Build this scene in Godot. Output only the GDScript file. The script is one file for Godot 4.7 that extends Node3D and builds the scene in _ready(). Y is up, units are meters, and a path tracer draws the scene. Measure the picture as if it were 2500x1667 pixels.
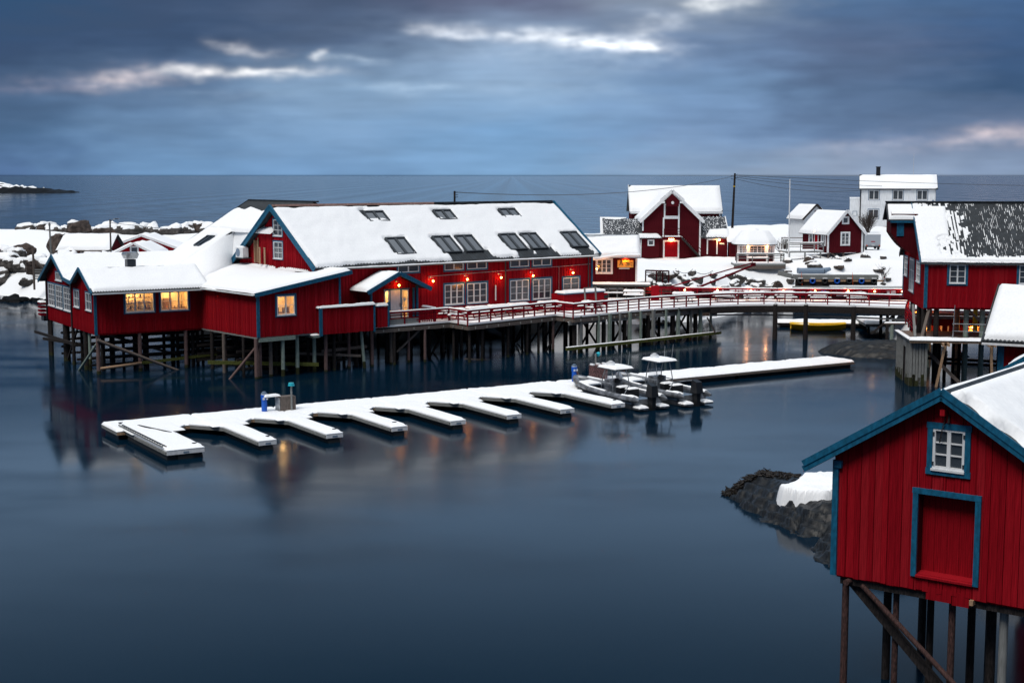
extends Node3D

var mats := {}
var taken := {}
var rng := RandomNumberGenerator.new()
var nz := FastNoiseLite.new()
var box_cache := {}

class MB:
	var v := PackedVector3Array()
	var n := PackedVector3Array()
	func tri(a: Vector3, b: Vector3, c: Vector3):
		var k := (c - a).cross(b - a).normalized()
		v.append(a); v.append(b); v.append(c)
		n.append(k); n.append(k); n.append(k)
	func quad(a: Vector3, b: Vector3, c: Vector3, d: Vector3):
		tri(a, b, c); tri(a, c, d)
	func face(c: Vector3, u: Vector3, w: Vector3):
		quad(c - u + w, c + u + w, c + u - w, c - u - w)
	func box(c: Vector3, s: Vector3, b := Basis()):
		var X := b.x * s.x * 0.5
		var Y := b.y * s.y * 0.5
		var Z := b.z * s.z * 0.5
		face(c + Z, X, Y); face(c - Z, -X, Y)
		face(c + X, -Z, Y); face(c - X, Z, Y)
		face(c + Y, X, -Z); face(c - Y, X, Z)
	# p: four bottom corners, q: four top corners, both anticlockwise seen from above
	func hexa(p: Array, q: Array):
		quad(q[3], q[2], q[1], q[0]); quad(p[0], p[1], p[2], p[3])
		for i in 4:
			var j := (i + 1) % 4
			quad(q[i], q[j], p[j], p[i])
	func bar(p: Vector3, q: Vector3, w: float, h: float, up := Vector3.UP):
		var z := (q - p)
		var l := z.length()
		z = z / l
		var u := up
		if absf(z.dot(u)) > 0.98: u = Vector3.RIGHT
		var x := u.cross(z).normalized()
		var y := z.cross(x)
		box((p + q) * 0.5, Vector3(w, h, l), Basis(x, y, z))
	func tube(p: Vector3, q: Vector3, r0: float, r1: float, k := 8, caps := true):
		var z := (q - p).normalized()
		var u := Vector3.UP
		if absf(z.dot(u)) > 0.98: u = Vector3.RIGHT
		var x := u.cross(z).normalized()
		var y := z.cross(x)
		for i in k:
			var a := TAU * i / k
			var b := TAU * (i + 1) / k
			var da := x * cos(a) + y * sin(a)
			var db := x * cos(b) + y * sin(b)
			var A := p + da * r0
			var B := p + db * r0
			var C := q + db * r1
			var D := q + da * r1
			v.append(A); v.append(C); v.append(B); n.append(da); n.append(db); n.append(db)
			v.append(A); v.append(D); v.append(C); n.append(da); n.append(da); n.append(db)
			if caps:
				tri(q, C, D); tri(p, A, B)
	func path(pts: Array, r: float, k := 5):
		for i in pts.size() - 1: tube(pts[i], pts[i + 1], r, r, k, i == 0 or i == pts.size() - 2)
	func grid(P: Array, nu: int, nv: int):
		# P[j*nu+i], smooth normals (i runs right, j runs up/away when seen from the front)
		var N := PackedVector3Array()
		N.resize(nu * nv)
		for j in nv:
			for i in nu:
				var a: Vector3 = P[j * nu + mini(i + 1, nu - 1)] - P[j * nu + maxi(i - 1, 0)]
				var b: Vector3 = P[mini(j + 1, nv - 1) * nu + i] - P[maxi(j - 1, 0) * nu + i]
				N[j * nu + i] = a.cross(b).normalized()
		for j in nv - 1:
			for i in nu - 1:
				var k := [j * nu + i, j * nu + i + 1, (j + 1) * nu + i + 1, (j + 1) * nu + i]
				for t in [0, 2, 1, 0, 3, 2]:
					v.append(P[k[t]]); n.append(N[k[t]])
	# polygon in the xz plane (Vector2(x, z)), extruded from y0 to y1
	func plate(poly: PackedVector2Array, y0: float, y1: float):
		var pl := poly
		if Geometry2D.is_polygon_clockwise(pl): pl.reverse()
		var t := Geometry2D.triangulate_polygon(pl)
		for i in range(0, t.size(), 3):
			var a := pl[t[i]]
			var b := pl[t[i + 1]]
			var c := pl[t[i + 2]]
			var s := (b - a).cross(c - a)
			if s < 0:
				var q := b
				b = c
				c = q
			tri(Vector3(a.x, y1, a.y), Vector3(b.x, y1, b.y), Vector3(c.x, y1, c.y))
			tri(Vector3(a.x, y0, a.y), Vector3(c.x, y0, c.y), Vector3(b.x, y0, b.y))
		for i in pl.size():
			var a := pl[i]
			var b := pl[(i + 1) % pl.size()]
			quad(Vector3(b.x, y1, b.y), Vector3(a.x, y1, a.y), Vector3(a.x, y0, a.y), Vector3(b.x, y0, b.y))
	func mesh() -> ArrayMesh:
		var m := ArrayMesh.new()
		if v.size() == 0: return m
		var arr := []
		arr.resize(Mesh.ARRAY_MAX)
		arr[Mesh.ARRAY_VERTEX] = v
		arr[Mesh.ARRAY_NORMAL] = n
		m.add_surface_from_arrays(Mesh.PRIMITIVE_TRIANGLES, arr)
		return m

func V(x, y, z) -> Vector3: return Vector3(x, y, z)

func numbered(nm: String) -> String:
	if not taken.has(nm):
		taken[nm] = 0
		return nm
	taken[nm] += 1
	return "%s_%03d" % [nm, taken[nm]]

func tag(o: Node, label: String, cat: String, group := "", kind := ""):
	if label: o.set_meta("label", label)
	if cat: o.set_meta("category", cat)
	if group: o.set_meta("group", group)
	if kind: o.set_meta("kind", kind)

# a is the bearing (degrees right of north = -z) of the thing's own x axis
func thing(nm: String, label: String, cat: String, at := Vector3.ZERO, a := 90.0, group := "") -> Node3D:
	var o := Node3D.new()
	o.name = numbered(nm)
	add_child(o)
	o.position = at
	o.rotation.y = deg_to_rad(90.0 - a)
	tag(o, label, cat, group)
	return o

func part(par: Node, nm: String, mb, m: Material) -> MeshInstance3D:
	var o := MeshInstance3D.new()
	o.mesh = mb.mesh() if mb is MB else mb
	o.material_override = m
	if par == self:
		o.name = numbered(nm)
		add_child(o)
	else:
		o.name = nm
		par.add_child(o, true)
	return o

func stuff(o: Node) -> Node:
	o.set_meta("kind", "stuff")
	return o

func structure(nm: String, mb, m: Material) -> MeshInstance3D:
	var o := part(self, nm, mb, m)
	o.set_meta("kind", "structure")
	return o

func again(o: Node3D, at: Vector3, a: float, label := "") -> Node3D:
	var c: Node3D = o.duplicate()
	var base: String = String(o.name).rstrip("0123456789").trim_suffix("_")
	c.name = numbered(base)
	add_child(c)
	c.position = at
	c.rotation.y = deg_to_rad(90.0 - a)
	if label: c.set_meta("label", label)
	return c

func mbox(par, nm, c: Vector3, s: Vector3, m, b := Basis()) -> MeshInstance3D:
	var k := MB.new()
	k.box(c, s, b)
	return part(par, nm, k, m)

func mbar(par, nm, p, q, w, h, m) -> MeshInstance3D:
	var k := MB.new()
	k.bar(p, q, w, h)
	return part(par, nm, k, m)

func mtube(par, nm, p, q, r0, r1, m, k := 8) -> MeshInstance3D:
	var b := MB.new()
	b.tube(p, q, r0, r1, k)
	return part(par, nm, b, m)

# ---------------------------------------------------------------- materials
func tex(freq: float, lo: float, hi: float, sd: int, w := 256, h := 256, oct := 4) -> ImageTexture:
	var f := FastNoiseLite.new()
	f.seed = sd
	f.frequency = freq
	f.fractal_octaves = oct
	f.noise_type = FastNoiseLite.TYPE_SIMPLEX_SMOOTH
	var im := f.get_seamless_image(w, h)
	im.convert(Image.FORMAT_RGB8)
	var d := im.get_data()
	for i in d.size(): d[i] = int(clampf(lerpf(lo, hi, clampf((d[i] / 255.0 - 0.2) / 0.6, 0, 1)), 0, 1) * 255)
	var o := Image.create_from_data(w, h, false, Image.FORMAT_RGB8, d)
	o.generate_mipmaps()
	return ImageTexture.create_from_image(o)

func mat(nm: String, r: float, g: float, b: float, rough := 0.7, t: Texture2D = null, sc := Vector3.ONE, spec := 0.4) -> StandardMaterial3D:
	var m := StandardMaterial3D.new()
	m.albedo_color = Color(r, g, b).linear_to_srgb()
	m.roughness = rough
	m.metallic_specular = spec
	if t:
		m.albedo_texture = t
		m.uv1_triplanar = true
		m.uv1_scale = sc
	mats[nm] = m
	return m

func glow(nm: String, r: float, g: float, b: float, e: float) -> StandardMaterial3D:
	var m := mat(nm, r, g, b, 0.5)
	m.emission_enabled = true
	m.emission = Color(r, g, b).linear_to_srgb()
	m.emission_energy_multiplier = e
	return m

func make_materials():
	var grain := tex(0.035, 0.80, 1.0, 3, 256, 256, 5)
	var soft := tex(0.03, 0.93, 1.0, 13, 256, 256, 4)
	var blotch := tex(0.012, 0.62, 1.0, 9, 256, 256, 5)
	var speck := tex(0.06, 0.45, 1.0, 17, 256, 256, 4)
	var G := Vector3(3.2, 0.10, 3.2)
	mat("red1", 0.350, 0.008, 0.016, 0.8, grain, G, 0.12)
	mat("red2", 0.300, 0.006, 0.013, 0.8, grain, G, 0.12)
	mat("red3", 0.385, 0.011, 0.020, 0.8, grain, G, 0.12)
	mat("red4", 0.280, 0.006, 0.013, 0.85, grain, G, 0.1)
	mat("red5", 0.345, 0.012, 0.020, 0.85, grain, G, 0.1)
	mat("dark_red", 0.085, 0.008, 0.013, 0.8, grain, G, 0.12)
	mat("dark_red2", 0.070, 0.006, 0.010, 0.8, grain, G, 0.12)
	mat("rail_red", 0.25, 0.008, 0.020, 0.75, grain, Vector3(0.8, 0.8, 0.8), 0.15)
	mat("blue", 0.008, 0.125, 0.235, 0.5, grain, Vector3(0.7, 0.3, 0.7))
	mat("white", 0.76, 0.78, 0.80, 0.5, soft, Vector3(0.5, 0.2, 0.5))
	mat("white_wall", 0.74, 0.77, 0.80, 0.6, soft, Vector3(0.6, 0.1, 0.6))
	mat("ochre", 0.55, 0.38, 0.22, 0.7, blotch, Vector3.ONE * 0.4)
	mat("snow", 0.90, 0.92, 0.94, 0.85, tex(0.05, 0.96, 1.0, 5), Vector3.ONE * 0.5, 0.2)
	mat("tile", 0.030, 0.038, 0.046, 0.55, blotch, Vector3.ONE * 0.6)
	mat("tile_frost", 0.11, 0.125, 0.145, 0.7, tex(0.09, 0.3, 1.0, 23, 256, 256, 3), Vector3.ONE * 1.3)
	mat("metal_dark", 0.035, 0.042, 0.05, 0.4)
	mat("timber", 0.165, 0.135, 0.118, 0.85, grain, Vector3(1.5, 0.25, 1.5))
	mat("timber_rose", 0.165, 0.105, 0.098, 0.85, grain, Vector3(1.5, 0.25, 1.5))
	mat("timber_rust", 0.105, 0.052, 0.046, 0.85, speck, Vector3(1.5, 0.3, 1.5))
	mat("timber_dark", 0.035, 0.028, 0.027, 0.85, speck, Vector3(1.0, 0.25, 1.0))
	mat("timber_grey", 0.25, 0.26, 0.255, 0.85, grain, Vector3(3.0, 0.2, 3.0))
	mat("plank_grey", 0.25, 0.26, 0.255, 0.85, grain, Vector3(0.25, 2.0, 0.25))
	mat("timber_green", 0.26, 0.33, 0.29, 0.85, grain, Vector3(1.5, 0.25, 1.5))
	mat("weed", 0.050, 0.055, 0.016, 0.9, speck, Vector3(1.0, 0.5, 1.0))
	mat("moss", 0.15, 0.17, 0.035, 0.9, speck, Vector3(0.8, 0.8, 0.8))
	mat("new_wood", 0.48, 0.31, 0.19, 0.7, grain, Vector3(1.0, 0.5, 1.0))
	mat("stone", 0.115, 0.105, 0.10, 0.9, speck, Vector3.ONE * 0.22)
	mat("stone_brown", 0.115, 0.086, 0.074, 0.9, speck, Vector3.ONE * 0.22)
	mat("stone_wet", 0.010, 0.0115, 0.014, 0.6, speck, Vector3.ONE * 0.35, 0.18)
	mat("stone_shore", 0.017, 0.020, 0.024, 0.45, tex(0.03, 0.40, 1.0, 29, 512, 512, 5), Vector3(0.12, 0.8, 0.3), 0.35)
	mat("seaweed", 0.022, 0.016, 0.012, 0.5, speck, Vector3.ONE * 0.8)
	mat("pipe", 0.45, 0.46, 0.47, 0.4)
	mat("steel", 0.50, 0.52, 0.54, 0.35, blotch, Vector3.ONE * 0.5)
	mats["steel"].metallic = 0.7
	mat("alu", 0.34, 0.36, 0.39, 0.45, blotch, Vector3.ONE * 0.5)
	mats["alu"].metallic = 0.6
	mat("black", 0.012, 0.013, 0.015, 0.35)
	mat("rubber", 0.02, 0.022, 0.024, 0.6)
	mat("pedestal_blue", 0.010, 0.10, 0.50, 0.35)
	mat("teal", 0.02, 0.42, 0.52, 0.4)
	mat("tarp", 0.01, 0.16, 0.62, 0.5)
	mat("dinghy", 0.16, 0.22, 0.30, 0.5)
	mat("yellow", 0.85, 0.54, 0.006, 0.4)
	mat("orange", 0.75, 0.10, 0.02, 0.5)
	mat("rope", 0.02, 0.14, 0.12, 0.8)
	mat("rust_box", 0.20, 0.10, 0.10, 0.7, speck, Vector3.ONE * 0.5)
	mat("pink_board", 0.42, 0.25, 0.21, 0.8, grain, Vector3(0.3, 0.6, 0.6))
	mat("concrete", 0.30, 0.30, 0.29, 0.85, speck, Vector3.ONE * 0.3)
	mat("van_grey", 0.30, 0.33, 0.37, 0.4)
	mat("bark", 0.055, 0.042, 0.038, 0.9)
	mat("paper", 0.75, 0.72, 0.66, 0.8)
	mat("room", 0.82, 0.70, 0.48, 0.8)
	mat("room_dark", 0.16, 0.085, 0.045, 0.7)
	mat("curtain", 0.60, 0.62, 0.66, 0.9)
	mat("sign_orange", 0.85, 0.42, 0.08, 0.6)
	mat("sign_ink", 0.06, 0.03, 0.01, 0.7)
	var gl := mat("glass", 0.030, 0.040, 0.052, 0.06, null, Vector3.ONE, 0.6)
	gl.clearcoat_enabled = true
	var rg := mat("roof_glass", 0.030, 0.040, 0.052, 0.10, null, Vector3.ONE, 1.0)
	rg.clearcoat_enabled = true
	rg.clearcoat = 1.0
	rg.clearcoat_roughness = 0.1
	var c := mat("clear", 0.9, 0.95, 1.0, 0.03, null, Vector3.ONE, 0.5)
	c.transparency = BaseMaterial3D.TRANSPARENCY_ALPHA
	c.albedo_color.a = 0.10
	glow("bulb", 1.0, 0.42, 0.08, 26.0)
	glow("bulb_warm", 1.0, 0.60, 0.22, 16.0)
	glow("panel", 1.0, 0.74, 0.40, 2.2)
	var w := mat("water", 0.001, 0.010, 0.022, 0.19, null, Vector3.ONE, 0.25)
	w.metallic_specular = 0.14
	w.roughness_texture = tex(0.010, 0.45, 1.0, 33, 512, 512, 5)
	w.uv1_triplanar = true
	w.uv1_world_triplanar = true
	w.uv1_scale = Vector3(0.010, 0.010, 0.022)

# ---------------------------------------------------------------- sky
const EXPO := 1.35
var SKY_V := [0.0, 110.0, 215.0, 320.0, 428.0]
var SKY_U := [0.0, 400.0, 800.0, 1250.0, 1700.0, 2100.0, 2500.0]
var SKY_C := [
	[[50,80,115],[62,82,112],[75,92,120],[100,108,135],[135,150,170],[82,112,150],[70,100,140]],
	[[58,80,112],[62,84,116],[85,105,135],[140,165,195],[105,130,165],[90,108,140],[65,92,130]],
	[[76,100,132],[95,122,156],[134,164,196],[146,176,208],[120,152,190],[88,112,145],[64,92,127]],
	[[78,108,143],[106,138,174],[128,162,199],[122,162,203],[122,152,190],[100,125,160],[104,122,152]],
	[[88,118,160],[114,153,194],[120,158,199],[128,168,208],[144,168,197],[152,168,192],[138,158,187]]]
# bright rifts in the cloud: u, v, half length, half height, tilt, strength, colour
var RIFTS := [
	[590, 176, 175, 9, 0.0, 1.0, Vector3(1.0, 0.93, 0.82)], [300, 192, 95, 19, -0.10, 0.50, Vector3(1.0, 0.80, 0.68)],
	[120, 205, 150, 12, -0.02, 0.16, Vector3(0.9, 0.7, 0.7)], [450, 170, 60, 10, 0.05, 0.5, Vector3(1, 0.9, 0.8)],
	[600, 122, 75, 9, 0.10, 0.50, Vector3(1.0, 0.93, 0.85)], [540, 108, 35, 8, 0.0, 0.22, Vector3(1, 0.95, 0.9)],
	[788, 139, 28, 7, 0.0, 0.85, Vector3(1, 0.95, 0.86)], [860, 149, 70, 6, 0.06, 0.32, Vector3(0.85, 0.95, 1.0)],
	[1090, 76, 85, 10, 0.08, 0.62, Vector3(1, 0.97, 0.92)], [1260, 88, 120, 9, 0.05, 0.60, Vector3(1, 0.98, 0.93)],
	[1480, 104, 150, 13, 0.06, 1.25, Vector3(1, 0.97, 0.90)], [1560, 80, 60, 18, -0.2, 0.40, Vector3(1, 0.98, 0.92)], [1590, 112, 45, 7, 0.05, 0.8, Vector3(1, 0.95, 0.86)],
	[1740, 8, 75, 16, -0.12, 0.75, Vector3(1, 0.98, 0.90)], [1620, 45, 45, 12, 0.1, 0.3, Vector3(0.95, 0.98, 1.0)],
	[1000, 214, 110, 9, -0.02, 0.20, Vector3(0.8, 0.93, 1.0)], [1420, 130, 260, 26, 0.03, 0.16, Vector3(0.85, 0.93, 1)],
	[2440, 328, 110, 17, -0.05, 0.55, Vector3(1, 0.74, 0.60)], [2200, 352, 220, 18, -0.08, 0.16, Vector3(1, 0.80, 0.72)],
	[560, 228, 170, 9, 0.0, 0.06, Vector3(0.8, 0.9, 1.0)], [1350, 215, 250, 20, 0.0, 0.05, Vector3(0.8, 0.9, 1.0)]]

func sky_table(u: float, v: float) -> Vector3:
	var i := 0
	while i < 5 and u > SKY_U[i + 1]: i += 1
	var j := 0
	while j < 3 and v > SKY_V[j + 1]: j += 1
	var a := smoothstep(0.0, 1.0, clampf((u - SKY_U[i]) / (SKY_U[i + 1] - SKY_U[i]), 0, 1))
	var b := clampf((v - SKY_V[j]) / (SKY_V[j + 1] - SKY_V[j]), 0, 1)
	var r := Vector3.ZERO
	for q in [[i, j, (1 - a) * (1 - b)], [i + 1, j, a * (1 - b)], [i, j + 1, (1 - a) * b], [i + 1, j + 1, a * b]]:
		var c = SKY_C[q[1]][q[0]]
		var k := Color(c[0] / 255.0, c[1] / 255.0, c[2] / 255.0).srgb_to_linear()
		r += Vector3(k.r, k.g, k.b) * q[2]
	return r

func make_sky() -> Sky:
	var W := 4096
	var H := 2048
	var d := PackedFloat32Array()
	d.resize(W * H * 3)
	var f := FastNoiseLite.new()
	f.seed = 21
	f.frequency = 0.01
	f.fractal_octaves = 4
	for y in H / 2:
		var el := PI / 2 - PI * (y + 0.5) / H
		var fine := el < deg_to_rad(16)
		var st := 1 if fine else 8
		for x in range(0, W, st):
			var az := TAU * (x + 0.5) / W
			if az > PI: az -= TAU
			var dir := Vector3(sin(az) * cos(el), sin(el), -cos(az) * cos(el))
			var fa := az
			if absf(az) > deg_to_rad(60): fa = deg_to_rad(60) * signf(az)
			var fd := Vector3(sin(fa) * cos(el), sin(el), -cos(fa) * cos(el)).rotated(Vector3.RIGHT, atan(404.5 / 3472.0))
			var u := 1250.0 + 3472.0 * fd.x / maxf(-fd.z, 0.2)
			var v := 833.5 - 3472.0 * fd.y / maxf(-fd.z, 0.2)
			var wx := f.get_noise_2d(u * 0.45, v * 1.8)
			var wy := f.get_noise_2d(u * 0.35 + 700, v * 1.6 + 300)
			var c := sky_table(clampf(u + wx * 120, 0, 2500), clampf(v + wy * 26, 0, 428))
			# far round the side the bank of cloud goes on in the mean tone of what is in view
			c = c.lerp(Vector3(0.135, 0.215, 0.36), smoothstep(deg_to_rad(22), deg_to_rad(70), absf(az)))
			var st_n := f.get_noise_2d(u * 0.16 + 90, v * 1.5) + 0.6 * f.get_noise_2d(u * 0.5 + 40, v * 2.6 + 200)
			c *= 1.0 + 0.13 * st_n + 0.07 * f.get_noise_2d(u * 0.30 + 11, v * 7.0)
			if v > -60 and absf(az) < deg_to_rad(24):
				for r in RIFTS:
					var du: float = u + wx * 60 - r[0]
					var dv: float = v + wy * 16 + 6 * f.get_noise_2d(u * 1.1 + 5, 77) - r[1] - r[4] * du
					var q: float = pow(absf(du) / r[2], 2.6) + pow(absf(dv) / (r[3] * 1.2), 1.7)
					if q < 9: c += (r[6] as Vector3) * (0.76 * r[5] * exp(-q) * clampf(0.88 + 0.8 * f.get_noise_2d(u * 1.3, v * 4.0 + 50), 0.1, 1.5))
			# above the frame the broken overcast brightens towards the zenith
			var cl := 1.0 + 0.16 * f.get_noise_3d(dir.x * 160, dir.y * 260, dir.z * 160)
			# ahead, an unseen pale band added to brighten the harbour reflection; elsewhere dark cloud
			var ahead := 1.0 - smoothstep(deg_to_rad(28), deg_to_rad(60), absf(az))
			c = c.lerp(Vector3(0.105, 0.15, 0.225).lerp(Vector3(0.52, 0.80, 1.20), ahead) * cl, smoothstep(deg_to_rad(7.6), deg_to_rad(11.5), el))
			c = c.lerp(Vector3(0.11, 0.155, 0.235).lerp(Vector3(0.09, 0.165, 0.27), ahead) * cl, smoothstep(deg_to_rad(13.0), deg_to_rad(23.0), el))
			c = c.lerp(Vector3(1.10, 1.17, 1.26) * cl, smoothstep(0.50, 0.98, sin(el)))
			c /= EXPO
			for k in st:
				var o := (y * W + x + k) * 3
				d[o] = c.x; d[o + 1] = c.y; d[o + 2] = c.z
	# below the horizon nothing is seen: the water lies there
	for y in range(H / 2, H):
		for x in range(0, W, 64): d[(y * W + x) * 3] = 0.0
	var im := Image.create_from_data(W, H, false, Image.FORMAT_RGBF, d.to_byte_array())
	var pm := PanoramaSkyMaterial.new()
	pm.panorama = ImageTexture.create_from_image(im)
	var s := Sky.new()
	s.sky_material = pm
	return s

func make_view():
	var cam := Camera3D.new()
	cam.name = "camera"
	add_child(cam)
	cam.position = Vector3(0, 14.5, 0)
	cam.rotation.x = -atan(404.5 / 3472.0)
	cam.fov = rad_to_deg(2.0 * atan(833.5 / 3472.0))
	cam.near = 0.1
	cam.far = 90000
	cam.current = true
	var e := Environment.new()
	e.background_mode = Environment.BG_SKY
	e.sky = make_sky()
	e.tonemap_mode = Environment.TONE_MAPPER_LINEAR
	e.tonemap_exposure = EXPO
	e.sdfgi_enabled = true
	e.ssao_enabled = true
	e.ssil_enabled = true
	var we := WorldEnvironment.new()
	we.name = "environment"
	we.environment = e
	add_child(we)
	var sun := DirectionalLight3D.new()
	sun.name = "sun"
	sun.light_energy = 0.5
	sun.light_color = Color(1.0, 0.97, 0.93)
	sun.light_angular_distance = 25.0
	sun.shadow_enabled = true
	add_child(sun)
	sun.look_at_from_position(Vector3(-0.45, 1.15, 0.62), Vector3.ZERO)

func lamp(par: Node, at: Vector3, col: Color, e: float, size := 0.06, rng_m := 14.0):
	var l := OmniLight3D.new()
	l.name = "light"
	l.light_color = col
	l.light_energy = e
	l.light_size = size
	l.omni_range = rng_m
	l.omni_attenuation = 2.0
	l.shadow_enabled = true
	par.add_child(l, true)
	l.position = at
# ---------------------------------------------------------------- building kit
const FRONT := Basis(Vector3(1, 0, 0), Vector3(0, 1, 0), Vector3(0, 0, 1))
const LEFT := Basis(Vector3(0, 0, 1), Vector3(0, 1, 0), Vector3(-1, 0, 0))
const RIGHT := Basis(Vector3(0, 0, -1), Vector3(0, 1, 0), Vector3(1, 0, 0))
const BACK := Basis(Vector3(-1, 0, 0), Vector3(0, 1, 0), Vector3(0, 0, -1))

func wp(T: Transform3D, x: float, y: float, z: float) -> Vector3: return T * Vector3(x, y, z)

# vertical cladding: alternate under and over boards, cut round the openings.
# top: list of Vector2(x, y) along the wall; holes: [x0, y0, x1, y1]
func clad(par: Node, T: Transform3D, x0: float, x1: float, yb: float, top: Array, holes: Array, pitch: float, ms: Array, single := true, proud := 0.024, gap := 0.0):
	var cuts := []
	var x := x0
	var i := 0
	while x < x1 - 0.001:
		cuts.append(x)
		x += pitch * (0.58 if i % 2 == 0 else 0.42)
		i += 1
	cuts.append(x1)
	for h in holes: cuts.append(h[0]); cuts.append(h[2])
	for p in top: cuts.append(p.x)
	cuts.sort()
	var all := MB.new()
	var back := MB.new()
	for c in cuts.size() - 1:
		var a: float = cuts[c]
		var b: float = cuts[c + 1]
		if b - a < 0.004 or a < x0 - 0.001 or b > x1 + 0.001: continue
		var m := (a + b) * 0.5
		var ph := fposmod(m - x0, pitch) / pitch
		var out := proud if ph > 0.58 else 0.0
		var ta := top_at(top, a)
		var tb := top_at(top, b)
		var segs := []
		var y := yb + (rng.randf_range(-0.03, 0.012) if single else 0.0)
		var hs := []
		for h in holes:
			if m > h[0] and m < h[2]: hs.append(h)
		hs.sort_custom(func(p, q): return p[1] < q[1])
		for h in hs:
			segs.append([y, h[1], h[1]])
			y = h[3]
		segs.append([y, ta, tb])
		for s in segs:
			if maxf(s[1], s[2]) - s[0] < 0.01: continue
			var k := MB.new() if single else all
			var e1: float = maxf(s[1], s[0] + 0.002)
			var e2: float = maxf(s[2], s[0] + 0.002)
			var g := gap if b - a > 0.06 else 0.0
			k.hexa([wp(T, a + g, s[0], out), wp(T, b - g, s[0], out), wp(T, b - g, s[0], -0.045), wp(T, a + g, s[0], -0.045)],
				[wp(T, a + g, e1, out), wp(T, b - g, e2, out), wp(T, b - g, e2, -0.045), wp(T, a + g, e1, -0.045)])
			if gap > 0: back.hexa([wp(T, a, s[0], -0.045), wp(T, b, s[0], -0.045), wp(T, b, s[0], -0.07), wp(T, a, s[0], -0.07)], [wp(T, a, e1, -0.045), wp(T, b, e2, -0.045), wp(T, b, e2, -0.07), wp(T, a, e1, -0.07)])
			if single: part(par, "board", k, ms[rng.randi() % ms.size()])
	if not single: stuff(part(par, "cladding", all, ms[0]))
	if gap > 0: part(par, "sheathing", back, mats.dark_red2)

func top_at(top: Array, x: float) -> float:
	for i in top.size() - 1:
		if x <= top[i + 1].x + 0.0001:
			var t: float = (x - top[i].x) / maxf(top[i + 1].x - top[i].x, 0.0001)
			return lerpf(top[i].y, top[i + 1].y, clampf(t, 0, 1))
	return top[top.size() - 1].y

# opening x0..x1, y0..y1; sash columns of sub x rows panes
func window(par: Node, T: Transform3D, h: Array, sashes: int, sub: int, rows: int, trim: Material, tw := 0.13, clear := false, frame: Material = null, sill := true, skip_side := 0) -> MeshInstance3D:
	var x0: float = h[0]
	var y0: float = h[1]
	var x1: float = h[2]
	var y1: float = h[3]
	var fm: Material = frame if frame else mats.white
	var k := MB.new()
	var B := T.basis
	var fw := 0.07
	var add := func(mb: MB, a: float, b: float, c: float, d: float, z0: float, z1: float):
		mb.box(wp(T, (a + c) * 0.5, (b + d) * 0.5, (z0 + z1) * 0.5), Vector3(c - a, d - b, z1 - z0), B)
	add.call(k, x0, y0, x1, y0 + fw, -0.06, 0.045)
	add.call(k, x0, y1 - fw, x1, y1, -0.06, 0.045)
	add.call(k, x0, y0 + fw, x0 + fw, y1 - fw, -0.06, 0.045)
	add.call(k, x1 - fw, y0 + fw, x1, y1 - fw, -0.06, 0.045)
	var sw := (x1 - x0 - 2 * fw) / sashes
	var panes := []
	for s in sashes:
		var a := x0 + fw + s * sw
		var b := a + sw
		if s > 0: add.call(k, a - 0.05, y0 + fw, a + 0.05, y1 - fw, -0.055, 0.04)
		var ia := a + (0.05 if s > 0 else 0.0)
		var ib := b - (0.05 if s < sashes - 1 else 0.0)
		for c in range(1, sub):
			var mx := lerpf(ia, ib, float(c) / sub)
			add.call(k, mx - 0.018, y0 + fw, mx + 0.018, y1 - fw, -0.045, 0.02)
		for r in range(1, rows):
			var my := lerpf(y0 + fw, y1 - fw, float(r) / rows)
			add.call(k, ia, my - 0.018, ib, my + 0.018, -0.043, 0.022)
		for c in sub:
			for r in rows:
				panes.append([lerpf(ia, ib, float(c) / sub), lerpf(y0 + fw, y1 - fw, float(r) / rows), lerpf(ia, ib, float(c + 1) / sub), lerpf(y0 + fw, y1 - fw, float(r + 1) / rows)])
	var o := part(par, "window", k, fm)
	for p in panes:
		var g := MB.new()
		add.call(g, p[0], p[1], p[2], p[3], -0.032, -0.024)
		part(o, "pane", g, mats.clear if clear else mats.glass)
	if trim and tw > 0:
		var t := MB.new()
		add.call(t, x0 - tw, y1, x1 + tw, y1 + tw, -0.02, 0.05)
		add.call(t, x0 - tw, y0 - tw, x1 + tw, y0, -0.02, 0.05)
		add.call(t, x0 - tw, y0, x0, y1, -0.02, 0.05)
		add.call(t, x1, y0, x1 + tw, y1, -0.02, 0.05)
		part(o, "trim", t, trim)
	if sill:
		var q := MB.new()
		add.call(q, x0 - 0.02, y0 - 0.05, x1 + 0.02, y0 + 0.01, 0.046, 0.11)
		part(o, "sill", q, fm)
	return o

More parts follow.
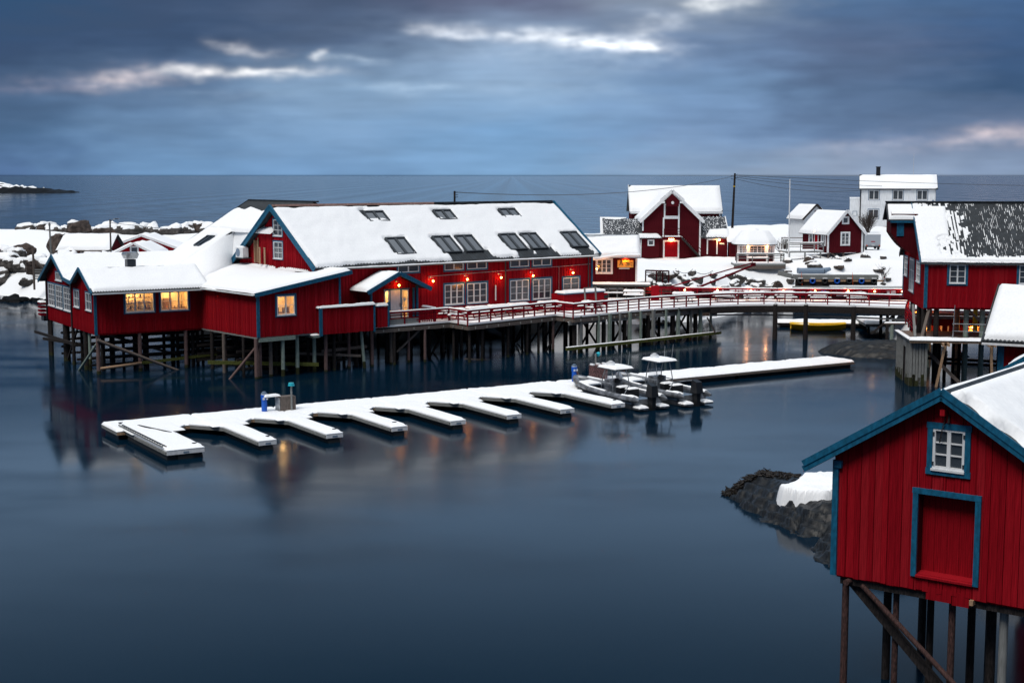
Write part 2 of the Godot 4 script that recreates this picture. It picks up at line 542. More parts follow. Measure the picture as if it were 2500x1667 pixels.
# a lit room behind an opening: open towards the window
func room(par: Node, T: Transform3D, x0: float, y0: float, x1: float, y1: float, deep: float, e: float) -> Node3D:
	var k := MB.new()
	var B := T.basis
	var cx := (x0 + x1) * 0.5
	var cy := (y0 + y1) * 0.5
	k.box(wp(T, cx, cy, -deep), Vector3(x1 - x0, y1 - y0, 0.05), B)
	k.box(wp(T, x0, cy, -deep * 0.5 - 0.04), Vector3(0.05, y1 - y0, deep - 0.09), B)
	k.box(wp(T, x1, cy, -deep * 0.5 - 0.04), Vector3(0.05, y1 - y0, deep - 0.09), B)
	k.box(wp(T, cx, y0, -deep * 0.5 - 0.04), Vector3(x1 - x0 - 0.06, 0.05, deep - 0.1), B)
	k.box(wp(T, cx, y1, -deep * 0.5 - 0.04), Vector3(x1 - x0 - 0.06, 0.05, deep - 0.1), B)
	var o := part(par, "room", k, mats.room)
	var l := MB.new()
	l.box(wp(T, cx, y1 - 0.06, -deep * 0.5), Vector3((x1 - x0) * 0.5, 0.04, 0.3), B)
	part(o, "ceiling_lamp", l, mats.panel)
	lamp(o, wp(T, cx, y1 - 0.2, -deep * 0.5), Color(1.0, 0.80, 0.52), e, 0.2, 8.0)
	return o

# roof board: A, B eave ends, C, D ridge ends (B above/right of A)
func slab(par: Node, nm: String, A: Vector3, B: Vector3, C: Vector3, D: Vector3, th: float, m: Material) -> MeshInstance3D:
	var nrm := (B - A).cross(D - A).normalized()
	if nrm.y < 0: nrm = -nrm
	var k := MB.new()
	var d := nrm * th
	var q := [A, B, C, D]
	if (B - A).cross(D - A).y < 0: q = [D, C, B, A]
	k.hexa([q[0] - d, q[1] - d, q[2] - d, q[3] - d], q)
	return part(par, nm, k, m)

# snow lying on the sheet A B C D. bare: [s0, s1, t0, t1, edge noise] rectangles in metres from A (s along AB, t along AD)
func snow(par: Node, A: Vector3, B: Vector3, C: Vector3, D: Vector3, th: float, res := 0.3, bare := [], rag := 0.0, sd := 1) -> MeshInstance3D:
	var L := ((B - A).length() + (C - D).length()) * 0.5
	var Wd := ((D - A).length() + (C - B).length()) * 0.5
	var nu := clampi(int(L / res), 3, 260) + 1
	var nv := clampi(int(Wd / res), 3, 120) + 1
	var nrm := (B - A).cross(D - A).normalized()
	var flip := nrm.y < 0
	if flip: nrm = -nrm
	var P := []
	var fade := minf(0.32, minf(L, Wd) * 0.22)
	for j in nv:
		# rows crowd towards both ends so that the rim rolls over
		var t := float(j) / (nv - 1)
		for i in nu:
			var s := float(i) / (nu - 1)
			var p := A.lerp(B, s).lerp(D.lerp(C, s), t)
			var ds := minf(s, 1 - s) * L
			var dt := minf(t, 1 - t) * Wd
			var n1 := nz.get_noise_3d(p.x * 26 + sd * 50, p.y * 26, p.z * 26)
			var n2 := nz.get_noise_3d(p.x * 90 + sd * 50, p.y * 90, p.z * 90)
			var e := minf(ds, dt)
			var h := th * (0.92 + 0.38 * n1 + 0.12 * n2)
			h *= sqrt(clampf(e / fade, 0, 1))
			if e <= 0.0001: h = -0.015
			if rag > 0:
				# melted back from the eave in places
				var tt := t * Wd - rag * (0.55 + 1.5 * n1 + 0.5 * n2)
				if tt < 0.25: h = minf(h, lerpf(-0.05, th, clampf(tt / 0.25, -0.2, 1)))
			for b in bare:
				var q: float = b[4] if b.size() > 4 else 0.1
				var w := q * 2.2 * (n1 + 0.7 * n2)
				var dx := maxf(b[0] - s * L, s * L - b[1])
				var dy := maxf(b[2] - t * Wd, t * Wd - b[3])
				var dd := maxf(dx, dy) + w
				if dd < 0.22: h = minf(h, lerpf(-0.06, th, clampf(dd / 0.22, -0.1, 1)))
			P.append(p + nrm * h)
	if flip:
		for j in nv:
			for i in nu / 2:
				var q = P[j * nu + i]
				P[j * nu + i] = P[j * nu + nu - 1 - i]
				P[j * nu + nu - 1 - i] = q
	var k := MB.new()
	k.grid(P, nu, nv)
	return part(par, "snow_cover", k, mats.snow)

# ridged tiles laid on a sheet (courses run from eave to ridge)
func tiles(par: Node, A: Vector3, B: Vector3, C: Vector3, D: Vector3, pitch: float, amp: float, m: Material):
	var nrm := (B - A).cross(D - A).normalized()
	if nrm.y < 0: nrm = -nrm
	var L := (B - A).length()
	var cnt := int(L / pitch)
	var P := []
	var nu := cnt * 4 + 1
	for j in 2:
		for i in nu:
			var s := float(i) / (nu - 1)
			var p := A.lerp(B, s) if j == 0 else D.lerp(C, s)
			P.append(p + nrm * (0.02 + amp * (0.5 + 0.5 * sin(s * cnt * TAU))))
	var k := MB.new()
	k.grid(P, nu, 2)
	stuff(part(par, "roof_tiles", k, m))

func skylight(par: Node, A: Vector3, B: Vector3, D: Vector3, s0: float, s1: float, t0: float, t1: float, sashes := 2):
	var u := (B - A).normalized()
	var w := (D - A).normalized()
	var nr := u.cross(w)
	if nr.y < 0: nr = -nr
	var bs := Basis(u, w, u.cross(w))
	var at := func(s: float, t: float, z: float): return A + u * s + w * t + nr * z
	var k := MB.new()
	k.box(at.call((s0 + s1) / 2, t0, 0.10), Vector3(s1 - s0 + 0.12, 0.11, 0.2), bs)
	k.box(at.call((s0 + s1) / 2, t1, 0.12), Vector3(s1 - s0 + 0.12, 0.13, 0.24), bs)
	for i in sashes + 1:
		var s := lerpf(s0, s1, float(i) / sashes)
		var wd := 0.12 if i == 0 or i == sashes else 0.22
		k.box(at.call(s, (t0 + t1) / 2, 0.11), Vector3(wd, t1 - t0 - 0.1, 0.22), bs)
	var o := part(par, "skylight", k, mats.metal_dark)
	for i in sashes:
		var g := MB.new()
		var a := lerpf(s0, s1, float(i) / sashes) + 0.08
		var b := lerpf(s0, s1, float(i + 1) / sashes) - 0.08
		g.box(at.call((a + b) / 2, (t0 + t1) / 2, 0.15), Vector3(b - a, t1 - t0 - 0.1, 0.02), bs)
		part(o, "pane", g, mats.roof_glass)

# ---------------------------------------------------------------- small repeated things
func wall_lamp(at: Vector3, a: float, label: String, e := 0.36, drop := 0.28) -> Node3D:
	var t := thing("wall_lamp", label, "lamp", at, a, "lit lamps on the red walls")
	var k := MB.new()
	k.path([V(0, drop, -0.34), V(0, drop, -0.05), V(0, drop - 0.06, 0.0), V(0, 0.12, 0.0)], 0.015)
	k.tube(V(-0.0, drop, -0.36), V(0, drop, -0.33), 0.07, 0.07, 10)
	part(t, "bracket", k, mats.pipe)
	var c := MB.new()
	c.tube(V(0, 0.06, 0), V(0, 0.14, 0), 0.05, 0.035, 10)
	part(t, "socket", c, mats.metal_dark)
	var s := SphereMesh.new()
	s.radius = 0.075
	s.height = 0.17
	s.radial_segments = 16
	s.rings = 8
	part(t, "bulb", s, mats.bulb)
	lamp(t, V(0, 0, 0), Color(1.0, 0.60, 0.20), e, 0.07)
	return t

var string_proto: Node3D
func string_bulb(at: Vector3, label: String, e := 0.35):
	var t := thing("string_light", label, "lamp", at, 90, "bulbs strung along the far railing")
	mtube(t, "socket", V(0, 0.06, 0), V(0, 0.16, 0), 0.04, 0.03, mats.metal_dark)
	mtube(t, "hook", V(0, 0.16, 0), V(0, 0.20, 0), 0.008, 0.008, mats.metal_dark, 5)
	var s := SphereMesh.new()
	s.radius = 0.075
	s.height = 0.16
	s.radial_segments = 14
	s.rings = 7
	part(t, "bulb", s, mats.bulb_warm)
	lamp(t, Vector3.ZERO, Color(1.0, 0.62, 0.26), e, 0.07)

func picnic_table(at: Vector3, a: float, label: String, m: Material) -> Node3D:
	var t := thing("picnic_table", label, "table", at, a, "snow covered picnic tables")
	for i in 5:
		mbox(t, "table_plank", V(0, 0.74, -0.30 + i * 0.15), V(1.9, 0.04, 0.14), m)
	for s in [-1, 1]:
		mbox(t, "bench_seat", V(0, 0.44, s * 0.68), V(1.9, 0.04, 0.26), m)
		var sn := MB.new()
		soft_slab(sn, V(0, 0.46, s * 0.68), 1.9, 0.28, 0.15)
		part(t, "bench_snow", sn, mats.snow)
		for q in [-1, 1]:
			mbar(t, "leg", V(s * 0.68, 0.0, q * 0.62), V(s * 0.68, 0.72, q * 0.22), 0.05, 0.10, m)
		mbar(t, "cross_brace", V(s * 0.72, 0.40, -0.78), V(s * 0.72, 0.40, 0.78), 0.045, 0.10, m)
		mbar(t, "top_batten", V(s * 0.63, 0.69, -0.34), V(s * 0.63, 0.69, 0.34), 0.045, 0.07, m)
	var k := MB.new()
	soft_slab(k, V(0, 0.76, 0), 1.95, 0.78, 0.19)
	part(t, "table_snow", k, mats.snow)
	return t

# a cushion of snow: rounded rim, slightly uneven top, sits on y = c.y
func soft_slab(k: MB, c: Vector3, lx: float, lz: float, h: float, b := Basis()):
	var nu := maxi(8, int(lx / 0.16))
	var nv := 9
	var P := []
	for j in nv:
		for i in nu:
			var s := float(i) / (nu - 1) * 2 - 1
			var t := float(j) / (nv - 1) * 2 - 1
			s = signf(s) * (1 - pow(1 - absf(s), 1.5))
			t = signf(t) * (1 - pow(1 - absf(t), 1.5))
			var e := minf((1 - absf(s)) * lx, (1 - absf(t)) * lz) * 0.5
			var hh := h * sqrt(clampf(e / minf(0.12, lz * 0.4), 0, 1))
			var p := V(s * lx * 0.5, 0, -t * lz * 0.5)
			hh *= 0.95 + 0.34 * nz.get_noise_3d((c.x + p.x) * 60, c.z * 60 + h * 900, p.z * 60) + 0.2 * nz.get_noise_3d((c.x + p.x) * 220, c.z * 60 + h * 300, p.z * 220)
			P.append(c + b * (p + V(0, hh, 0)))
	k.grid(P, nu, nv)

# posts and four rails along a polyline of Vector3 (deck level)
func railing(nm: String, label: String, pts: Array, gap: float, m: Material, top_h := 1.02, rails := 4, snowy := true, group := "") -> Node3D:
	var t := thing(nm, label, "railing", Vector3.ZERO, 90, group)
	for i in pts.size() - 1:
		var p: Vector3 = pts[i]
		var q: Vector3 = pts[i + 1]
		var l := (q - p).length()
		var cnt := maxi(1, int(round(l / gap)))
		for c in cnt + (1 if i == pts.size() - 2 else 0):
			var b := p.lerp(q, float(c) / cnt)
			mbox(t, "post", b + V(0, top_h * 0.5 - 0.1, 0), V(0.095, top_h + 0.18, 0.095), m, Basis(Vector3.UP, atan2(-(q - p).z, (q - p).x)))
		for r in rails:
			var y := top_h - 0.03 if r == 0 else top_h * (0.76 - 0.245 * (r - 1))
			var hh := 0.15 if r == 0 else 0.085
			var side := (q - p).cross(Vector3.UP).normalized() * 0.07
			mbar(t, "rail", p + V(0, y, 0) - side * (0 if r == 0 else 1), q + V(0, y, 0) - side * (0 if r == 0 else 1), 0.14 if r == 0 else 0.035, hh, m)
		if snowy:
			var k := MB.new()
			var d := (q - p).normalized()
			soft_slab(k, (p + q) * 0.5 + V(0, top_h + 0.045, 0), l, 0.17, 0.09, Basis(d, Vector3.UP, d.cross(Vector3.UP)))
			part(t, "rail_snow", k, mats.snow)
	return t

func pile(par: Node, x: float, z: float, top: float, r: float, m: Material, weed := 0.0, lean := 0.0):
	var foot := V(x + lean, -1.6, z + lean * 0.4)
	mtube(par, "pile", foot, V(x, top, z), r * 1.08, r, m, 9)
	if weed > 0:
		var f := (weed + 1.6) / (top + 1.6)
		mtube(par, "algae_sleeve", foot, foot.lerp(V(x, top, z), f), r * 1.13, r * 1.06, mats.weed, 9)

# rough stone: a squashed faceted ball, its snow a lid over the upward faces
var stone_meshes := []
var lid_meshes := []
func make_stones():
	for q in 7:
		var f := FastNoiseLite.new()
		f.seed = 40 + q
		f.frequency = 0.55
		f.fractal_octaves = 3
		var planes := []
		var r := RandomNumberGenerator.new()
		r.seed = 100 + q
		for i in 13:
			planes.append([V(r.randf_range(-1, 1), r.randf_range(-0.5, 1), r.randf_range(-1, 1)).normalized(), r.randf_range(0.52, 0.80)])
		var nu := 19
		var nv := 12
		var P := []
		for j in nv:
			var el := -PI / 2 + PI * j / (nv - 1)
			for i in nu:
				var az := TAU * i / (nu - 1)
				var d := V(cos(el) * cos(az), sin(el), -cos(el) * sin(az))
				var rad := 1.0
				for p in planes:
					var c: float = d.dot(p[0])
					if c > 0.05: rad = minf(rad, p[1] / c)
				rad *= 1.0 + 0.10 * f.get_noise_3d(d.x * 2, d.y * 2, d.z * 2)
				P.append(d * rad * V(1, 0.74, 0.9))
		var k := MB.new()
		for j in nv - 1:
			for i in nu - 1:
				var a: Vector3 = P[j * nu + i]
				var b: Vector3 = P[j * nu + i + 1]
				var c: Vector3 = P[(j + 1) * nu + i + 1]
				var e: Vector3 = P[(j + 1) * nu + i]
				if j > 0: k.tri(a, c, b)
				if j < nv - 2: k.tri(a, e, c)
		stone_meshes.append(k.mesh())
		# snow lid
		var s := MB.new()
		var Q := []
		for j in nv:
			for i in nu:
				var p: Vector3 = P[j * nu + i]
				var nn: Vector3 = (P[j * nu + (i + 1) % (nu - 1)] - P[j * nu + (i + nu - 2) % (nu - 1)]).cross(P[mini(j + 1, nv - 1) * nu + i] - P[maxi(j - 1, 0) * nu + i])
				nn = nn.normalized() if nn.length() > 0.0001 else V(0, 1, 0)
				var up: float = nn.y + 0.45 * f.get_noise_3d(p.x * 5 + 9, p.y * 5, p.z * 5)
				Q.append(p + V(0, 0.13, 0) * smoothstep(0.60, 0.84, up) + nn * 0.02 - p * 0.10 * (1 - smoothstep(0.55, 0.70, up)))
		s.grid(Q, nu, nv)
		lid_meshes.append(s.mesh())

func boulder(at: Vector3, s: Vector3, a: float, q: int, m: Material, label: String, group: String, lid := true):
	var t := thing("boulder", label, "boulder", at, a, group)
	var o := part(t, "rock", stone_meshes[q % 7], m)
	o.scale = s
	if lid:
		var l := part(t, "snow_lid", lid_meshes[q % 7], mats.snow)
		l.scale = s
# ---------------------------------------------------------------- the long warehouse
const MO := Vector3(-18.23, 0, -101.12)
const MA := 50.0

func mw(x: float, y: float, z: float) -> Vector3:   # warehouse frame to world
	var a := deg_to_rad(MA)
	return MO + V(sin(a) * x + cos(a) * z, y, -cos(a) * x + sin(a) * z)

func warehouse():
	var t := thing("warehouse", "long red waterfront warehouse with snowy roof, skylights and blue gable", "building", MO, MA)
	var reds := [mats.red1, mats.red2, mats.red3, mats.red4, mats.red5]
	var FZ := -2.2
	var TF := Transform3D(FRONT, V(0, 0, FZ))
	# front wall
	var lower := [[18.5, 4.12, 20.45, 5.75], [20.83, 4.12, 22.9, 5.74], [25.43, 4.06, 27.48, 5.77], [27.92, 4.05, 30.0, 5.76], [31.4, 4.64, 33.3, 5.71]]
	var upper := [[13.9, 6.92, 15.95, 7.5], [18.5, 6.9, 20.45, 7.5], [20.83, 6.9, 22.9, 7.5], [25.43, 6.88, 27.48, 7.5], [27.92, 6.88, 30.0, 7.5]]
	clad(t, TF, 7.0, 34.8, 3.0, [Vector2(7.0, 7.62), Vector2(34.8, 7.62)], lower + upper, 0.30, reds)
	for i in 5: window(t, TF, lower[i], 3 if i < 4 else 2, 1, 3 if i < 4 else 2, mats.blue, 0.14)
	for h in upper: window(t, TF, h, 2, 1, 1, mats.blue, 0.12, false, null, false)
	mbox(t, "corner_board", V(34.8, 5.3, FZ + 0.02), V(0.16, 4.6, 0.14), mats.blue)
	mtube(t, "downpipe", V(24.85, 3.1, FZ + 0.09), V(24.85, 7.4, FZ + 0.09), 0.05, 0.05, mats.metal_dark)
	mtube(t, "downpipe", V(34.35, 3.1, FZ + 0.09), V(34.35, 7.4, FZ + 0.09), 0.05, 0.05, mats.metal_dark)
	mtube(t, "vent_pipe", V(23.75, 4.2, FZ + 0.14), V(23.75, 5.45, FZ + 0.14), 0.06, 0.06, mats.white)
	var w := MB.new()
	w.path([V(16.9, 6.50, FZ + 0.05), V(23.0, 6.60, FZ + 0.05), V(30.9, 6.72, FZ + 0.05), V(34.6, 6.80, FZ + 0.05)], 0.018, 4)
	w.path([V(30.9, 6.72, FZ + 0.05), V(30.9, 3.6, FZ + 0.05)], 0.014, 4)
	w.path([V(16.9, 6.50, FZ + 0.05), V(16.9, 6.2, FZ + 0.05)], 0.018, 4)
	part(t, "electric_conduit", w, mats.pipe)
	# hidden walls and floor close the volume
	var sh := MB.new()
	sh.box(V(34.72, 5.3, -8.05), V(0.1, 4.6, 11.6))
	sh.box(V(20.8, 5.3, -13.9), V(28.2, 4.6, 0.1))
	sh.box(V(20.8, 2.95, -8.05), V(28.2, 0.1, 11.7))
	part(t, "rear_wall", sh, mats.red2)
	var gr := MB.new()
	gr.hexa([V(34.7, 7.6, -2.2), V(34.8, 7.6, -2.2), V(34.8, 7.6, -13.9), V(34.7, 7.6, -13.9)], [V(34.7, 7.62, -2.2), V(34.8, 7.62, -2.2), V(34.8, 7.62, -13.9), V(34.7, 7.62, -13.9)])
	gr.tri(V(34.8, 7.6, -2.2), V(34.8, 11.9, -8.05), V(34.8, 7.6, -13.9))
	part(t, "rear_gable", gr, mats.red2)
	# gable end facing the harbour mouth
	var TG := Transform3D(LEFT, V(6.5, 0, 0))
	var wins := [[-8.52, 9.84, -7.16, 11.10], [-8.52, 8.06, -7.16, 9.38]]
	clad(t, TG, -14.2, -1.9, 7.2, [Vector2(-14.2, 7.42), Vector2(-8.05, 11.82), Vector2(-1.9, 7.42)], wins, 0.30, reds)
	for h in wins: window(t, TG, h, 1, 2, 3, mats.blue, 0.1)
	var cu := MB.new()
	cu.box(V(6.52, 8.5, -7.84), V(0.01, 0.8, 1.1))
	# main roof
	var A := V(6.0, 7.62, -1.75)
	var B := V(35.4, 7.62, -1.75)
	var C := V(35.4, 12.12, -8.05)
	var D := V(6.0, 12.12, -8.05)
	slab(t, "roof", A, B, C, D, 0.14, mats.tile)
	slab(t, "roof", V(35.4, 7.62, -14.35), V(6.0, 7.62, -14.35), D - V(0, 0, 0.01), C - V(0, 0, 0.01), 0.14, mats.tile)
	tiles(t, A, B, A.lerp(D, 0.16) + V(29.4, 0, 0), A.lerp(D, 0.16), 0.28, 0.05, mats.tile)
	var bare := []
	var sl := 7.742 / 6.3     # roof length per metre of plan
	var rows := [[[14.0, 15.88], [21.08, 22.82], [28.2, 29.98]], [[14.15, 15.93], [18.8, 20.56], [21.12, 22.86], [25.85, 27.62], [28.24, 29.96], [32.9, 34.72]]]
	for r in 2:
		for x in rows[r]:
			var z0 := -6.15 if r == 0 else -2.62
			var z1 := -7.15 if r == 0 else -4.27
			var s0: float = x[0] - 6.0
			var s1: float = x[1] - 6.0
			var t0 := (-1.75 - z0) * sl
			var t1 := (-1.75 - z1) * sl
			skylight(t, A, B, D, s0, s1, t0, t1)
			var low := t0 + (0.42 if r == 0 else (0.35 if x[0] < 16 else -0.05))
			bare.append([s0 - 0.02, s1 + 0.02, low, t1 + 0.05, 0.12])
			if r == 1 and x[0] > 16: bare.append([s0 + 0.3, s1 + 0.35, -0.2, t0, 0.28])
	bare.append([7.9, 8.3, 6.35, 6.9, 0.2])
	bare.append([-0.1, 30, 7.62, 8, 0.06])
	bare.append([2.6, 12.3, -0.3, 0.12, 0.10])
	bare.append([16.5, 19.4, -0.3, 0.15, 0.10])
	bare.append([9.0, 9.8, 7.4, 7.8, 0.2])
	snow(t, A - V(0, 0, 0) , B, C, D, 0.20, 0.17, bare, 0.0, 2)
	mbox(t, "ridge_board", V(14.0, 12.2, -8.05), V(15.6, 0.16, 0.30), mats.pink_board)
	mbox(t, "ridge_board", V(28.55, 12.2, -8.05), V(13.4, 0.18, 0.34), mats.tile)
	# barge boards
	for s in [[-1.72, 7.50], [-14.38, 7.50]]:
		mbar(t, "barge_board", V(5.92, s[1], s[0]), V(5.92, 12.08, -8.05), 0.08, 0.42, mats.blue)
		mbar(t, "barge_strip", V(5.87, s[1] + 0.16, s[0]), V(5.87, 12.24, -8.05), 0.06, 0.10, mats.blue)
	mbar(t, "barge_board", V(35.45, 7.58, -1.72), V(35.45, 12.16, -8.05), 0.08, 0.34, mats.blue)
	mtube(t, "gutter", V(6.6, 7.50, -1.66), V(35.3, 7.50, -1.66), 0.07, 0.07, mats.timber_grey, 8)
	var gs := MB.new()
	soft_slab(gs, V(20.9, 7.53, -1.66), 28.4, 0.17, 0.08)
	part(t, "gutter_snow", gs, mats.snow)
	# cross wing behind the gable: its ridge runs back from the main ridge
	var ca := V(0.2, 6.6, -18.9)
	var cb := V(0.2, 6.6, -14.55)
	var cc := V(6.4, 10.16, -14.55)
	var cd := V(6.4, 10.16, -18.9)
	var ce := V(10.3, 12.4, -8.4)
	var cf := V(10.3, 12.4, -18.9)
	var cg := V(6.4, 10.16, -8.4)
	slab(t, "cross_roof", ca, cb, cc, cd, 0.14, mats.tile)
	slab(t, "cross_roof", cd, cg, ce, cf, 0.14, mats.tile)
	slab(t, "cross_roof", V(18.4, 7.75, -8.4), V(18.4, 7.75, -18.9), cf + V(0.01, 0, 0), ce + V(0.01, 0, 0), 0.14, mats.tile)
	tiles(t, cd, cg, ce, cf, 0.26, 0.06, mats.tile)
	snow(t, cd - V(0.3, 0.172, 0), cg - V(0.3, 0.172, 0), ce, cf, 0.24, 0.2, [[-1, 12, 3.25, 6, 0.22]], 0.0, 5)
	snow(t, ca, cb, cc + V(0.3, 0.172, 0), cd + V(0.3, 0.172, 0), 0.24, 0.22, [[2.2, 3.4, 4.3, 5.75, 0.1]], 0.0, 6)
	skylight(t, ca, cb, cd, 2.2, 3.4, 4.3, 5.7)
	snow(t, V(-0.3, 6.3, -9.2), V(6.1, 7.3, -14.30), cc + V(0, 0.1, -0.1), cb + V(-0.4, 0, -0.1), 0.12, 0.25, [], 0.0, 9)
	snow(t, V(5.98, 7.62, -14.5), V(5.98, 10.35, -10.7), V(6.55, 10.45, -10.7), V(6.5, 10.3, -14.7), 0.06, 0.2, [], 0.0, 8)
	mbar(t, "barge_board", V(0.1, 6.5, -18.95), V(10.3, 12.36, -18.95), 0.08, 0.30, mats.tile)
	mbox(t, "ridge_board", V(10.3, 12.45, -13.5), V(0.3, 0.12, 10.8), mats.tile)
	var bw := MB.new()
	bw.box(V(10.3, 5.2, -18.6), V(15.6, 5.0, 0.1))
	bw.tri(V(2.5, 7.7, -18.6), V(10.3, 12.2, -18.6), V(18.1, 7.7, -18.6))
	bw.box(V(2.6, 4.6, -15.8), V(0.1, 3.2, 5.6))
	part(t, "rear_wall", bw, mats.red2)
	# low wing in front of the gable
	var TC := Transform3D(FRONT, V(0, 0, 0))
	var cw := [1.62, 4.48, 3.12, 5.88]
	clad(t, TC, 0.0, 7.05, 3.0, [Vector2(0, 6.02), Vector2(7.05, 7.14)], [cw], 0.29, reds)
	window(t, TC, cw, 2, 1, 2, mats.blue, 0.14, true)
	var rm := room(t, TC, 1.0, 3.9, 3.9, 6.0, 1.9, 1.2)
	mbox(rm, "table", V(2.4, 4.55, -1.1), V(1.6, 0.06, 0.7), mats.room_dark)
	for i in 4: mbox(rm, "chair", V(1.75 + i * 0.42, 4.75, -0.65 - 0.2 * (i % 2)), V(0.26, 0.42, 0.05), mats.room_dark)
	mbox(rm, "picture", V(2.2, 5.35, -1.85), V(0.7, 0.4, 0.03), mats.room_dark)
	var TB := Transform3D(LEFT, V(0, 0, 0))
	clad(t, TB, -8.4, 0.0, 3.0, [Vector2(-8.4, 6.02), Vector2(0, 6.02)], [], 0.26, reds)
	mbox(t, "corner_board", V(0.06, 4.55, 0.04), V(0.24, 3.1, 0.10), mats.blue)
	mbox(t, "corner_board", V(7.0, 5.9, 0.04), V(0.16, 2.4, 0.10), mats.blue)
	var wl := MB.new()
	wl.box(V(7.02, 5.2, -1.1), V(0.1, 4.3, 2.1))
	part(t, "side_wall", wl, mats.red1)
	var la := V(-0.3, 6.16, -16.4)
	var lb := V(-0.3, 6.16, 0.28)
	var lc := V(7.9, 7.46, 0.28)
	var ld := V(7.9, 7.46, -16.4)
	slab(t, "lean_to_roof", la, lb, lc, ld, 0.10, mats.tile)
	snow(t, la - V(0.05, 0.008, 0), lb + V(-0.05, -0.008, 0.02), lc + V(0, 0, 0.02), ld, 0.26, 0.22, [[5.4, 14.1, 6.35, 6.75, 0.10]], 0.10, 7)
	mbar(t, "barge_board", V(-0.32, 6.06, 0.32), V(7.95, 7.37, 0.32), 0.07, 0.30, mats.blue)
	mbar(t, "gutter", V(-0.38, 6.08, -8.4), V(-0.38, 6.06, 0.2), 0.12, 0.09, mats.white)
	var fl := MB.new()
	fl.box(V(3.5, 2.93, -4.2), V(7.0, 0.12, 8.3))
	part(t, "floor", fl, mats.timber_grey)
	mbox(t, "floor_beam", V(1.6, 2.78, 0.02), V(3.0, 0.26, 0.16), mats.timber_green)
	# porch
	var px := 12.35
	var TP := Transform3D(FRONT, V(0, 0, -0.55))
	clad(t, TP, 10.15, 14.55, 3.05, [Vector2(10.15, 6.02), Vector2(px, 6.95), Vector2(14.55, 6.02)], [[11.42, 3.5, 13.72, 5.78]], 0.28, reds)
	var TPL := Transform3D(LEFT, V(10.15, 0, 0))
	clad(t, TPL, -2.2, -0.55, 3.05, [Vector2(-2.2, 6.0), Vector2(-0.55, 6.0)], [], 0.28, reds)
	var pr := MB.new()
	pr.box(V(14.5, 4.5, -1.35), V(0.1, 3.0, 1.5))
	part(t, "porch_wall", pr, mats.red1)
	mbox(t, "porch_floor", V(px, 3.25, -0.36), V(4.3, 0.5, 0.6), mats.timber_grey)
	for s in [[9.35, 1], [15.35, -1]]:
		var ea := V(s[0], 5.78, 0.25)
		var eb := V(s[0], 5.78, -2.3)
		var rb := V(px, 7.12, -2.3)
		var ra := V(px, 7.12, 0.25)
		slab(t, "porch_roof", ea, eb, rb, ra, 0.08, mats.tile)
		if s[1] == 1: snow(t, eb, ea, ra, rb, 0.25, 0.18, [], 0.0, 11)
		else: snow(t, ea, eb, rb, ra, 0.2, 0.18, [], 0.0, 12)
		mbar(t, "barge_board", V(s[0], 5.72, 0.29), V(px, 7.07, 0.29), 0.07, 0.32, mats.blue)
	for x in [10.15, 14.5]:
		mbox(t, "porch_post", V(x, 4.5, -0.46), V(0.17, 3.0, 0.12), mats.blue)
	mbox(t, "porch_post", V(14.15, 4.5, -0.46), V(0.14, 2.7, 0.12), mats.blue)
	var dd := mbox(t, "door", V(12.45, 4.63, -0.56), V(1.05, 2.2, 0.07), mats.white)
	mtube(dd, "door_handle", V(12.86, 4.4, -0.48), V(12.86, 4.72, -0.48), 0.02, 0.02, mats.metal_dark)
	mbar(t, "door_frame", V(11.94, 3.5, -0.53), V(11.94, 5.76, -0.53), 0.05, 0.12, mats.blue)
	mbar(t, "door_frame", V(13.0, 3.5, -0.53), V(13.0, 5.76, -0.53), 0.05, 0.12, mats.blue)
	window(t, TP, [11.44, 3.56, 11.90, 5.74], 1, 1, 3, null, 0, true, null, false)
	window(t, TP, [13.04, 3.56, 13.70, 5.74], 1, 1, 3, null, 0, true, null, false)
	mbox(t, "door_lintel", V(12.57, 5.80, -0.52), V(2.4, 0.09, 0.12), mats.blue)
	var pm := room(t, TP, 10.6, 3.4, 14.2, 5.85, 1.3, 1.1)
	mbox(pm, "notice", V(13.35, 4.95, -0.60), V(0.22, 0.34, 0.01), mats.paper)

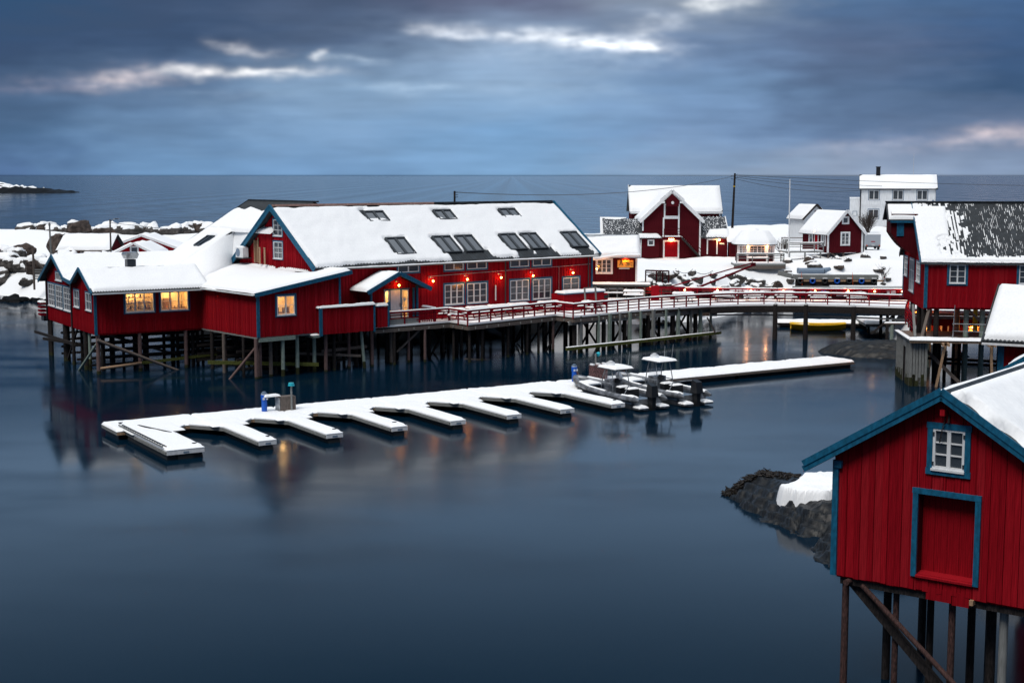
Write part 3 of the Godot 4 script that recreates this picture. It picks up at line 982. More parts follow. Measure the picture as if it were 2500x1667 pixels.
func wing():
	var t := thing("wing_house", "red waterside wing with two small blue-edged gables and lit shop windows", "building", V(-30.52, 0, -103.37), 58.0)
	var reds := [mats.red2, mats.red1, mats.red4, mats.red2, mats.red5]
	var TF := Transform3D(FRONT, Vector3.ZERO)
	var w1 := [2.28, 4.46, 4.44, 5.88]
	var w2 := [4.94, 4.46, 7.10, 5.88]
	clad(t, TF, 0.0, 8.1, 3.0, [Vector2(0, 6.2), Vector2(8.1, 6.2)], [w1, w2], 0.27, reds)
	window(t, TF, w1, 3, 1, 2, mats.blue, 0.13, true)
	window(t, TF, w2, 3, 1, 2, mats.blue, 0.13, true)
	var r1 := room(t, TF, 1.9, 4.0, 4.65, 6.1, 1.5, 1.7)
	for i in 3:
		mbox(r1, "shelf", V(3.3, 4.62 + i * 0.42, -0.9), V(2.3, 0.04, 0.5), mats.room_dark)
	for i in 20:
		var y := 4.64 + (i % 3) * 0.42
		var x := 2.35 + 0.095 * i + rng.randf() * 0.05
		var hh := rng.randf_range(0.10, 0.28)
		mtube(r1, "jar", V(x, y, -0.8), V(x, y + hh, -0.8), rng.randf_range(0.05, 0.09), 0.05, [mats.room_dark, mats.dinghy, mats.black, mats.paper][i % 4], 7)
	var r2 := room(t, TF, 4.72, 4.0, 7.4, 6.1, 1.8, 1.7)
	mbox(r2, "cupboard", V(6.0, 4.9, -1.6), V(0.6, 0.7, 0.3), mats.room_dark)
	mbox(r2, "counter", V(6.0, 4.55, -0.9), V(2.4, 0.08, 0.5), mats.room_dark)
	for i in 8:
		var x := 5.0 + 0.26 * i
		mtube(r2, "jar", V(x, 4.59, -0.8), V(x, 4.59 + rng.randf_range(0.08, 0.2), -0.8), 0.06, 0.05, mats.room_dark, 7)
	mbar(r2, "floor_lamp", V(6.8, 4.6, -0.6), V(6.8, 5.6, -0.6), 0.03, 0.03, mats.black)
	# gable ends
	var TG := Transform3D(LEFT, Vector3.ZERO)
	var gw := [[-13.05, 4.15, -11.0, 5.94], [-10.72, 4.14, -8.66, 5.94], [-8.34, 4.13, -6.28, 5.94], [-10.55, 6.32, -8.7, 6.95]]
	var sw := [[-5.36, 4.62, -3.9, 5.92], [-2.12, 4.62, -0.62, 5.92]]
	var ro := [mats.red2, mats.red1, mats.red4, mats.red2, mats.red5]
	clad(t, TG, -13.5, -6.1, 2.95, [Vector2(-13.5, 6.5), Vector2(-10.1, 8.2), Vector2(-7.0, 6.7), Vector2(-6.1, 6.68)], gw, 0.27, ro)
	clad(t, TG, -6.1, 0.0, 2.95, [Vector2(-6.1, 6.6), Vector2(-4.7, 6.55), Vector2(-2.4, 7.62), Vector2(0.0, 6.45)], sw, 0.27, ro)
	for i in 3: window(t, TG, gw[i], 1, 3, 4, mats.blue, 0.12)
	window(t, TG, gw[3], 1, 3, 1, mats.blue, 0.1)
	for h in sw: window(t, TG, h, 1, 2, 2, mats.blue, 0.1)
	mbox(t, "corner_board", V(0.06, 4.55, 0.03), V(0.2, 3.3, 0.1), mats.blue)
	mbox(t, "corner_board", V(-0.05, 4.75, -6.1), V(0.1, 3.6, 0.14), mats.black)
	mbox(t, "corner_board", V(-0.05, 4.6, -13.5), V(0.12, 3.4, 0.14), mats.black)
	mtube(t, "downpipe", V(-0.1, 2.9, -13.4), V(-0.1, 6.1, -13.4), 0.06, 0.06, mats.black)
	var sh := MB.new()
	sh.box(V(4.1, 4.7, -13.45), V(8.0, 3.4, 0.1))
	sh.box(V(8.05, 4.6, -6.8), V(0.1, 3.2, 13.2))
	sh.box(V(4.1, 2.93, -6.75), V(8.0, 0.12, 13.4))
	part(t, "rear_wall", sh, mats.red2)
	# roofs: near gable, far gable, flat valley between
	var xe := 11.0
	var L := -0.38
	var A := V(L, 6.05, 0.95)
	slab(t, "roof", A, V(8.6, 6.05, 0.95), V(8.6, 7.70, -2.4), V(L, 7.70, -2.4), 0.1, mats.tile)
	slab(t, "roof", V(8.6, 6.52, -4.75), V(L, 6.52, -4.75), V(L, 7.70, -2.41), V(8.6, 7.70, -2.41), 0.1, mats.tile)
	slab(t, "roof", V(L, 6.6, -4.75), V(xe, 6.6, -4.75), V(xe, 6.75, -7.0), V(L, 6.75, -7.0), 0.1, mats.tile)
	slab(t, "roof", V(L, 6.75, -7.0), V(xe, 6.75, -7.0), V(xe, 8.28, -10.1), V(L, 8.28, -10.1), 0.1, mats.tile)
	slab(t, "roof", V(xe, 6.05, -14.6), V(L, 6.05, -14.6), V(L, 8.28, -10.11), V(xe, 8.28, -10.11), 0.1, mats.tile)
	tiles(t, A, V(8.6, 6.05, 0.95), V(8.6, 6.35, 0.35), V(L, 6.35, 0.35), 0.2, 0.05, mats.tile)
	snow(t, A + V(0, 0.05, -0.1), V(8.6, 6.10, 0.85), V(8.6, 7.72, -2.4), V(L, 7.72, -2.4), 0.24, 0.2, [[2.2, 6.4, 3.45, 4, 0.06]], 0.0, 21)
	snow(t, V(8.6, 6.54, -4.75), V(L, 6.54, -4.75), V(L, 7.72, -2.41), V(8.6, 7.72, -2.41), 0.22, 0.2, [[2.2, 6.6, 2.4, 3, 0.06]], 0.0, 22)
	snow(t, V(L, 6.62, -4.6), V(xe, 6.62, -4.6), V(xe, 6.77, -7.1), V(L, 6.77, -7.1), 0.3, 0.3, [], 0.0, 23)
	snow(t, V(L, 6.77, -7.0), V(xe, 6.77, -7.0), V(xe, 8.3, -10.1), V(L, 8.3, -10.1), 0.24, 0.25, [], 0.0, 24)
	snow(t, V(xe, 6.07, -14.6), V(L, 6.07, -14.6), V(L, 8.3, -10.11), V(xe, 8.3, -10.11), 0.24, 0.3, [], 0.0, 25)
	for q in [[V(0, 6.0, 0.95), V(0, 7.66, -2.4), mats.blue], [V(0, 6.45, -4.8), V(0, 7.66, -2.4), mats.blue], [V(0, 6.68, -6.95), V(0, 8.24, -10.1), mats.blue], [V(0, 6.0, -14.65), V(0, 8.24, -10.1), mats.blue], [V(0, 6.46, -4.8), V(0, 6.66, -7.0), mats.blue]]:
		mbar(t, "barge_board", q[0] + V(L - 0.05, 0, 0), q[1] + V(L - 0.05, 0, 0), 0.07, 0.26, q[2])
	mbar(t, "gutter", V(L, 6.0, 1.02), V(8.0, 6.0, 1.02), 0.12, 0.09, mats.white)
	# roof fan
	var vx := 3.5
	var vt := MB.new()
	vt.box(V(vx, 7.95, -2.4), V(0.66, 0.6, 0.62))
	var vn := part(t, "roof_vent", vt, mats.metal_dark)
	var cap := MB.new()
	cap.hexa([V(vx - 0.40, 8.3, -2.0), V(vx + 0.40, 8.3, -2.0), V(vx + 0.40, 8.3, -2.8), V(vx - 0.40, 8.3, -2.8)], [V(vx - 0.52, 8.62, -1.88), V(vx + 0.52, 8.62, -1.88), V(vx + 0.52, 8.62, -2.92), V(vx - 0.52, 8.62, -2.92)])
	cap.hexa([V(vx - 0.52, 8.62, -1.88), V(vx + 0.52, 8.62, -1.88), V(vx + 0.52, 8.62, -2.92), V(vx - 0.52, 8.62, -2.92)], [V(vx - 0.43, 8.8, -1.97), V(vx + 0.43, 8.8, -1.97), V(vx + 0.43, 8.8, -2.83), V(vx - 0.43, 8.8, -2.83)])
	part(vn, "cowl", cap, mats.steel)
# ---------------------------------------------------------------- water and land
var SHORE := PackedVector2Array([Vector2(3, -139), Vector2(12, -138.5), Vector2(17, -140), Vector2(22, -146), Vector2(28, -157), Vector2(30, -161), Vector2(45, -161), Vector2(60, -146), Vector2(75, -125), Vector2(130, -118), Vector2(130, -236), Vector2(70, -250), Vector2(20, -244), Vector2(4, -226), Vector2(-12, -222), Vector2(-16, -226), Vector2(-40, -236), Vector2(-75, -238), Vector2(-140, -240), Vector2(-140, -186), Vector2(-78, -182), Vector2(-66, -176), Vector2(-56, -166), Vector2(-46, -164), Vector2(-30, -168), Vector2(-14, -160), Vector2(-6, -142)])

func shore_dist(p: Vector2) -> float:
	var d := 1e9
	for i in SHORE.size():
		d = minf(d, p.distance_to(Geometry2D.get_closest_point_to_segment(p, SHORE[i], SHORE[(i + 1) % SHORE.size()])))
	return d if Geometry2D.is_point_in_polygon(p, SHORE) else -d

func ground_y(x: float, z: float) -> float:
	var d := shore_dist(Vector2(x, z))
	var plat := 3.9
	if x > -10:
		plat = lerpf(3.9, 5.6, smoothstep(-180, -226, z)) + lerpf(0.0, 0.9, smoothstep(28, 46, x)) * smoothstep(-155, -172, z)
	else:
		plat = lerpf(2.9, 5.2, smoothstep(-205, -224, z)) + 0.8 * smoothstep(-60, -80, x)
	var n := nz.get_noise_2d(x * 9, z * 9)
	var h := clampf(d * 0.85 - 0.4, -2.2, plat + 0.5 * n)
	return h + 0.10 * nz.get_noise_2d(x * 55, z * 55)

func water():
	var k := MB.new()
	k.quad(V(-60000, 0, -60000), V(60000, 0, -60000), V(60000, 0, 300), V(-60000, 0, 300))
	structure("water", k, mats.water)

func land():
	var P := []
	var nu := 225
	var nv := 115
	for j in nv:
		for i in nu:
			var x := -140.0 + 270.0 * i / (nu - 1)
			var z := -118.0 - 136.0 * j / (nv - 1)
			P.append(V(x, ground_y(x, z), z))
	var k := MB.new()
	k.grid(P, nu, nv)
	structure("snowy_ground", k, mats.snow)
	# bare rock shelf under the warehouse
	P = []
	nu = 60
	nv = 24
	for j in nv:
		for i in nu:
			var x := 4.0 + 36.0 * i / (nu - 1)
			var z := -3.0 - 26.0 * j / (nv - 1)
			var h := lerpf(-1.6, 2.6, smoothstep(-4.0, -18.0, z + 2.5 * nz.get_noise_2d(x * 9, 7))) * smoothstep(3.0, 12.0, x) - 1.6 * (1 - smoothstep(3.0, 12.0, x))
			P.append(mw(x, h + 0.7 * nz.get_noise_2d(x * 30, z * 30), z))
	k = MB.new()
	k.grid(P, nu, nv)
	structure("rock_shelf", k, mats.stone_wet)
	rocks()
	skerry()
	islet()

func rocks():
	var r := RandomNumberGenerator.new()
	r.seed = 77
	var ms := [mats.stone, mats.stone, mats.stone, mats.stone_brown]
	# riprap below the kiosk and along the quay
	for i in 100:
		var x := r.randf_range(13, 31)
		var zs := lerpf(-139.5, -158.0, smoothstep(13, 30, x)) - r.randf_range(-1.2, 6.0)
		var s := r.randf_range(0.45, 1.15)
		var y := ground_y(x, zs)
		if y < -0.4: continue
		boulder(V(x, y + 0.28 * s, zs), V(s * 1.25, s * 0.85, s), r.randf_range(0, 360), i, ms[r.randi() % 4], "snow-capped boulder in the riprap below the kiosk railing", "riprap boulders below the kiosk", true)
	for i in 26:
		var x := r.randf_range(29, 44)
		var zs := r.randf_range(-163, -173)
		var s := r.randf_range(0.3, 0.85)
		boulder(V(x, ground_y(x, zs) + 0.15 * s, zs), V(s * 1.4, s * 0.8, s), r.randf_range(0, 360), i + 2, ms[r.randi() % 4], "dark snowy rock on the bank below the small red cottage", "rocks below the cottage", true)
	# left shore: a dark wet foot, then large blocks up to the crest
	for i in 44:
		var x := r.randf_range(-84, -50)
		var zs: float = lerpf(-181.5, -163.0, smoothstep(-80, -52, x)) + r.randf_range(-2.2, 1.2)
		var s := r.randf_range(0.7, 1.5)
		boulder(V(x, maxf(ground_y(x, zs), -0.2) + 0.1, zs), V(s * 1.1, s * 0.9, s), r.randf_range(0, 360), i, mats.stone_wet, "wet dark stone along the waterline of the left shore", "wet stones at the left waterline", false)
	for i in 78:
		var x := r.randf_range(-86, -52)
		var f := r.randf()
		var zs: float = lerpf(-185, -169, smoothstep(-80, -52, x)) - f * 16
		var s := r.randf_range(0.9, 2.3)
		boulder(V(x, ground_y(x, zs) + 0.42 * s, zs), V(s * 1.15, s * 0.85, s), r.randf_range(0, 360), i + 3, ms[r.randi() % 4], "large snow-covered block on the left shore slope", "large blocks on the left shore", true)
	for i in 32:
		var x := -78.0 + i * 1.75 + r.randf_range(-0.5, 0.5)
		var s := r.randf_range(1.1, 2.1)
		if i % 6 == 4: s *= 1.3
		boulder(V(x, 5.4 + 0.25 * s, -226 + r.randf_range(-2, 2)), V(s * 1.45, s * 0.95, s), r.randf_range(0, 360), i + 1, ms[r.randi() % 4], "snowy block on the crest of the breakwater against the sea", "blocks along the breakwater crest", true)
	boulder(V(-62.5, 5.0, -196), V(2.5, 2.6, 2.3), 20, 3, mats.stone_brown, "tall bare brown boulder on the left shore above the wing gable", "", false)
	boulder(V(-66.0, 4.2, -192), V(2.7, 2.3, 2.2), 120, 5, mats.stone_brown, "rounded bare brown boulder, lower of the two on the left shore", "", false)
	boulder(V(-68.6, 6.4, -225.0), V(2.9, 2.2, 2.0), 40, 1, mats.stone_brown, "bare brown pointed boulder on the breakwater crest left of the street lamp", "", false)
	# low stones carrying the chain
	var cs := [V(13.2, 4.0, -143.0), V(15.0, 4.05, -145.5), V(17.2, 4.05, -149.0), V(19.4, 4.1, -152.5), V(22.0, 4.1, -155.5)]
	for i in cs.size():
		boulder(V(cs[i].x, ground_y(cs[i].x, cs[i].z) + 0.3, cs[i].z), V(0.95, 0.55, 0.7), 10, i, mats.stone, "low block carrying the chain along the snowy yard", "chain blocks at the yard edge", true)
	var t := thing("chain", "slack chain slung between low stone blocks at the yard edge", "chain")
	for i in cs.size() - 1:
		var a: Vector3 = cs[i] + V(0, 0.75, 0)
		var b: Vector3 = cs[i + 1] + V(0, 0.75, 0)
		a.y = ground_y(a.x, a.z) + 0.75
		b.y = ground_y(b.x, b.z) + 0.75
		var pts := []
		for q in 9:
			var f := q / 8.0
			pts.append(a.lerp(b, f) - V(0, 0.45 * (1 - pow(2 * f - 1, 2)), 0))
		var k := MB.new()
		k.path(pts, 0.03, 4)
		part(t, "chain_span", k, mats.metal_dark)

# a craggy shore rock as a height field: strata, cracks and steep sides
var crag := FastNoiseLite.new()
func mound_y(u: float, w: float, h: float, sd: int, rough: float) -> float:
	var q := sqrt(u * u + w * w)
	var e := q + 0.26 * nz.get_noise_3d(u * 45 + sd * 31, w * 45, 5)
	var body := h * (1.0 - pow(maxf(e, 0.0), 3.4))
	var st := crag.get_noise_3d(u * 110 + w * 60 + sd * 40, w * 260 - u * 100, sd * 70)
	var cr := crag.get_noise_3d(u * 520 + sd * 90, w * 760, sd * 30)
	return body + h * rough * (0.85 * st + 0.26 * cr - 0.4) + 0.05 * h * nz.get_noise_3d(u * 700, w * 700, sd * 9)

func mound(cx: float, cz: float, lx: float, lz: float, h: float, a: float, sd: int, n := 40, rough := 0.16, lift := 0.0) -> Array:
	var P := []
	var ca := cos(deg_to_rad(a))
	var sa := sin(deg_to_rad(a))
	for j in n:
		for i in n:
			var u := (float(i) / (n - 1) * 2 - 1) * 1.25
			var w := -(float(j) / (n - 1) * 2 - 1) * 1.25
			var y := mound_y(u, w, h, sd, rough)
			if lift > 0:
				# snow lying on the flattish top, thinning to a ragged rim
				var r := sqrt(pow((u - 0.0) / 0.62, 2) + pow((w + 0.30) / 0.50, 2)) + 0.45 * nz.get_noise_2d(u * 160, w * 160 + 60)
				var inn := 1 - smoothstep(0.84, 0.97, r)
				y = lerpf(y - 0.35, maxf(y, lerpf(y, h * 0.95 - 0.30 * h * (u * u + w * w), 0.7)) + lift, inn)
			P.append(V(cx + ca * u * lx + sa * w * lz, maxf(y, -1.2), cz - sa * u * lx + ca * w * lz))
	return P

var CROP := PackedVector2Array([Vector2(9.5, -64.3), Vector2(9.75, -61.6), Vector2(10.6, -58.6), Vector2(11.3, -56.6), Vector2(12.3, -55.6), Vector2(11.4, -54.4), Vector2(11.5, -51.6), Vector2(13.5, -49.6), Vector2(22, -50), Vector2(22, -62), Vector2(16.5, -63.6), Vector2(13.2, -65.4), Vector2(11.2, -65.6)])

# the outcrop by the near boathouse: tilted beds weathered to ledges, rising inland
func outcrop_y(x: float, z: float) -> float:
	var p := Vector2(x + 0.35 * nz.get_noise_2d(x * 60, z * 60), z + 0.35 * nz.get_noise_2d(x * 60 + 500, z * 60))
	var d := 1e9
	for i in CROP.size(): d = minf(d, p.distance_to(Geometry2D.get_closest_point_to_segment(p, CROP[i], CROP[(i + 1) % CROP.size()])))
	if not Geometry2D.is_point_in_polygon(p, CROP): return -0.25 - minf(d, 1.5)
	var base := 1.75 * (1 - exp(-d * 0.62)) - 0.18 + 0.16 * nz.get_noise_2d(x * 28, z * 28)
	var bed := base * 3.2 + 0.42 * (x - 11) * 0.5 - 0.22 * (z + 58) * 0.5 + 0.7 * nz.get_noise_2d(x * 35 + 90, z * 22)
	var fr := bed - floorf(bed)
	var led := 0.30 * (smoothstep(0.45, 1.0, fr) - fr)
	var crack := maxf(0.0, crag.get_noise_2d(x * 26 + z * 11, z * 20 - x * 9) - 0.55)
	return base + led - 0.45 * crack + 0.035 * nz.get_noise_2d(x * 260, z * 260)

func skerry():
	crag.seed = 12
	crag.frequency = 0.01
	crag.fractal_type = FastNoiseLite.FRACTAL_RIDGED
	crag.fractal_octaves = 3
	for q in [[21.5, -36.0, 5.5, 6.0, 2.2, 30, 12, 90, 0.3], [31.2, -115.5, 5.6, 3.2, 1.0, -10, 21, 90, 0.3]]:
		var kk := MB.new()
		kk.grid(mound(q[0], q[1], q[2], q[3], q[4], q[5], q[6], q[7], q[8]), q[7], q[7])
		structure("shore_rock", kk, mats.stone_shore)
	var P := []
	var Q := []
	var nu := 150
	var nv := 190
	for j in nv:
		for i in nu:
			var x := 8.6 + 11.5 * i / (nu - 1)
			var z := -48.0 - 18.5 * j / (nv - 1)
			var y := outcrop_y(x, z)
			P.append(V(x, y, z))
			var r := sqrt(pow((x - 13.9) / 2.5, 2) + pow((z + 60.0 + 0.25 * (x - 13.9)) / 1.9, 2)) + 0.35 * nz.get_noise_2d(x * 45, z * 45 + 60)
			var inn := 1 - smoothstep(0.86, 0.97, r)
			Q.append(V(x, lerpf(y - 0.35, maxf(y, lerpf(y, 1.45, 0.6)) + 0.16, inn), z))
	var k := MB.new()
	k.grid(P, nu, nv)
	structure("shore_rock", k, mats.stone_shore)
	k = MB.new()
	k.grid(Q, nu, nv)
	var s := part(self, "snow_patch", k, mats.snow)
	tag(s, "white snow patch lying on the dark rock beside the near boathouse", "snow")
	# weed on the tip
	var r := RandomNumberGenerator.new()
	r.seed = 5
	k = MB.new()
	for i in 900:
		var f := r.randf()
		var x := 9.9 + f * 3.2 + r.randf_range(-0.3, 0.3)
		var z := -63.9 + f * 0.2 + r.randf_range(-1.0, 1.0) * (0.4 + 0.9 * f)
		var y := maxf(outcrop_y(x, z), 0.0) + r.randf_range(0.0, 0.12)
		var d := V(r.randf_range(-1, 1), r.randf_range(-0.3, 0.2), r.randf_range(-1, 1)).normalized()
		k.tube(V(x, y, z), V(x, y, z) + d * r.randf_range(0.15, 0.34), 0.05, 0.015, 4)
	var w := part(self, "seaweed", k, mats.seaweed)
	tag(w, "dark brown seaweed draped over the tip of the shore rock", "seaweed", "", "stuff")

func islet():
	var P := []
	var nu := 70
	var nv := 20
	for j in nv:
		for i in nu:
			var x := -560.0 + 183.0 * i / (nu - 1)
			var f := float(i) / (nu - 1)
			var w := float(j) / (nv - 1)
			var prof := 13.5 * sqrt(clampf((1 - f) * 3.0, 0, 1)) * (0.55 + 0.45 * smoothstep(0.75, 0.35, f)) + 1.6 * nz.get_noise_2d(x * 12, 3)
			var y := prof * sin(PI * w) + 0.8 * nz.get_noise_2d(x * 50, w * 400)
			P.append(V(x, y - 0.8, -1200 - w * 60))
	var k := MB.new()
	k.grid(P, nu, nv)
	structure("islet", k, mats.stone_wet)
	for q in P.size(): P[q] += V(0, 0.1 + 2.4 * nz.get_noise_2d(P[q].x * 38, P[q].z * 60) - (1.6 if P[q].y < 4.2 else 0.0), 0)
	k = MB.new()
	k.grid(P, nu, nv)
	structure("islet_snow", k, mats.snow)
# ---------------------------------------------------------------- boardwalk, bridge and piling
var BR_NEAR := [Vector3(17.6, 3, -125.5), Vector3(20.2, 3, -126.4), Vector3(22.6, 3, -126.8), Vector3(26.3, 3, -126.6), Vector3(30.0, 3, -125.7), Vector3(34.8, 3, -123.9), Vector3(42.0, 3, -121.5)]
var BR_FAR := [Vector3(12.4, 3, -133.4), Vector3(19.0, 3, -132.5), Vector3(24.6, 3, -131.6), Vector3(31.0, 3, -131.3), Vector3(37.0, 3, -131.1), Vector3(46.0, 3, -130.5)]
var EDGE := [[10.15, 0.0], [17.2, 0.2], [17.0, 2.85], [27.3, 1.55], [27.2, 3.85], [36.5, 3.4]]

func flat(a: Array) -> PackedVector2Array:
	var o := PackedVector2Array()
	for p in a: o.append(Vector2(p.x, p.z))
	return o

func boardwalk():
	var t := thing("boardwalk", "snow-covered boardwalk on piles along the warehouse front", "boardwalk")
	var pl := []
	for e in EDGE: pl.append(mw(e[0], 3, e[1]))
	pl.append(BR_NEAR[0]); pl.append(BR_FAR[0])
	pl.append(V(8.6, 3, -136.2)); pl.append(mw(35.5, 3, -9.0)); pl.append(mw(35.0, 3, -2.3)); pl.append(mw(14.6, 3, -2.3)); pl.append(mw(10.15, 3, -2.3))
	var k := MB.new()
	k.plate(flat(pl), 2.78, 2.96)
	part(t, "planking", k, mats.timber_dark)
	k = MB.new()
	var ins := Geometry2D.offset_polygon(flat(pl), -0.03)
	k.plate(ins[0], 2.965, 3.10)
	part(t, "deck_snow", k, mats.snow)
	for i in EDGE.size() - 1:
		var p := mw(EDGE[i][0], 2.70, EDGE[i][1])
		var q := mw(EDGE[i + 1][0], 2.70, EDGE[i + 1][1])
		mbar(t, "edge_beam", p - (q - p).normalized() * 0.0, q, 0.12, 0.26, mats.timber)
		var n := int((q - p).length() / 1.25)
		var o := (q - p).cross(Vector3.UP).normalized()
		for c in n:
			mbox(t, "joist_end", p.lerp(q, (c + 0.5) / n) + o * 0.12 + V(0, 0.02, 0), V(0.09, 0.16, 0.09), mats.timber_grey)
	var rp := []
	for e in EDGE: rp.append(mw(e[0], 3.05, e[1] - 0.12))
	rp.append(BR_NEAR[0] + V(0, 0.05, -0.1))
	railing("deck_railing", "dark red railing with snowy top rail along the boardwalk edge", rp, 1.35, mats.rail_red)
	# the footbridge
	var b := thing("footbridge", "curved snow-covered footbridge on dark posts leading to the right", "bridge")
	var pb := BR_NEAR.duplicate()
	var rev := BR_FAR.duplicate()
	rev.reverse()
	pb.append_array(rev)
	k = MB.new()
	k.plate(flat(pb), 2.74, 2.95)
	part(b, "bridge_deck", k, mats.timber_dark)
	k = MB.new()
	k.plate(Geometry2D.offset_polygon(flat(pb), -0.03)[0], 2.955, 3.09)
	part(b, "deck_snow", k, mats.snow)
	for i in BR_NEAR.size() - 1:
		mbar(b, "side_beam", BR_NEAR[i] + V(0, -0.42, 0), BR_NEAR[i + 1] + V(0, -0.42, 0), 0.22, 0.42, mats.timber_dark)
		mbar(b, "lower_beam", BR_NEAR[i] + V(0, -0.80 - 0.05 * i, -0.3), BR_NEAR[i + 1] + V(0, -0.80 - 0.05 * (i + 1), -0.3), 0.12, 0.14, mats.timber_grey)
	var posts := [V(23.44, 3.15, -125.9), V(26.16, 3.12, -125.9), V(30.17, 3.05, -124.9)]
	for p in posts:
		mtube(b, "post", V(p.x, -1.5, p.z), p, 0.24, 0.19, mats.timber_dark, 10)
		var c := MB.new()
		c.tube(p, p + V(0, 0.16, 0), 0.2, 0.05, 10)
		part(b, "post_snow", c, mats.snow)
	for q in [[33.2, -125.0], [34.4, -127.5], [35.6, -124.2], [36.8, -126.5], [33.8, -129.5], [38.4, -123.5]]:
		mtube(b, "post", V(q[0], -0.5, q[1]), V(q[0], 2.8, q[1]), 0.16, 0.14, mats.timber_dark, 8)
	mbar(b, "brace", V(31.8, 0.6, -125.0), V(34.2, 2.7, -125.0), 0.14, 0.14, mats.timber_dark)
	mbar(b, "brace", V(35.4, 0.6, -124.4), V(36.6, 2.7, -124.4), 0.14, 0.14, mats.timber_dark)
	mbar(b, "brace", V(35.9, 2.7, -126.0), V(37.2, 0.7, -126.0), 0.14, 0.14, mats.timber_dark)
	var near := []
	for p in BR_NEAR: near.append(p + V(0, 0.05, -0.12))
	railing("bridge_railing", "near red railing along the curved footbridge", near, 1.9, mats.rail_red, 1.02, 4, true)
	var far := []
	for p in BR_FAR: far.append(p + V(0, 0.05, 0.12))
	far.push_front(V(8.7, 3.05, -136.0))
	railing("bridge_railing", "far red railing hung with bulbs behind the picnic tables", far, 1.9, mats.rail_red, 1.02, 3, true)
	# tables
	var k1 := [[18.0, -0.4, "picnic table nearest the porch, heaped with snow"], [20.6, -0.6, "second picnic table from the porch, under the first wide windows"], [22.9, -0.7, "third picnic table from the porch, under the paired windows"], [25.0, -0.7, "fourth picnic table from the porch, by the white vent pipe"], [28.3, -0.6, "fifth picnic table, beside the bar counter"]]
	for q in k1: picnic_table(mw(q[0], 3.09, q[1]), MA + 4, q[2], mats.rail_red)
	picnic_table(V(9.6, 3.09, -134.0), 95, "grey picnic table below the lit sign shed", mats.timber_dark)
	picnic_table(V(11.3, 3.09, -131.6), 97, "dark picnic table with snowy benches at the terrace corner", mats.timber_dark)
	picnic_table(mw(31.0, 3.09, 1.9), MA + 92, "red picnic table by the bar counter near the railing", mats.rail_red)
	picnic_table(V(15.6, 3.09, -129.0), 80, "dark picnic table at the start of the bridge", mats.timber_dark)
	var bt := [[19.4, -129.6], [22.2, -129.6], [25.0, -129.3], [28.0, -129.0], [31.2, -128.6]]
	var ord := ["first", "second", "third", "fourth", "fifth"]
	for i in 5: picnic_table(V(bt[i][0], 3.09, bt[i][1]), 91, "%s picnic table on the footbridge, counted from the warehouse" % ord[i], mats.dark_red)
	var bl := [[9.43, -135.4], [11.26, -134.1], [13.15, -133.1], [16.14, -132.7], [19.13, -132.3], [22.17, -131.8], [25.12, -131.4], [28.03, -131.3], [31.06, -131.2], [33.49, -131.1], [36.0, -131.0]]
	var on := ["first", "second", "third", "fourth", "fifth", "sixth", "seventh", "eighth", "ninth", "tenth", "last"]
	for i in bl.size(): string_bulb(V(bl[i][0], 3.92, bl[i][1] + 0.3), "%s glowing bulb on the far railing, counted from the sign shed" % on[i])
	piling()
	furniture()

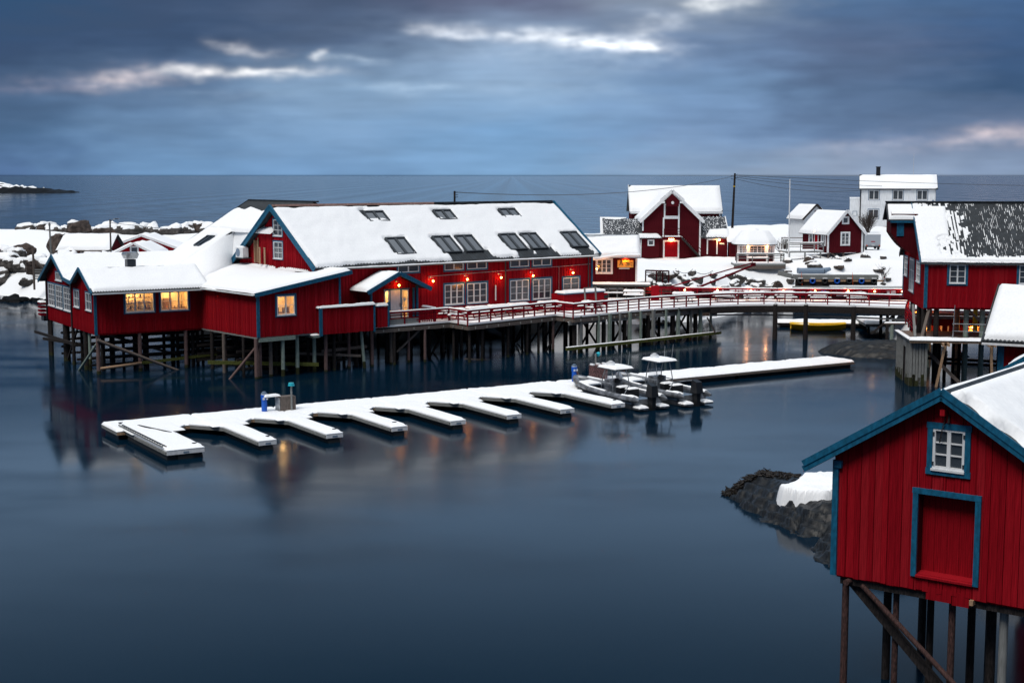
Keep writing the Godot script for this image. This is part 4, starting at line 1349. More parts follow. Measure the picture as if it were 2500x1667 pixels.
func piling():
	var r := RandomNumberGenerator.new()
	r.seed = 31
	var t := thing("timber_piling", "forest of dark timber piles and braces under the warehouse and boardwalk", "piling", MO, MA)
	var pale := [mats.timber_rose, mats.timber_rose, mats.timber, mats.timber_green, mats.timber_green, mats.timber_green, mats.timber_rose, mats.timber_dark, mats.timber_rose, mats.timber_green, mats.timber_rose, mats.timber]
	var xs := [-0.05, 0.39, 1.43, 2.15, 3.52, 5.14, 5.82, 6.71, 8.21, 8.99, 10.15, 12.09]
	for i in xs.size(): pile(t, xs[i], -0.15 - 0.25 * (i % 3), 2.9, 0.14 if i < 8 else 0.12, pale[i], 0.5 if i in [3, 4, 5, 9] else 0.15, 0.35 if i == 9 else 0.0)
	for q in [[11.95, 0.0], [13.67, -0.5], [14.81, 0.1], [17.5, 0.3], [17.36, 2.5], [18.7, 2.4], [21.7, 2.0], [23.9, 1.8], [25.3, 1.6], [27.0, 1.5]]:
		pile(t, q[0], q[1], 2.7, 0.11, [mats.timber_rose, mats.timber_dark][int(q[0] * 10) % 2], 0.2)
	for iz in 5:
		for ix in 15:
			var x := -0.2 + ix * 2.45 + r.randf_range(-0.5, 0.5)
			var z := -1.6 - iz * 2.7 + r.randf_range(-0.4, 0.4)
			pile(t, x, z, 2.9, r.randf_range(0.10, 0.16), mats.timber_dark if r.randf() < 0.8 else mats.timber, 0.0)
	for iz in 4:
		for y in [0.55, 1.15, 1.75]:
			mbar(t, "cross_beam", V(-0.5, y + r.randf_range(-0.1, 0.1), -2.2 - iz * 3.0), V(9.0, y + r.randf_range(-0.1, 0.1), -2.2 - iz * 3.0), 0.10, 0.16, mats.timber_dark)
	for i in 16:
		var x := r.randf_range(2, 32)
		var z := r.randf_range(-1.5, -9)
		var s := 1.0 if r.randf() < 0.5 else -1.0
		mbar(t, "brace", V(x, 0.1, z), V(x + s * r.randf_range(1.6, 3.0), 2.7, z), 0.10, 0.13, mats.timber_dark)
	mtube(t, "brace", V(-1.6, -0.1, -1.4), V(0.35, 2.6, -0.3), 0.10, 0.09, mats.timber_rose)
	mbar(t, "mossy_beam", V(-2.0, 1.0, -3.8), V(5.1, 0.62, -0.02), 0.12, 0.26, mats.moss)
	mbar(t, "cross_beam", V(6.0, 1.45, -1.0), V(10.0, 1.5, -0.9), 0.10, 0.22, mats.timber)
	mbar(t, "cross_beam", V(4.4, 1.35, -1.6), V(8.9, 0.95, -0.1), 0.10, 0.18, mats.timber)
	mbar(t, "brace", V(12.6, 0.9, -0.6), V(14.7, 2.7, -0.1), 0.10, 0.14, mats.timber)
	mbar(t, "brace", V(17.4, 0.2, 1.8), V(22.0, -0.3, 2.6), 0.07, 0.10, mats.timber)
	# wing piles
	var w := thing("wing_piling", "weathered leaning piles and long diagonal pole under the waterside wing", "piling", V(-30.52, 0, -103.37), 58.0)
	for q in [[0.22, -0.15, 0], [3.35, -0.2, 0], [6.9, -0.2, 0], [9.5, 1.2, 0]]:
		pile(w, q[0], q[1], 2.95, 0.15, mats.timber_rose, 0.25)
	for q in [[0.1, -13.6], [0.1, -13.0], [0.3, -9.2], [0.1, -6.4]]: pile(w, q[0], q[1], 2.95, 0.13 if q[1] != -9.2 else 0.26, mats.timber_dark, 0.3)
	pile(w, 0.2, -3.2, 2.95, 0.20, mats.timber_dark, 0.3)
	pile(w, 0.25, -2.4, 2.95, 0.12, mats.timber_green, 0.9)
	mtube(w, "brace", V(0.3, 2.5, -0.1), V(-0.4, 0.0, -3.2), 0.10, 0.09, mats.timber_green)
	for iz in 4:
		for ix in 5:
			pile(w, 0.9 + ix * 1.9 + r.randf_range(-0.4, 0.4), -2.2 - iz * 3.0 + r.randf_range(-0.5, 0.5), 2.9, r.randf_range(0.09, 0.15), mats.timber_dark, 0.0)
	for z in [-2.0, -6.0, -10.5]:
		for y in [0.45, 1.0, 1.55, 2.1]:
			mbar(w, "cross_beam", V(0.2, y, z), V(11.5, y + r.randf_range(-0.1, 0.1), z), 0.10, 0.17, mats.timber_dark)
	mtube(w, "diagonal_pole", V(0.1, 2.55, 0.12), V(6.4, -0.25, 0.5), 0.13, 0.10, mats.timber)
	mtube(w, "diagonal_pole", V(2.2, 2.4, -4.5), V(7.6, 0.5, -3.5), 0.11, 0.09, mats.timber)
	mtube(w, "low_log", V(0.3, 0.42, -0.05), V(3.4, 0.62, -0.1), 0.11, 0.10, mats.new_wood)
	mbar(w, "mossy_beam", V(3.4, 0.62, -0.1), V(9.4, 0.85, -0.4), 0.11, 0.2, mats.moss)
	mbar(w, "projecting_beam", V(-1.0, 1.65, -11.2), V(0.6, 1.6, -6.0), 0.14, 0.22, mats.timber_dark)
	mbar(w, "projecting_beam", V(-0.3, 1.65, -16.8), V(0.2, 1.6, -6.0), 0.14, 0.22, mats.timber_dark)
	mbar(w, "brace", V(0.2, 2.8, -5.6), V(0.2, 0.2, -8.6), 0.12, 0.14, mats.timber_dark)
	mbar(w, "brace", V(0.2, 2.7, -4.0), V(0.2, 2.0, -3.0), 0.12, 0.14, mats.timber_dark)
	# fender frame of grey posts
	var f := thing("fender_frame", "row of tall grey-green fender posts tied by a mossy beam", "fender", MO, MA)
	var fx := [28.04, 30.08, 31.36, 32.6, 33.81, 35.14, 36.64, 38.16, 39.66, 41.33, 42.61, 44.0]
	for i in fx.size():
		var big := i % 2 == 0
		var wd := 0.24 if big else 0.16
		mbox(f, "post", V(fx[i], 1.2, 3.68 + 0.05 * sin(i)), V(wd, 3.7, wd), mats.timber_green if i % 3 else mats.timber_grey)
		mbox(f, "wet_foot", V(fx[i], -0.6, 3.66 + 0.05 * sin(i)), V(wd + 0.04, 1.9, wd + 0.04), mats.weed)
		mbox(f, "post_snow", V(fx[i], 3.08, 3.68), V(wd, 0.06, wd), mats.snow)
		if big: mbox(f, "post", V(fx[i] - 0.28, 0.7, 3.3), V(0.26, 4.4, 0.26), mats.timber_dark)
	mbar(f, "mossy_beam", V(26.3, 0.46, 3.92), V(45.0, 0.50, 3.92), 0.20, 0.24, mats.moss)
	var k := MB.new()
	soft_slab(k, V(35.6, 0.60, 3.92), 18.6, 0.2, 0.07)
	part(f, "beam_snow", k, mats.snow)
	for q in [[27.0, 31.0], [31.4, 35.9], [36.4, 39.8], [40.2, 44.0]]:
		mbar(f, "cap_beam", V(q[0], 2.50, 3.45), V(q[1], 2.54, 3.45), 0.16, 0.34, mats.timber_grey)
	for i in 9:
		var x := 28.5 + i * 1.9
		mbar(f, "brace", V(x, 2.5, 1.2), V(x + (2.2 if i % 2 else -2.2), -0.2, 1.2), 0.12, 0.14, mats.timber_dark)
		pile(f, x + 0.8, 0.4, 2.8, 0.13, mats.timber_dark)
	mbar(f, "loose_plank", V(43.2, 2.0, 3.9), V(44.2, 0.5, 4.06), 0.05, 0.12, mats.timber)

func furniture():
	# plank screen on the boardwalk corner
	var e := thing("plank_screen", "waist-high red plank screen with blue corner and snowy coping", "fence", MO, MA)
	var reds := [mats.red1, mats.red2, mats.red3, mats.red4, mats.red5]
	clad(e, Transform3D(FRONT, V(0, 0, 0.3)), 5.1, 9.85, 2.85, [Vector2(5.1, 4.8), Vector2(9.85, 4.8)], [], 0.29, reds)
	clad(e, Transform3D(LEFT, V(5.1, 0, 0)), -3.2, 0.3, 2.85, [Vector2(-3.2, 4.8), Vector2(0.3, 4.8)], [], 0.29, reds)
	mbox(e, "corner_post", V(5.12, 3.8, 0.34), V(0.24, 2.1, 0.14), mats.blue)
	mbox(e, "corner_post", V(9.9, 3.8, 0.30), V(0.14, 2.1, 0.14), mats.blue)
	var k := MB.new()
	soft_slab(k, V(7.5, 4.82, 0.26), 4.95, 0.34, 0.2)
	part(e, "coping_snow", k, mats.snow)
	k = MB.new()
	soft_slab(k, V(5.08, 4.82, -1.45), 0.34, 3.6, 0.18)
	part(e, "coping_snow", k, mats.snow)
	k = MB.new()
	soft_slab(k, V(4.75, 2.84, -1.4), 0.7, 3.4, 0.12)
	part(e, "ledge_snow", k, mats.snow)
	mbox(e, "ledge", V(4.8, 2.74, -1.4), V(0.6, 0.16, 3.4), mats.timber_green)
	var pb := thing("plank_box", "small red plank locker with blue edge and snow beside the door", "locker", mw(9.95, 3.05, -0.05), MA)
	clad(pb, Transform3D(FRONT, V(0, 0, 0.3)), 0.3, 1.25, 0, [Vector2(0.3, 1.55), Vector2(1.25, 1.55)], [], 0.28, reds)
	mbox(pb, "side_panel", V(0.3, 0.75, -0.05), V(0.06, 1.5, 0.6), mats.red2)
	mbox(pb, "edge_board", V(1.3, 0.95, 0.3), V(0.14, 1.9, 0.12), mats.blue)
	mbox(pb, "lid", V(0.78, 1.6, 0.0), V(1.1, 0.06, 0.75), mats.blue)
	k = MB.new()
	soft_slab(k, V(0.78, 1.63, 0), 1.1, 0.75, 0.2)
	part(pb, "lid_snow", k, mats.snow)
	var sf := thing("slatted_gate", "short red slatted gate with snow cap right of the porch", "gate", mw(15.0, 3.05, -0.7), MA)
	for i in 7: mbox(sf, "slat", V(0.1 + i * 0.17, 0.6 - 0.03 * i, 0.15 + 0.05 * i), V(0.10, 1.2 - 0.06 * i, 0.03), mats.rail_red)
	mbar(sf, "top_rail", V(0, 1.22, 0.15), V(1.2, 1.0, 0.45), 0.06, 0.09, mats.rail_red)
	k = MB.new()
	soft_slab(k, V(0.6, 1.15, 0.3), 1.3, 0.3, 0.14, Basis(V(0.95, -0.17, 0.25).normalized(), V(0.17, 0.98, 0).normalized(), V(-0.25, 0, 0.97).normalized()))
	part(sf, "cap_snow", k, mats.snow)
	# bar counter
	var c := thing("bar_counter", "smooth red outdoor bar counter topped with snow under the last window", "counter", mw(29.6, 3.05, -0.9), MA)
	mbox(c, "front_panel", V(2.35, 0.72, 0.8), V(4.7, 1.45, 0.08), mats.red3)
	mbox(c, "side_panel", V(0.04, 0.72, 0.0), V(0.08, 1.45, 1.5), mats.red2)
	mbox(c, "end_panel", V(4.9, 0.65, 0.2), V(0.5, 1.3, 1.3), mats.red1)
	mbox(c, "serving_edge", V(2.35, 1.48, 0.5), V(4.8, 0.10, 0.9), mats.blue)
	k = MB.new()
	soft_slab(k, V(2.4, 1.53, 0.3), 4.9, 1.3, 0.2)
	part(c, "counter_snow", k, mats.snow)
	mbox(c, "shelf_opening", V(4.95, 1.0, 0.86), V(0.5, 0.3, 0.02), mats.black)
	var s := thing("grey_stile", "weathered grey wooden ladder frame by the bar counter", "frame", mw(31.0, 3.05, 1.2), MA)
	for x in [0.0, 1.25]: mbar(s, "upright", V(x, 0, 0), V(x, 2.0, -0.2), 0.12, 0.10, mats.timber_grey)
	mbar(s, "rung", V(-0.1, 1.98, -0.2), V(1.4, 1.98, -0.2), 0.10, 0.09, mats.timber_grey)
	mbar(s, "rung", V(0, 0.75, -0.06), V(1.25, 0.75, -0.06), 0.08, 0.09, mats.timber_grey)
	# lamps on the long wall
	var wl := [[17.07, 6.14, "leftmost orange lamp on the long red wall"], [20.55, 6.12, "orange lamp above the first pair of wide windows"], [24.14, 6.1, "orange lamp on bare wall between the window pairs"], [27.65, 6.1, "orange lamp above the second pair of wide windows"], [32.23, 6.14, "rightmost orange lamp on the long red wall, above the bar"]]
	for q in wl: wall_lamp(mw(q[0], q[1], -1.8), MA, q[2])
	wall_lamp(mw(12.55, 6.12, -0.15), MA, "orange lamp in the gable of the blue-edged porch")
	wall_lamp(V(7.95, 5.85, -133.0), 96, "warm lamp on the shed wall beside the warehouse corner", 1.0)
	# heat pump and boards in the gable
	var h := thing("heat_pump", "white outdoor heat pump unit with snow on top inside the gable", "heat pump", mw(5.95, 7.95, -12.6), MA)
	mbox(h, "casing", V(0, 0.42, 0), V(0.5, 0.8, 1.15), mats.white)
	k = MB.new()
	k.tube(V(-0.26, 0.42, -0.2), V(-0.275, 0.42, -0.2), 0.33, 0.33, 20)
	part(h, "fan_grille", k, mats.dinghy)
	k = MB.new()
	soft_slab(k, V(0, 0.82, 0), 0.5, 1.1, 0.14)
	part(h, "unit_snow", k, mats.snow)
	mbox(h, "bracket", V(0.1, -0.03, 0), V(0.8, 0.06, 1.4), mats.metal_dark)
	for i in 2:
		var lb := thing("loose_board", ["left of two raw boards leaning in the blue gable", "right of two raw boards leaning in the blue gable"][i], "board", mw(6.2, 7.55, -10.2 + i * 0.75), MA, "boards leaning in the gable")
		mbox(lb, "plank", V(0, 0.62, 0), V(0.05, 1.25, 0.2), mats.new_wood)
		mbox(lb, "end_cap", V(-0.03, 1.28, 0.03), V(0.06, 0.08, 0.26), mats.new_wood)
	var lc := thing("attic_door", "narrow raw wood attic door frame beside the heat pump", "door", mw(6.4, 7.6, -11.1), MA)
	mbox(lc, "frame_post", V(0, 0.9, -0.3), V(0.06, 1.8, 0.08), mats.new_wood)
	mbox(lc, "frame_post", V(0, 1.0, 0.3), V(0.06, 2.0, 0.08), mats.new_wood)
	mbox(lc, "leaf", V(0.02, 0.9, 0), V(0.04, 1.75, 0.5), mats.room_dark)
	var em := thing("electric_mast", "short black electric mast with insulators on the warehouse ridge", "mast", mw(24.3, 12.25, -8.3), MA)
	mbar(em, "mast", V(0, 0, 0), V(0, 0.95, 0), 0.12, 0.12, mats.timber_dark)
	for i in 3: mbar(em, "insulator", V(0, 0.4 + 0.2 * i, 0), V(0.3, 0.44 + 0.2 * i, 0.1), 0.05, 0.05, mats.black)
	# balcony end on the far side of the wing
	var bk := thing("red_balcony", "bit of red slatted balcony on the far corner of the wing", "balcony", V(-30.52, 0, -103.37), 58.0)
	for i in 4: mbox(bk, "slat", V(-0.25, 3.3 + i * 0.3, -14.2), V(0.5, 0.16, 1.0), mats.rail_red)
	mbox(bk, "bracket", V(-0.15, 3.0, -14.1), V(0.3, 0.4, 0.8), mats.black)
	k = MB.new()
	soft_slab(k, V(-0.25, 4.3, -14.2), 0.6, 1.0, 0.14)
	part(bk, "balcony_snow", k, mats.snow)
# ---------------------------------------------------------------- floating dock and boats
func dock():
	var DO := V(-23.42, 0, -79.86)
	var t := thing("floating_dock", "long snow-covered floating dock with eight mooring fingers", "dock", DO, 58.0)
	# walkway sections
	var cuts := [0.0, 5.2, 10.4, 17.0, 24.0, 31.0, 38.0, 45.0, 52.0, 56.5]
	for i in cuts.size() - 1:
		var a: float = cuts[i] + 0.02
		var b: float = cuts[i + 1] - 0.02
		mbox(t, "walkway_deck", V((a + b) / 2, 0.36, 1.5), V(b - a, 0.20, 2.96), mats.plank_grey)
		mbox(t, "fender_strip", V((a + b) / 2, 0.33, 3.01), V(b - a, 0.12, 0.06), mats.new_wood if i < 5 else mats.timber)
		var k := MB.new()
		soft_slab(k, V((a + b) / 2, 0.46, 1.5), b - a + 0.06, 3.0, 0.15)
		part(t, "deck_snow", k, mats.snow)
		mbox(t, "pontoon", V((a + b) / 2, 0.0, 1.5), V(b - a - 0.3, 0.5, 2.5), mats.black)
	# fingers with angled roots
	var fx := [1.5, 6.0, 9.9, 13.9, 17.7, 21.5, 25.3, 29.1]
	for i in fx.size():
		var c: float = fx[i]
		var hw := 1.0 if i == 0 else 0.5
		var p := PackedVector2Array()
		var L := 0.0 if i == 0 else 1.35
		p.append(Vector2(c - hw - L, 3.02)); p.append(Vector2(c + hw + 1.35, 3.02)); p.append(Vector2(c + hw, 4.5)); p.append(Vector2(c + hw, 10.0)); p.append(Vector2(c - hw, 10.0)); p.append(Vector2(c - hw, 4.9 if i else 3.2))
		var k := MB.new()
		k.plate(p, 0.27, 0.455)
		var f := part(t, "finger", k, mats.plank_grey)
		k = MB.new()
		var q := Geometry2D.offset_polygon(p, 0.02)[0]
		k.plate(q, 0.46, 0.53)
		soft_slab(k, V(c, 0.525, 6.9), hw * 2 + 0.03, 6.3, 0.13)
		soft_slab(k, V(c + (0.35 if i == 0 else 0.0), 0.525, 3.6), hw * 2 + (1.2 if i else 1.0), 2.2, 0.10)
		part(f, "finger_snow", k, mats.snow)
		mbox(f, "side_board", V(c + hw + 0.03, 0.36, 7.3), V(0.05, 0.14, 5.3), mats.plank_grey if i % 2 else mats.new_wood)
		mbox(f, "side_board", V(c - hw - 0.03, 0.36, 7.3), V(0.05, 0.14, 5.3), mats.plank_grey)
		mbox(f, "end_board", V(c, 0.36, 10.03), V(hw * 2, 0.17, 0.05), mats.white)
		mbox(f, "berth_mark", V(c + 0.02, 0.36, 10.06), V(0.30, 0.09, 0.01), mats.dinghy)
		k = MB.new()
		k.tube(V(c, 0.05, 3.2), V(c, 0.05, 10.0), 0.34 if i else 0.42, 0.34 if i else 0.42, 14)
		part(f, "float", k, mats.rubber)
		if i == 0:
			k = MB.new()
			k.tube(V(c + 0.6, 0.05, 3.2), V(c + 0.6, 0.05, 9.9), 0.36, 0.36, 14)
			k.tube(V(c - 0.6, 0.05, 3.2), V(c - 0.6, 0.05, 9.9), 0.36, 0.36, 14)
			part(f, "float", k, mats.rubber)
	# gangway ladder lying on the first finger's edge
	var g := thing("ladder", "dark ladder lying along the edge of the widest dock finger", "ladder", DO, 58.0)
	for x in [0.42, 0.62]: mbar(g, "rail", V(x, 0.66, 2.0), V(x, 0.66, 9.6), 0.05, 0.06, mats.metal_dark if x > 0.5 else mats.timber_grey)
	for i in 18: mbar(g, "rung", V(0.42, 0.66, 2.3 + i * 0.41), V(0.62, 0.66, 2.3 + i * 0.41), 0.03, 0.03, mats.metal_dark)
	for q in [[0.7, 1.4], [2.15, 9.5], [6.2, 9.6], [10.1, 9.6], [13.9, 9.4], [29.2, 9.5]]:
		var cl := thing("mooring_cleat", "small dark mooring cleat poking through the dock snow", "cleat", DO + Basis(Vector3.UP, deg_to_rad(32)) * V(q[0], 0.62, q[1]), 58.0, "mooring cleats on the dock")
		mbox(cl, "base", V(0, 0.02, 0), V(0.12, 0.05, 0.08), mats.metal_dark)
		mbar(cl, "horn", V(-0.13, 0.07, 0), V(0.13, 0.07, 0), 0.04, 0.04, mats.metal_dark)
	# loose timbers poking out of the snow at the corner
	var pk := thing("loose_plank", "dark plank end showing through the snow at the dock corner", "plank", DO, 58.0)
	mbar(pk, "plank", V(1.4, 0.62, 2.4), V(2.3, 0.64, 6.0), 0.12, 0.05, mats.timber_dark)
	# power pedestals and boxes
	pedestal(DO, 9.3, 1.5, "blue power pedestal on the dock near its left end")
	pedestal(DO, 32.0, 1.0, "blue power pedestal on the dock beside the moored boats")
	var b := thing("waste_box", "grey dock box with snowy shelf and teal mushroom lamp", "dock box", DO + Basis(Vector3.UP, deg_to_rad(32)) * V(10.6, 0.58, 1.6), 58.0)
	mbox(b, "box", V(0.05, 0.42, 0), V(1.0, 0.84, 0.6), mats.timber)
	mbox(b, "side_plate", V(-0.52, 0.4, 0.05), V(0.08, 0.84, 0.55), mats.steel)
	mbar(b, "arm", V(-1.3, 0.85, 0.1), V(-0.4, 0.95, 0.1), 0.25, 0.05, mats.steel)
	var k := MB.new()
	soft_slab(k, V(-0.9, 0.9, 0.1), 1.0, 0.4, 0.14)
	part(b, "shelf_snow", k, mats.snow)
	mtube(b, "lamp_post", V(0.25, 0, 0.35), V(0.25, 1.5, 0.35), 0.07, 0.06, mats.timber_grey)
	mtube(b, "lamp_cap", V(0.25, 1.48, 0.35), V(0.25, 1.66, 0.35), 0.21, 0.16, mats.teal, 14)
	var b2 := thing("waste_box", "rust-brown dock box with leaning boards behind the boats", "dock box", DO + Basis(Vector3.UP, deg_to_rad(32)) * V(34.0, 0.58, 1.0), 58.0)
	mbox(b2, "box", V(0, 0.5, 0), V(1.15, 1.0, 0.6), mats.rust_box)
	for i in 3: mbox(b2, "snow_tuft", V(-0.5 + i * 0.5, 1.05, 0), V(0.14, 0.12, 0.4), mats.snow)
	mtube(b2, "lamp_post", V(0.0, 0.9, -0.3), V(0.0, 1.75, -0.3), 0.08, 0.06, mats.timber_grey)
	mtube(b2, "lamp_cap", V(0.12, 1.65, -0.3), V(0.3, 1.75, -0.3), 0.16, 0.12, mats.teal, 12)
	mbar(b2, "leaning_board", V(-1.6, 0.0, 0.4), V(-1.9, 0.75, 0.1), 0.2, 0.05, mats.rust_box)
	boat(DO + Basis(Vector3.UP, deg_to_rad(32)) * V(31.3, 0, 6.7), "nearer aluminium boat with snowy canopy moored at the last finger", 0.0)
	boat(DO + Basis(Vector3.UP, deg_to_rad(32)) * V(34.7, 0, 6.9), "farther aluminium boat with raised canopy and black outboard", 0.25)

func pedestal(DO: Vector3, x: float, z: float, label: String):
	var t := thing("power_pedestal", label, "pedestal", DO + Basis(Vector3.UP, deg_to_rad(32)) * V(x, 0.57, z), 58.0, "blue power pedestals on the dock")
	mtube(t, "column", V(0, 0, 0), V(0, 0.72, 0), 0.17, 0.17, mats.pedestal_blue, 14)
	mtube(t, "head", V(0, 0.72, 0), V(0, 1.02, 0), 0.20, 0.20, mats.pedestal_blue, 14)
	mtube(t, "light_ring", V(0, 1.02, 0), V(0, 1.08, 0), 0.18, 0.18, mats.white, 14)
	mtube(t, "cap", V(0, 1.08, 0), V(0, 1.2, 0), 0.20, 0.10, mats.dinghy, 14)
	for s in [-1, 1]: mbox(t, "socket", V(0.10 * s, 0.8, 0.18), V(0.11, 0.13, 0.06), mats.white)

func boat(at: Vector3, label: String, lift: float):
	var t := thing("motor_boat", label, "boat", at, 58.0, "aluminium boats moored at the dock")
	t.scale = Vector3.ONE * 1.12
	# stations from bow (z = -3.6) to stern (z = 3.1): half beam, keel depth, sheer
	var st := [[-4.0, 0.03, 0.62, 0.92], [-3.4, 0.40, 0.2, 0.86], [-2.5, 0.76, -0.1, 0.78], [-1.2, 0.98, -0.3, 0.68], [0.5, 1.05, -0.36, 0.62], [2.0, 1.04, -0.36, 0.60], [3.1, 0.98, -0.34, 0.60]]
	var P := []
	for s in st:
		P.append(V(-s[1], s[3], s[0])); P.append(V(-s[1] * 0.94, lerpf(s[2], s[3], 0.45), s[0])); P.append(V(-s[1] * 0.7, lerpf(s[2], s[3], 0.15), s[0]))
		P.append(V(0, s[2], s[0]))
		P.append(V(s[1] * 0.7, lerpf(s[2], s[3], 0.15), s[0])); P.append(V(s[1] * 0.94, lerpf(s[2], s[3], 0.45), s[0])); P.append(V(s[1], s[3], s[0]))
	var k := MB.new()
	k.grid(P, 7, st.size())
	var last := P.slice((st.size() - 1) * 7)
	for i in range(1, 6): k.tri(last[0], last[i], last[i + 1])
	var hull := part(t, "hull", k, mats.alu)
	k = MB.new()
	for s in [-1, 1]:
		for i in st.size() - 1:
			k.tube(V(s * st[i][1], st[i][3], st[i][0]), V(s * st[i + 1][1], st[i + 1][3], st[i + 1][0]), 0.19, 0.19, 12)
		k.tube(V(s * 0.98, 0.60, 3.1), V(s * 0.98, 0.56, 3.55), 0.19, 0.06, 12)
	part(hull, "side_tube", k, mats.alu)
	k = MB.new()
	for s in [-1, 1]:
		for i in range(1, st.size() - 1):
			var a := V(s * st[i][1], st[i][3] + 0.17, st[i][0])
			var b := V(s * st[i + 1][1], st[i + 1][3] + 0.17, st[i + 1][0])
			if (i + (1 if s > 0 else 0)) % 3 == 1: continue
			var d := (b - a).normalized()
			soft_slab(k, (a + b) / 2, 0.2, (b - a).length(), 0.06, Basis(d.cross(Vector3.UP).normalized() * -1.0, Vector3.UP, d))
	part(hull, "tube_snow", k, mats.snow)
	var fl := PackedVector2Array([Vector2(-0.1, -3.3), Vector2(0.1, -3.3), Vector2(0.75, -2.4), Vector2(1.0, -1.0), Vector2(1.05, 2.9), Vector2(-1.05, 2.9), Vector2(-1.0, -1.0), Vector2(-0.75, -2.4)])
	k = MB.new()
	k.plate(fl, 0.34, 0.42)
	part(t, "floor", k, mats.dinghy)
	k = MB.new()
	k.plate(PackedVector2Array([Vector2(0, -3.85), Vector2(0.5, -2.9), Vector2(0.68, -2.2), Vector2(-0.68, -2.2), Vector2(-0.5, -2.9)]), 0.70, 0.78)
	soft_slab(k, V(0, 0.78, -2.7), 1.0, 1.1, 0.12)
	part(t, "fore_deck_snow", k, mats.snow)
	mbox(t, "console", V(0, 0.85, -0.2), V(0.85, 0.9, 0.6), mats.alu)
	mbox(t, "windscreen", V(0, 1.5, -0.42), V(0.9, 0.45, 0.04), mats.clear, Basis(Vector3.RIGHT, -0.3))
	mtube(t, "steering_wheel", V(0, 1.22, 0.16), V(0, 1.25, 0.2), 0.19, 0.19, mats.black, 14)
	for z in [0.75, 1.6]:
		mbox(t, "seat", V(0, 0.68, z), V(0.7, 0.55, 0.4), mats.black)
		k = MB.new()
		soft_slab(k, V(0, 0.97, z), 0.75, 0.45, 0.09)
		part(t, "seat_snow", k, mats.snow)
	var th := 1.95 + lift
	var runs := [[V(-0.85, 1.3, 2.4), V(0.85, 1.3, 2.4)]]
	for s in [-1, 1]:
		runs.append([V(s * 0.62, 0.45, -0.6), V(s * 0.55, 1.4, -0.5), V(s * 0.5, th, -0.3)])
		runs.append([V(s * 0.62, 0.45, 0.6), V(s * 0.55, 1.4, 0.5), V(s * 0.5, th, 0.3)])
		runs.append([V(s * 1.0, 0.8, 2.2), V(s * 0.85, 1.3, 2.4)])
		runs.append([V(s * 0.58, 1.15, -0.55), V(s * 0.58, 1.15, 0.55)])
	for q in runs:
		k = MB.new()
		k.path(q, 0.027, 6)
		part(t, "frame_tube", k, mats.steel)
	mbox(t, "canopy", V(0, th + 0.03, 0), V(1.35, 0.06, 1.7), mats.alu)
	k = MB.new()
	soft_slab(k, V(0, th + 0.06, 0), 1.4, 1.75, 0.13)
	part(t, "canopy_snow", k, mats.snow)
	k = MB.new()
	k.tube(V(-0.2, th + 0.12, -0.2), V(-0.2, th + 0.34, -0.2), 0.27, 0.24, 14)
	k.tube(V(-0.2, th + 0.34, -0.2), V(-0.2, th + 0.43, -0.2), 0.24, 0.10, 14)
	part(t, "radar_dome", k, mats.snow)
	mtube(t, "antenna", V(0.5, th, 0.5), V(0.55, th + 1.0, 0.6), 0.012, 0.008, mats.pipe, 5)
	mtube(t, "antenna", V(0.6, th, -0.3), V(0.64, th + 0.8, -0.3), 0.012, 0.008, mats.pipe, 5)
	# outboard motor
	k = MB.new()
	k.hexa([V(-0.24, 0.75, 3.75), V(0.24, 0.75, 3.75), V(0.24, 0.75, 3.15), V(-0.24, 0.75, 3.15)], [V(-0.20, 1.38, 3.66), V(0.20, 1.38, 3.66), V(0.17, 1.50, 3.24), V(-0.17, 1.50, 3.24)])
	k.hexa([V(-0.1, -0.6, 3.62), V(0.1, -0.6, 3.62), V(0.1, -0.6, 3.35), V(-0.1, -0.6, 3.35)], [V(-0.14, 0.75, 3.65), V(0.14, 0.75, 3.65), V(0.14, 0.75, 3.2), V(-0.14, 0.75, 3.2)])
	part(t, "outboard_motor", k, mats.black)
	for s in [-1, 1]:
		mbox(t, "swim_step", V(s * 0.72, 0.14, 3.38), V(0.62, 0.1, 0.62), mats.alu)
		k = MB.new()
		soft_slab(k, V(s * 0.72, 0.19, 3.38), 0.66, 0.66, 0.13)
		part(t, "step_snow", k, mats.snow)
		k = MB.new()
		soft_slab(k, V(s * 0.88, 0.70, 2.75), 0.45, 0.8, 0.12)
		part(t, "stern_snow", k, mats.snow)

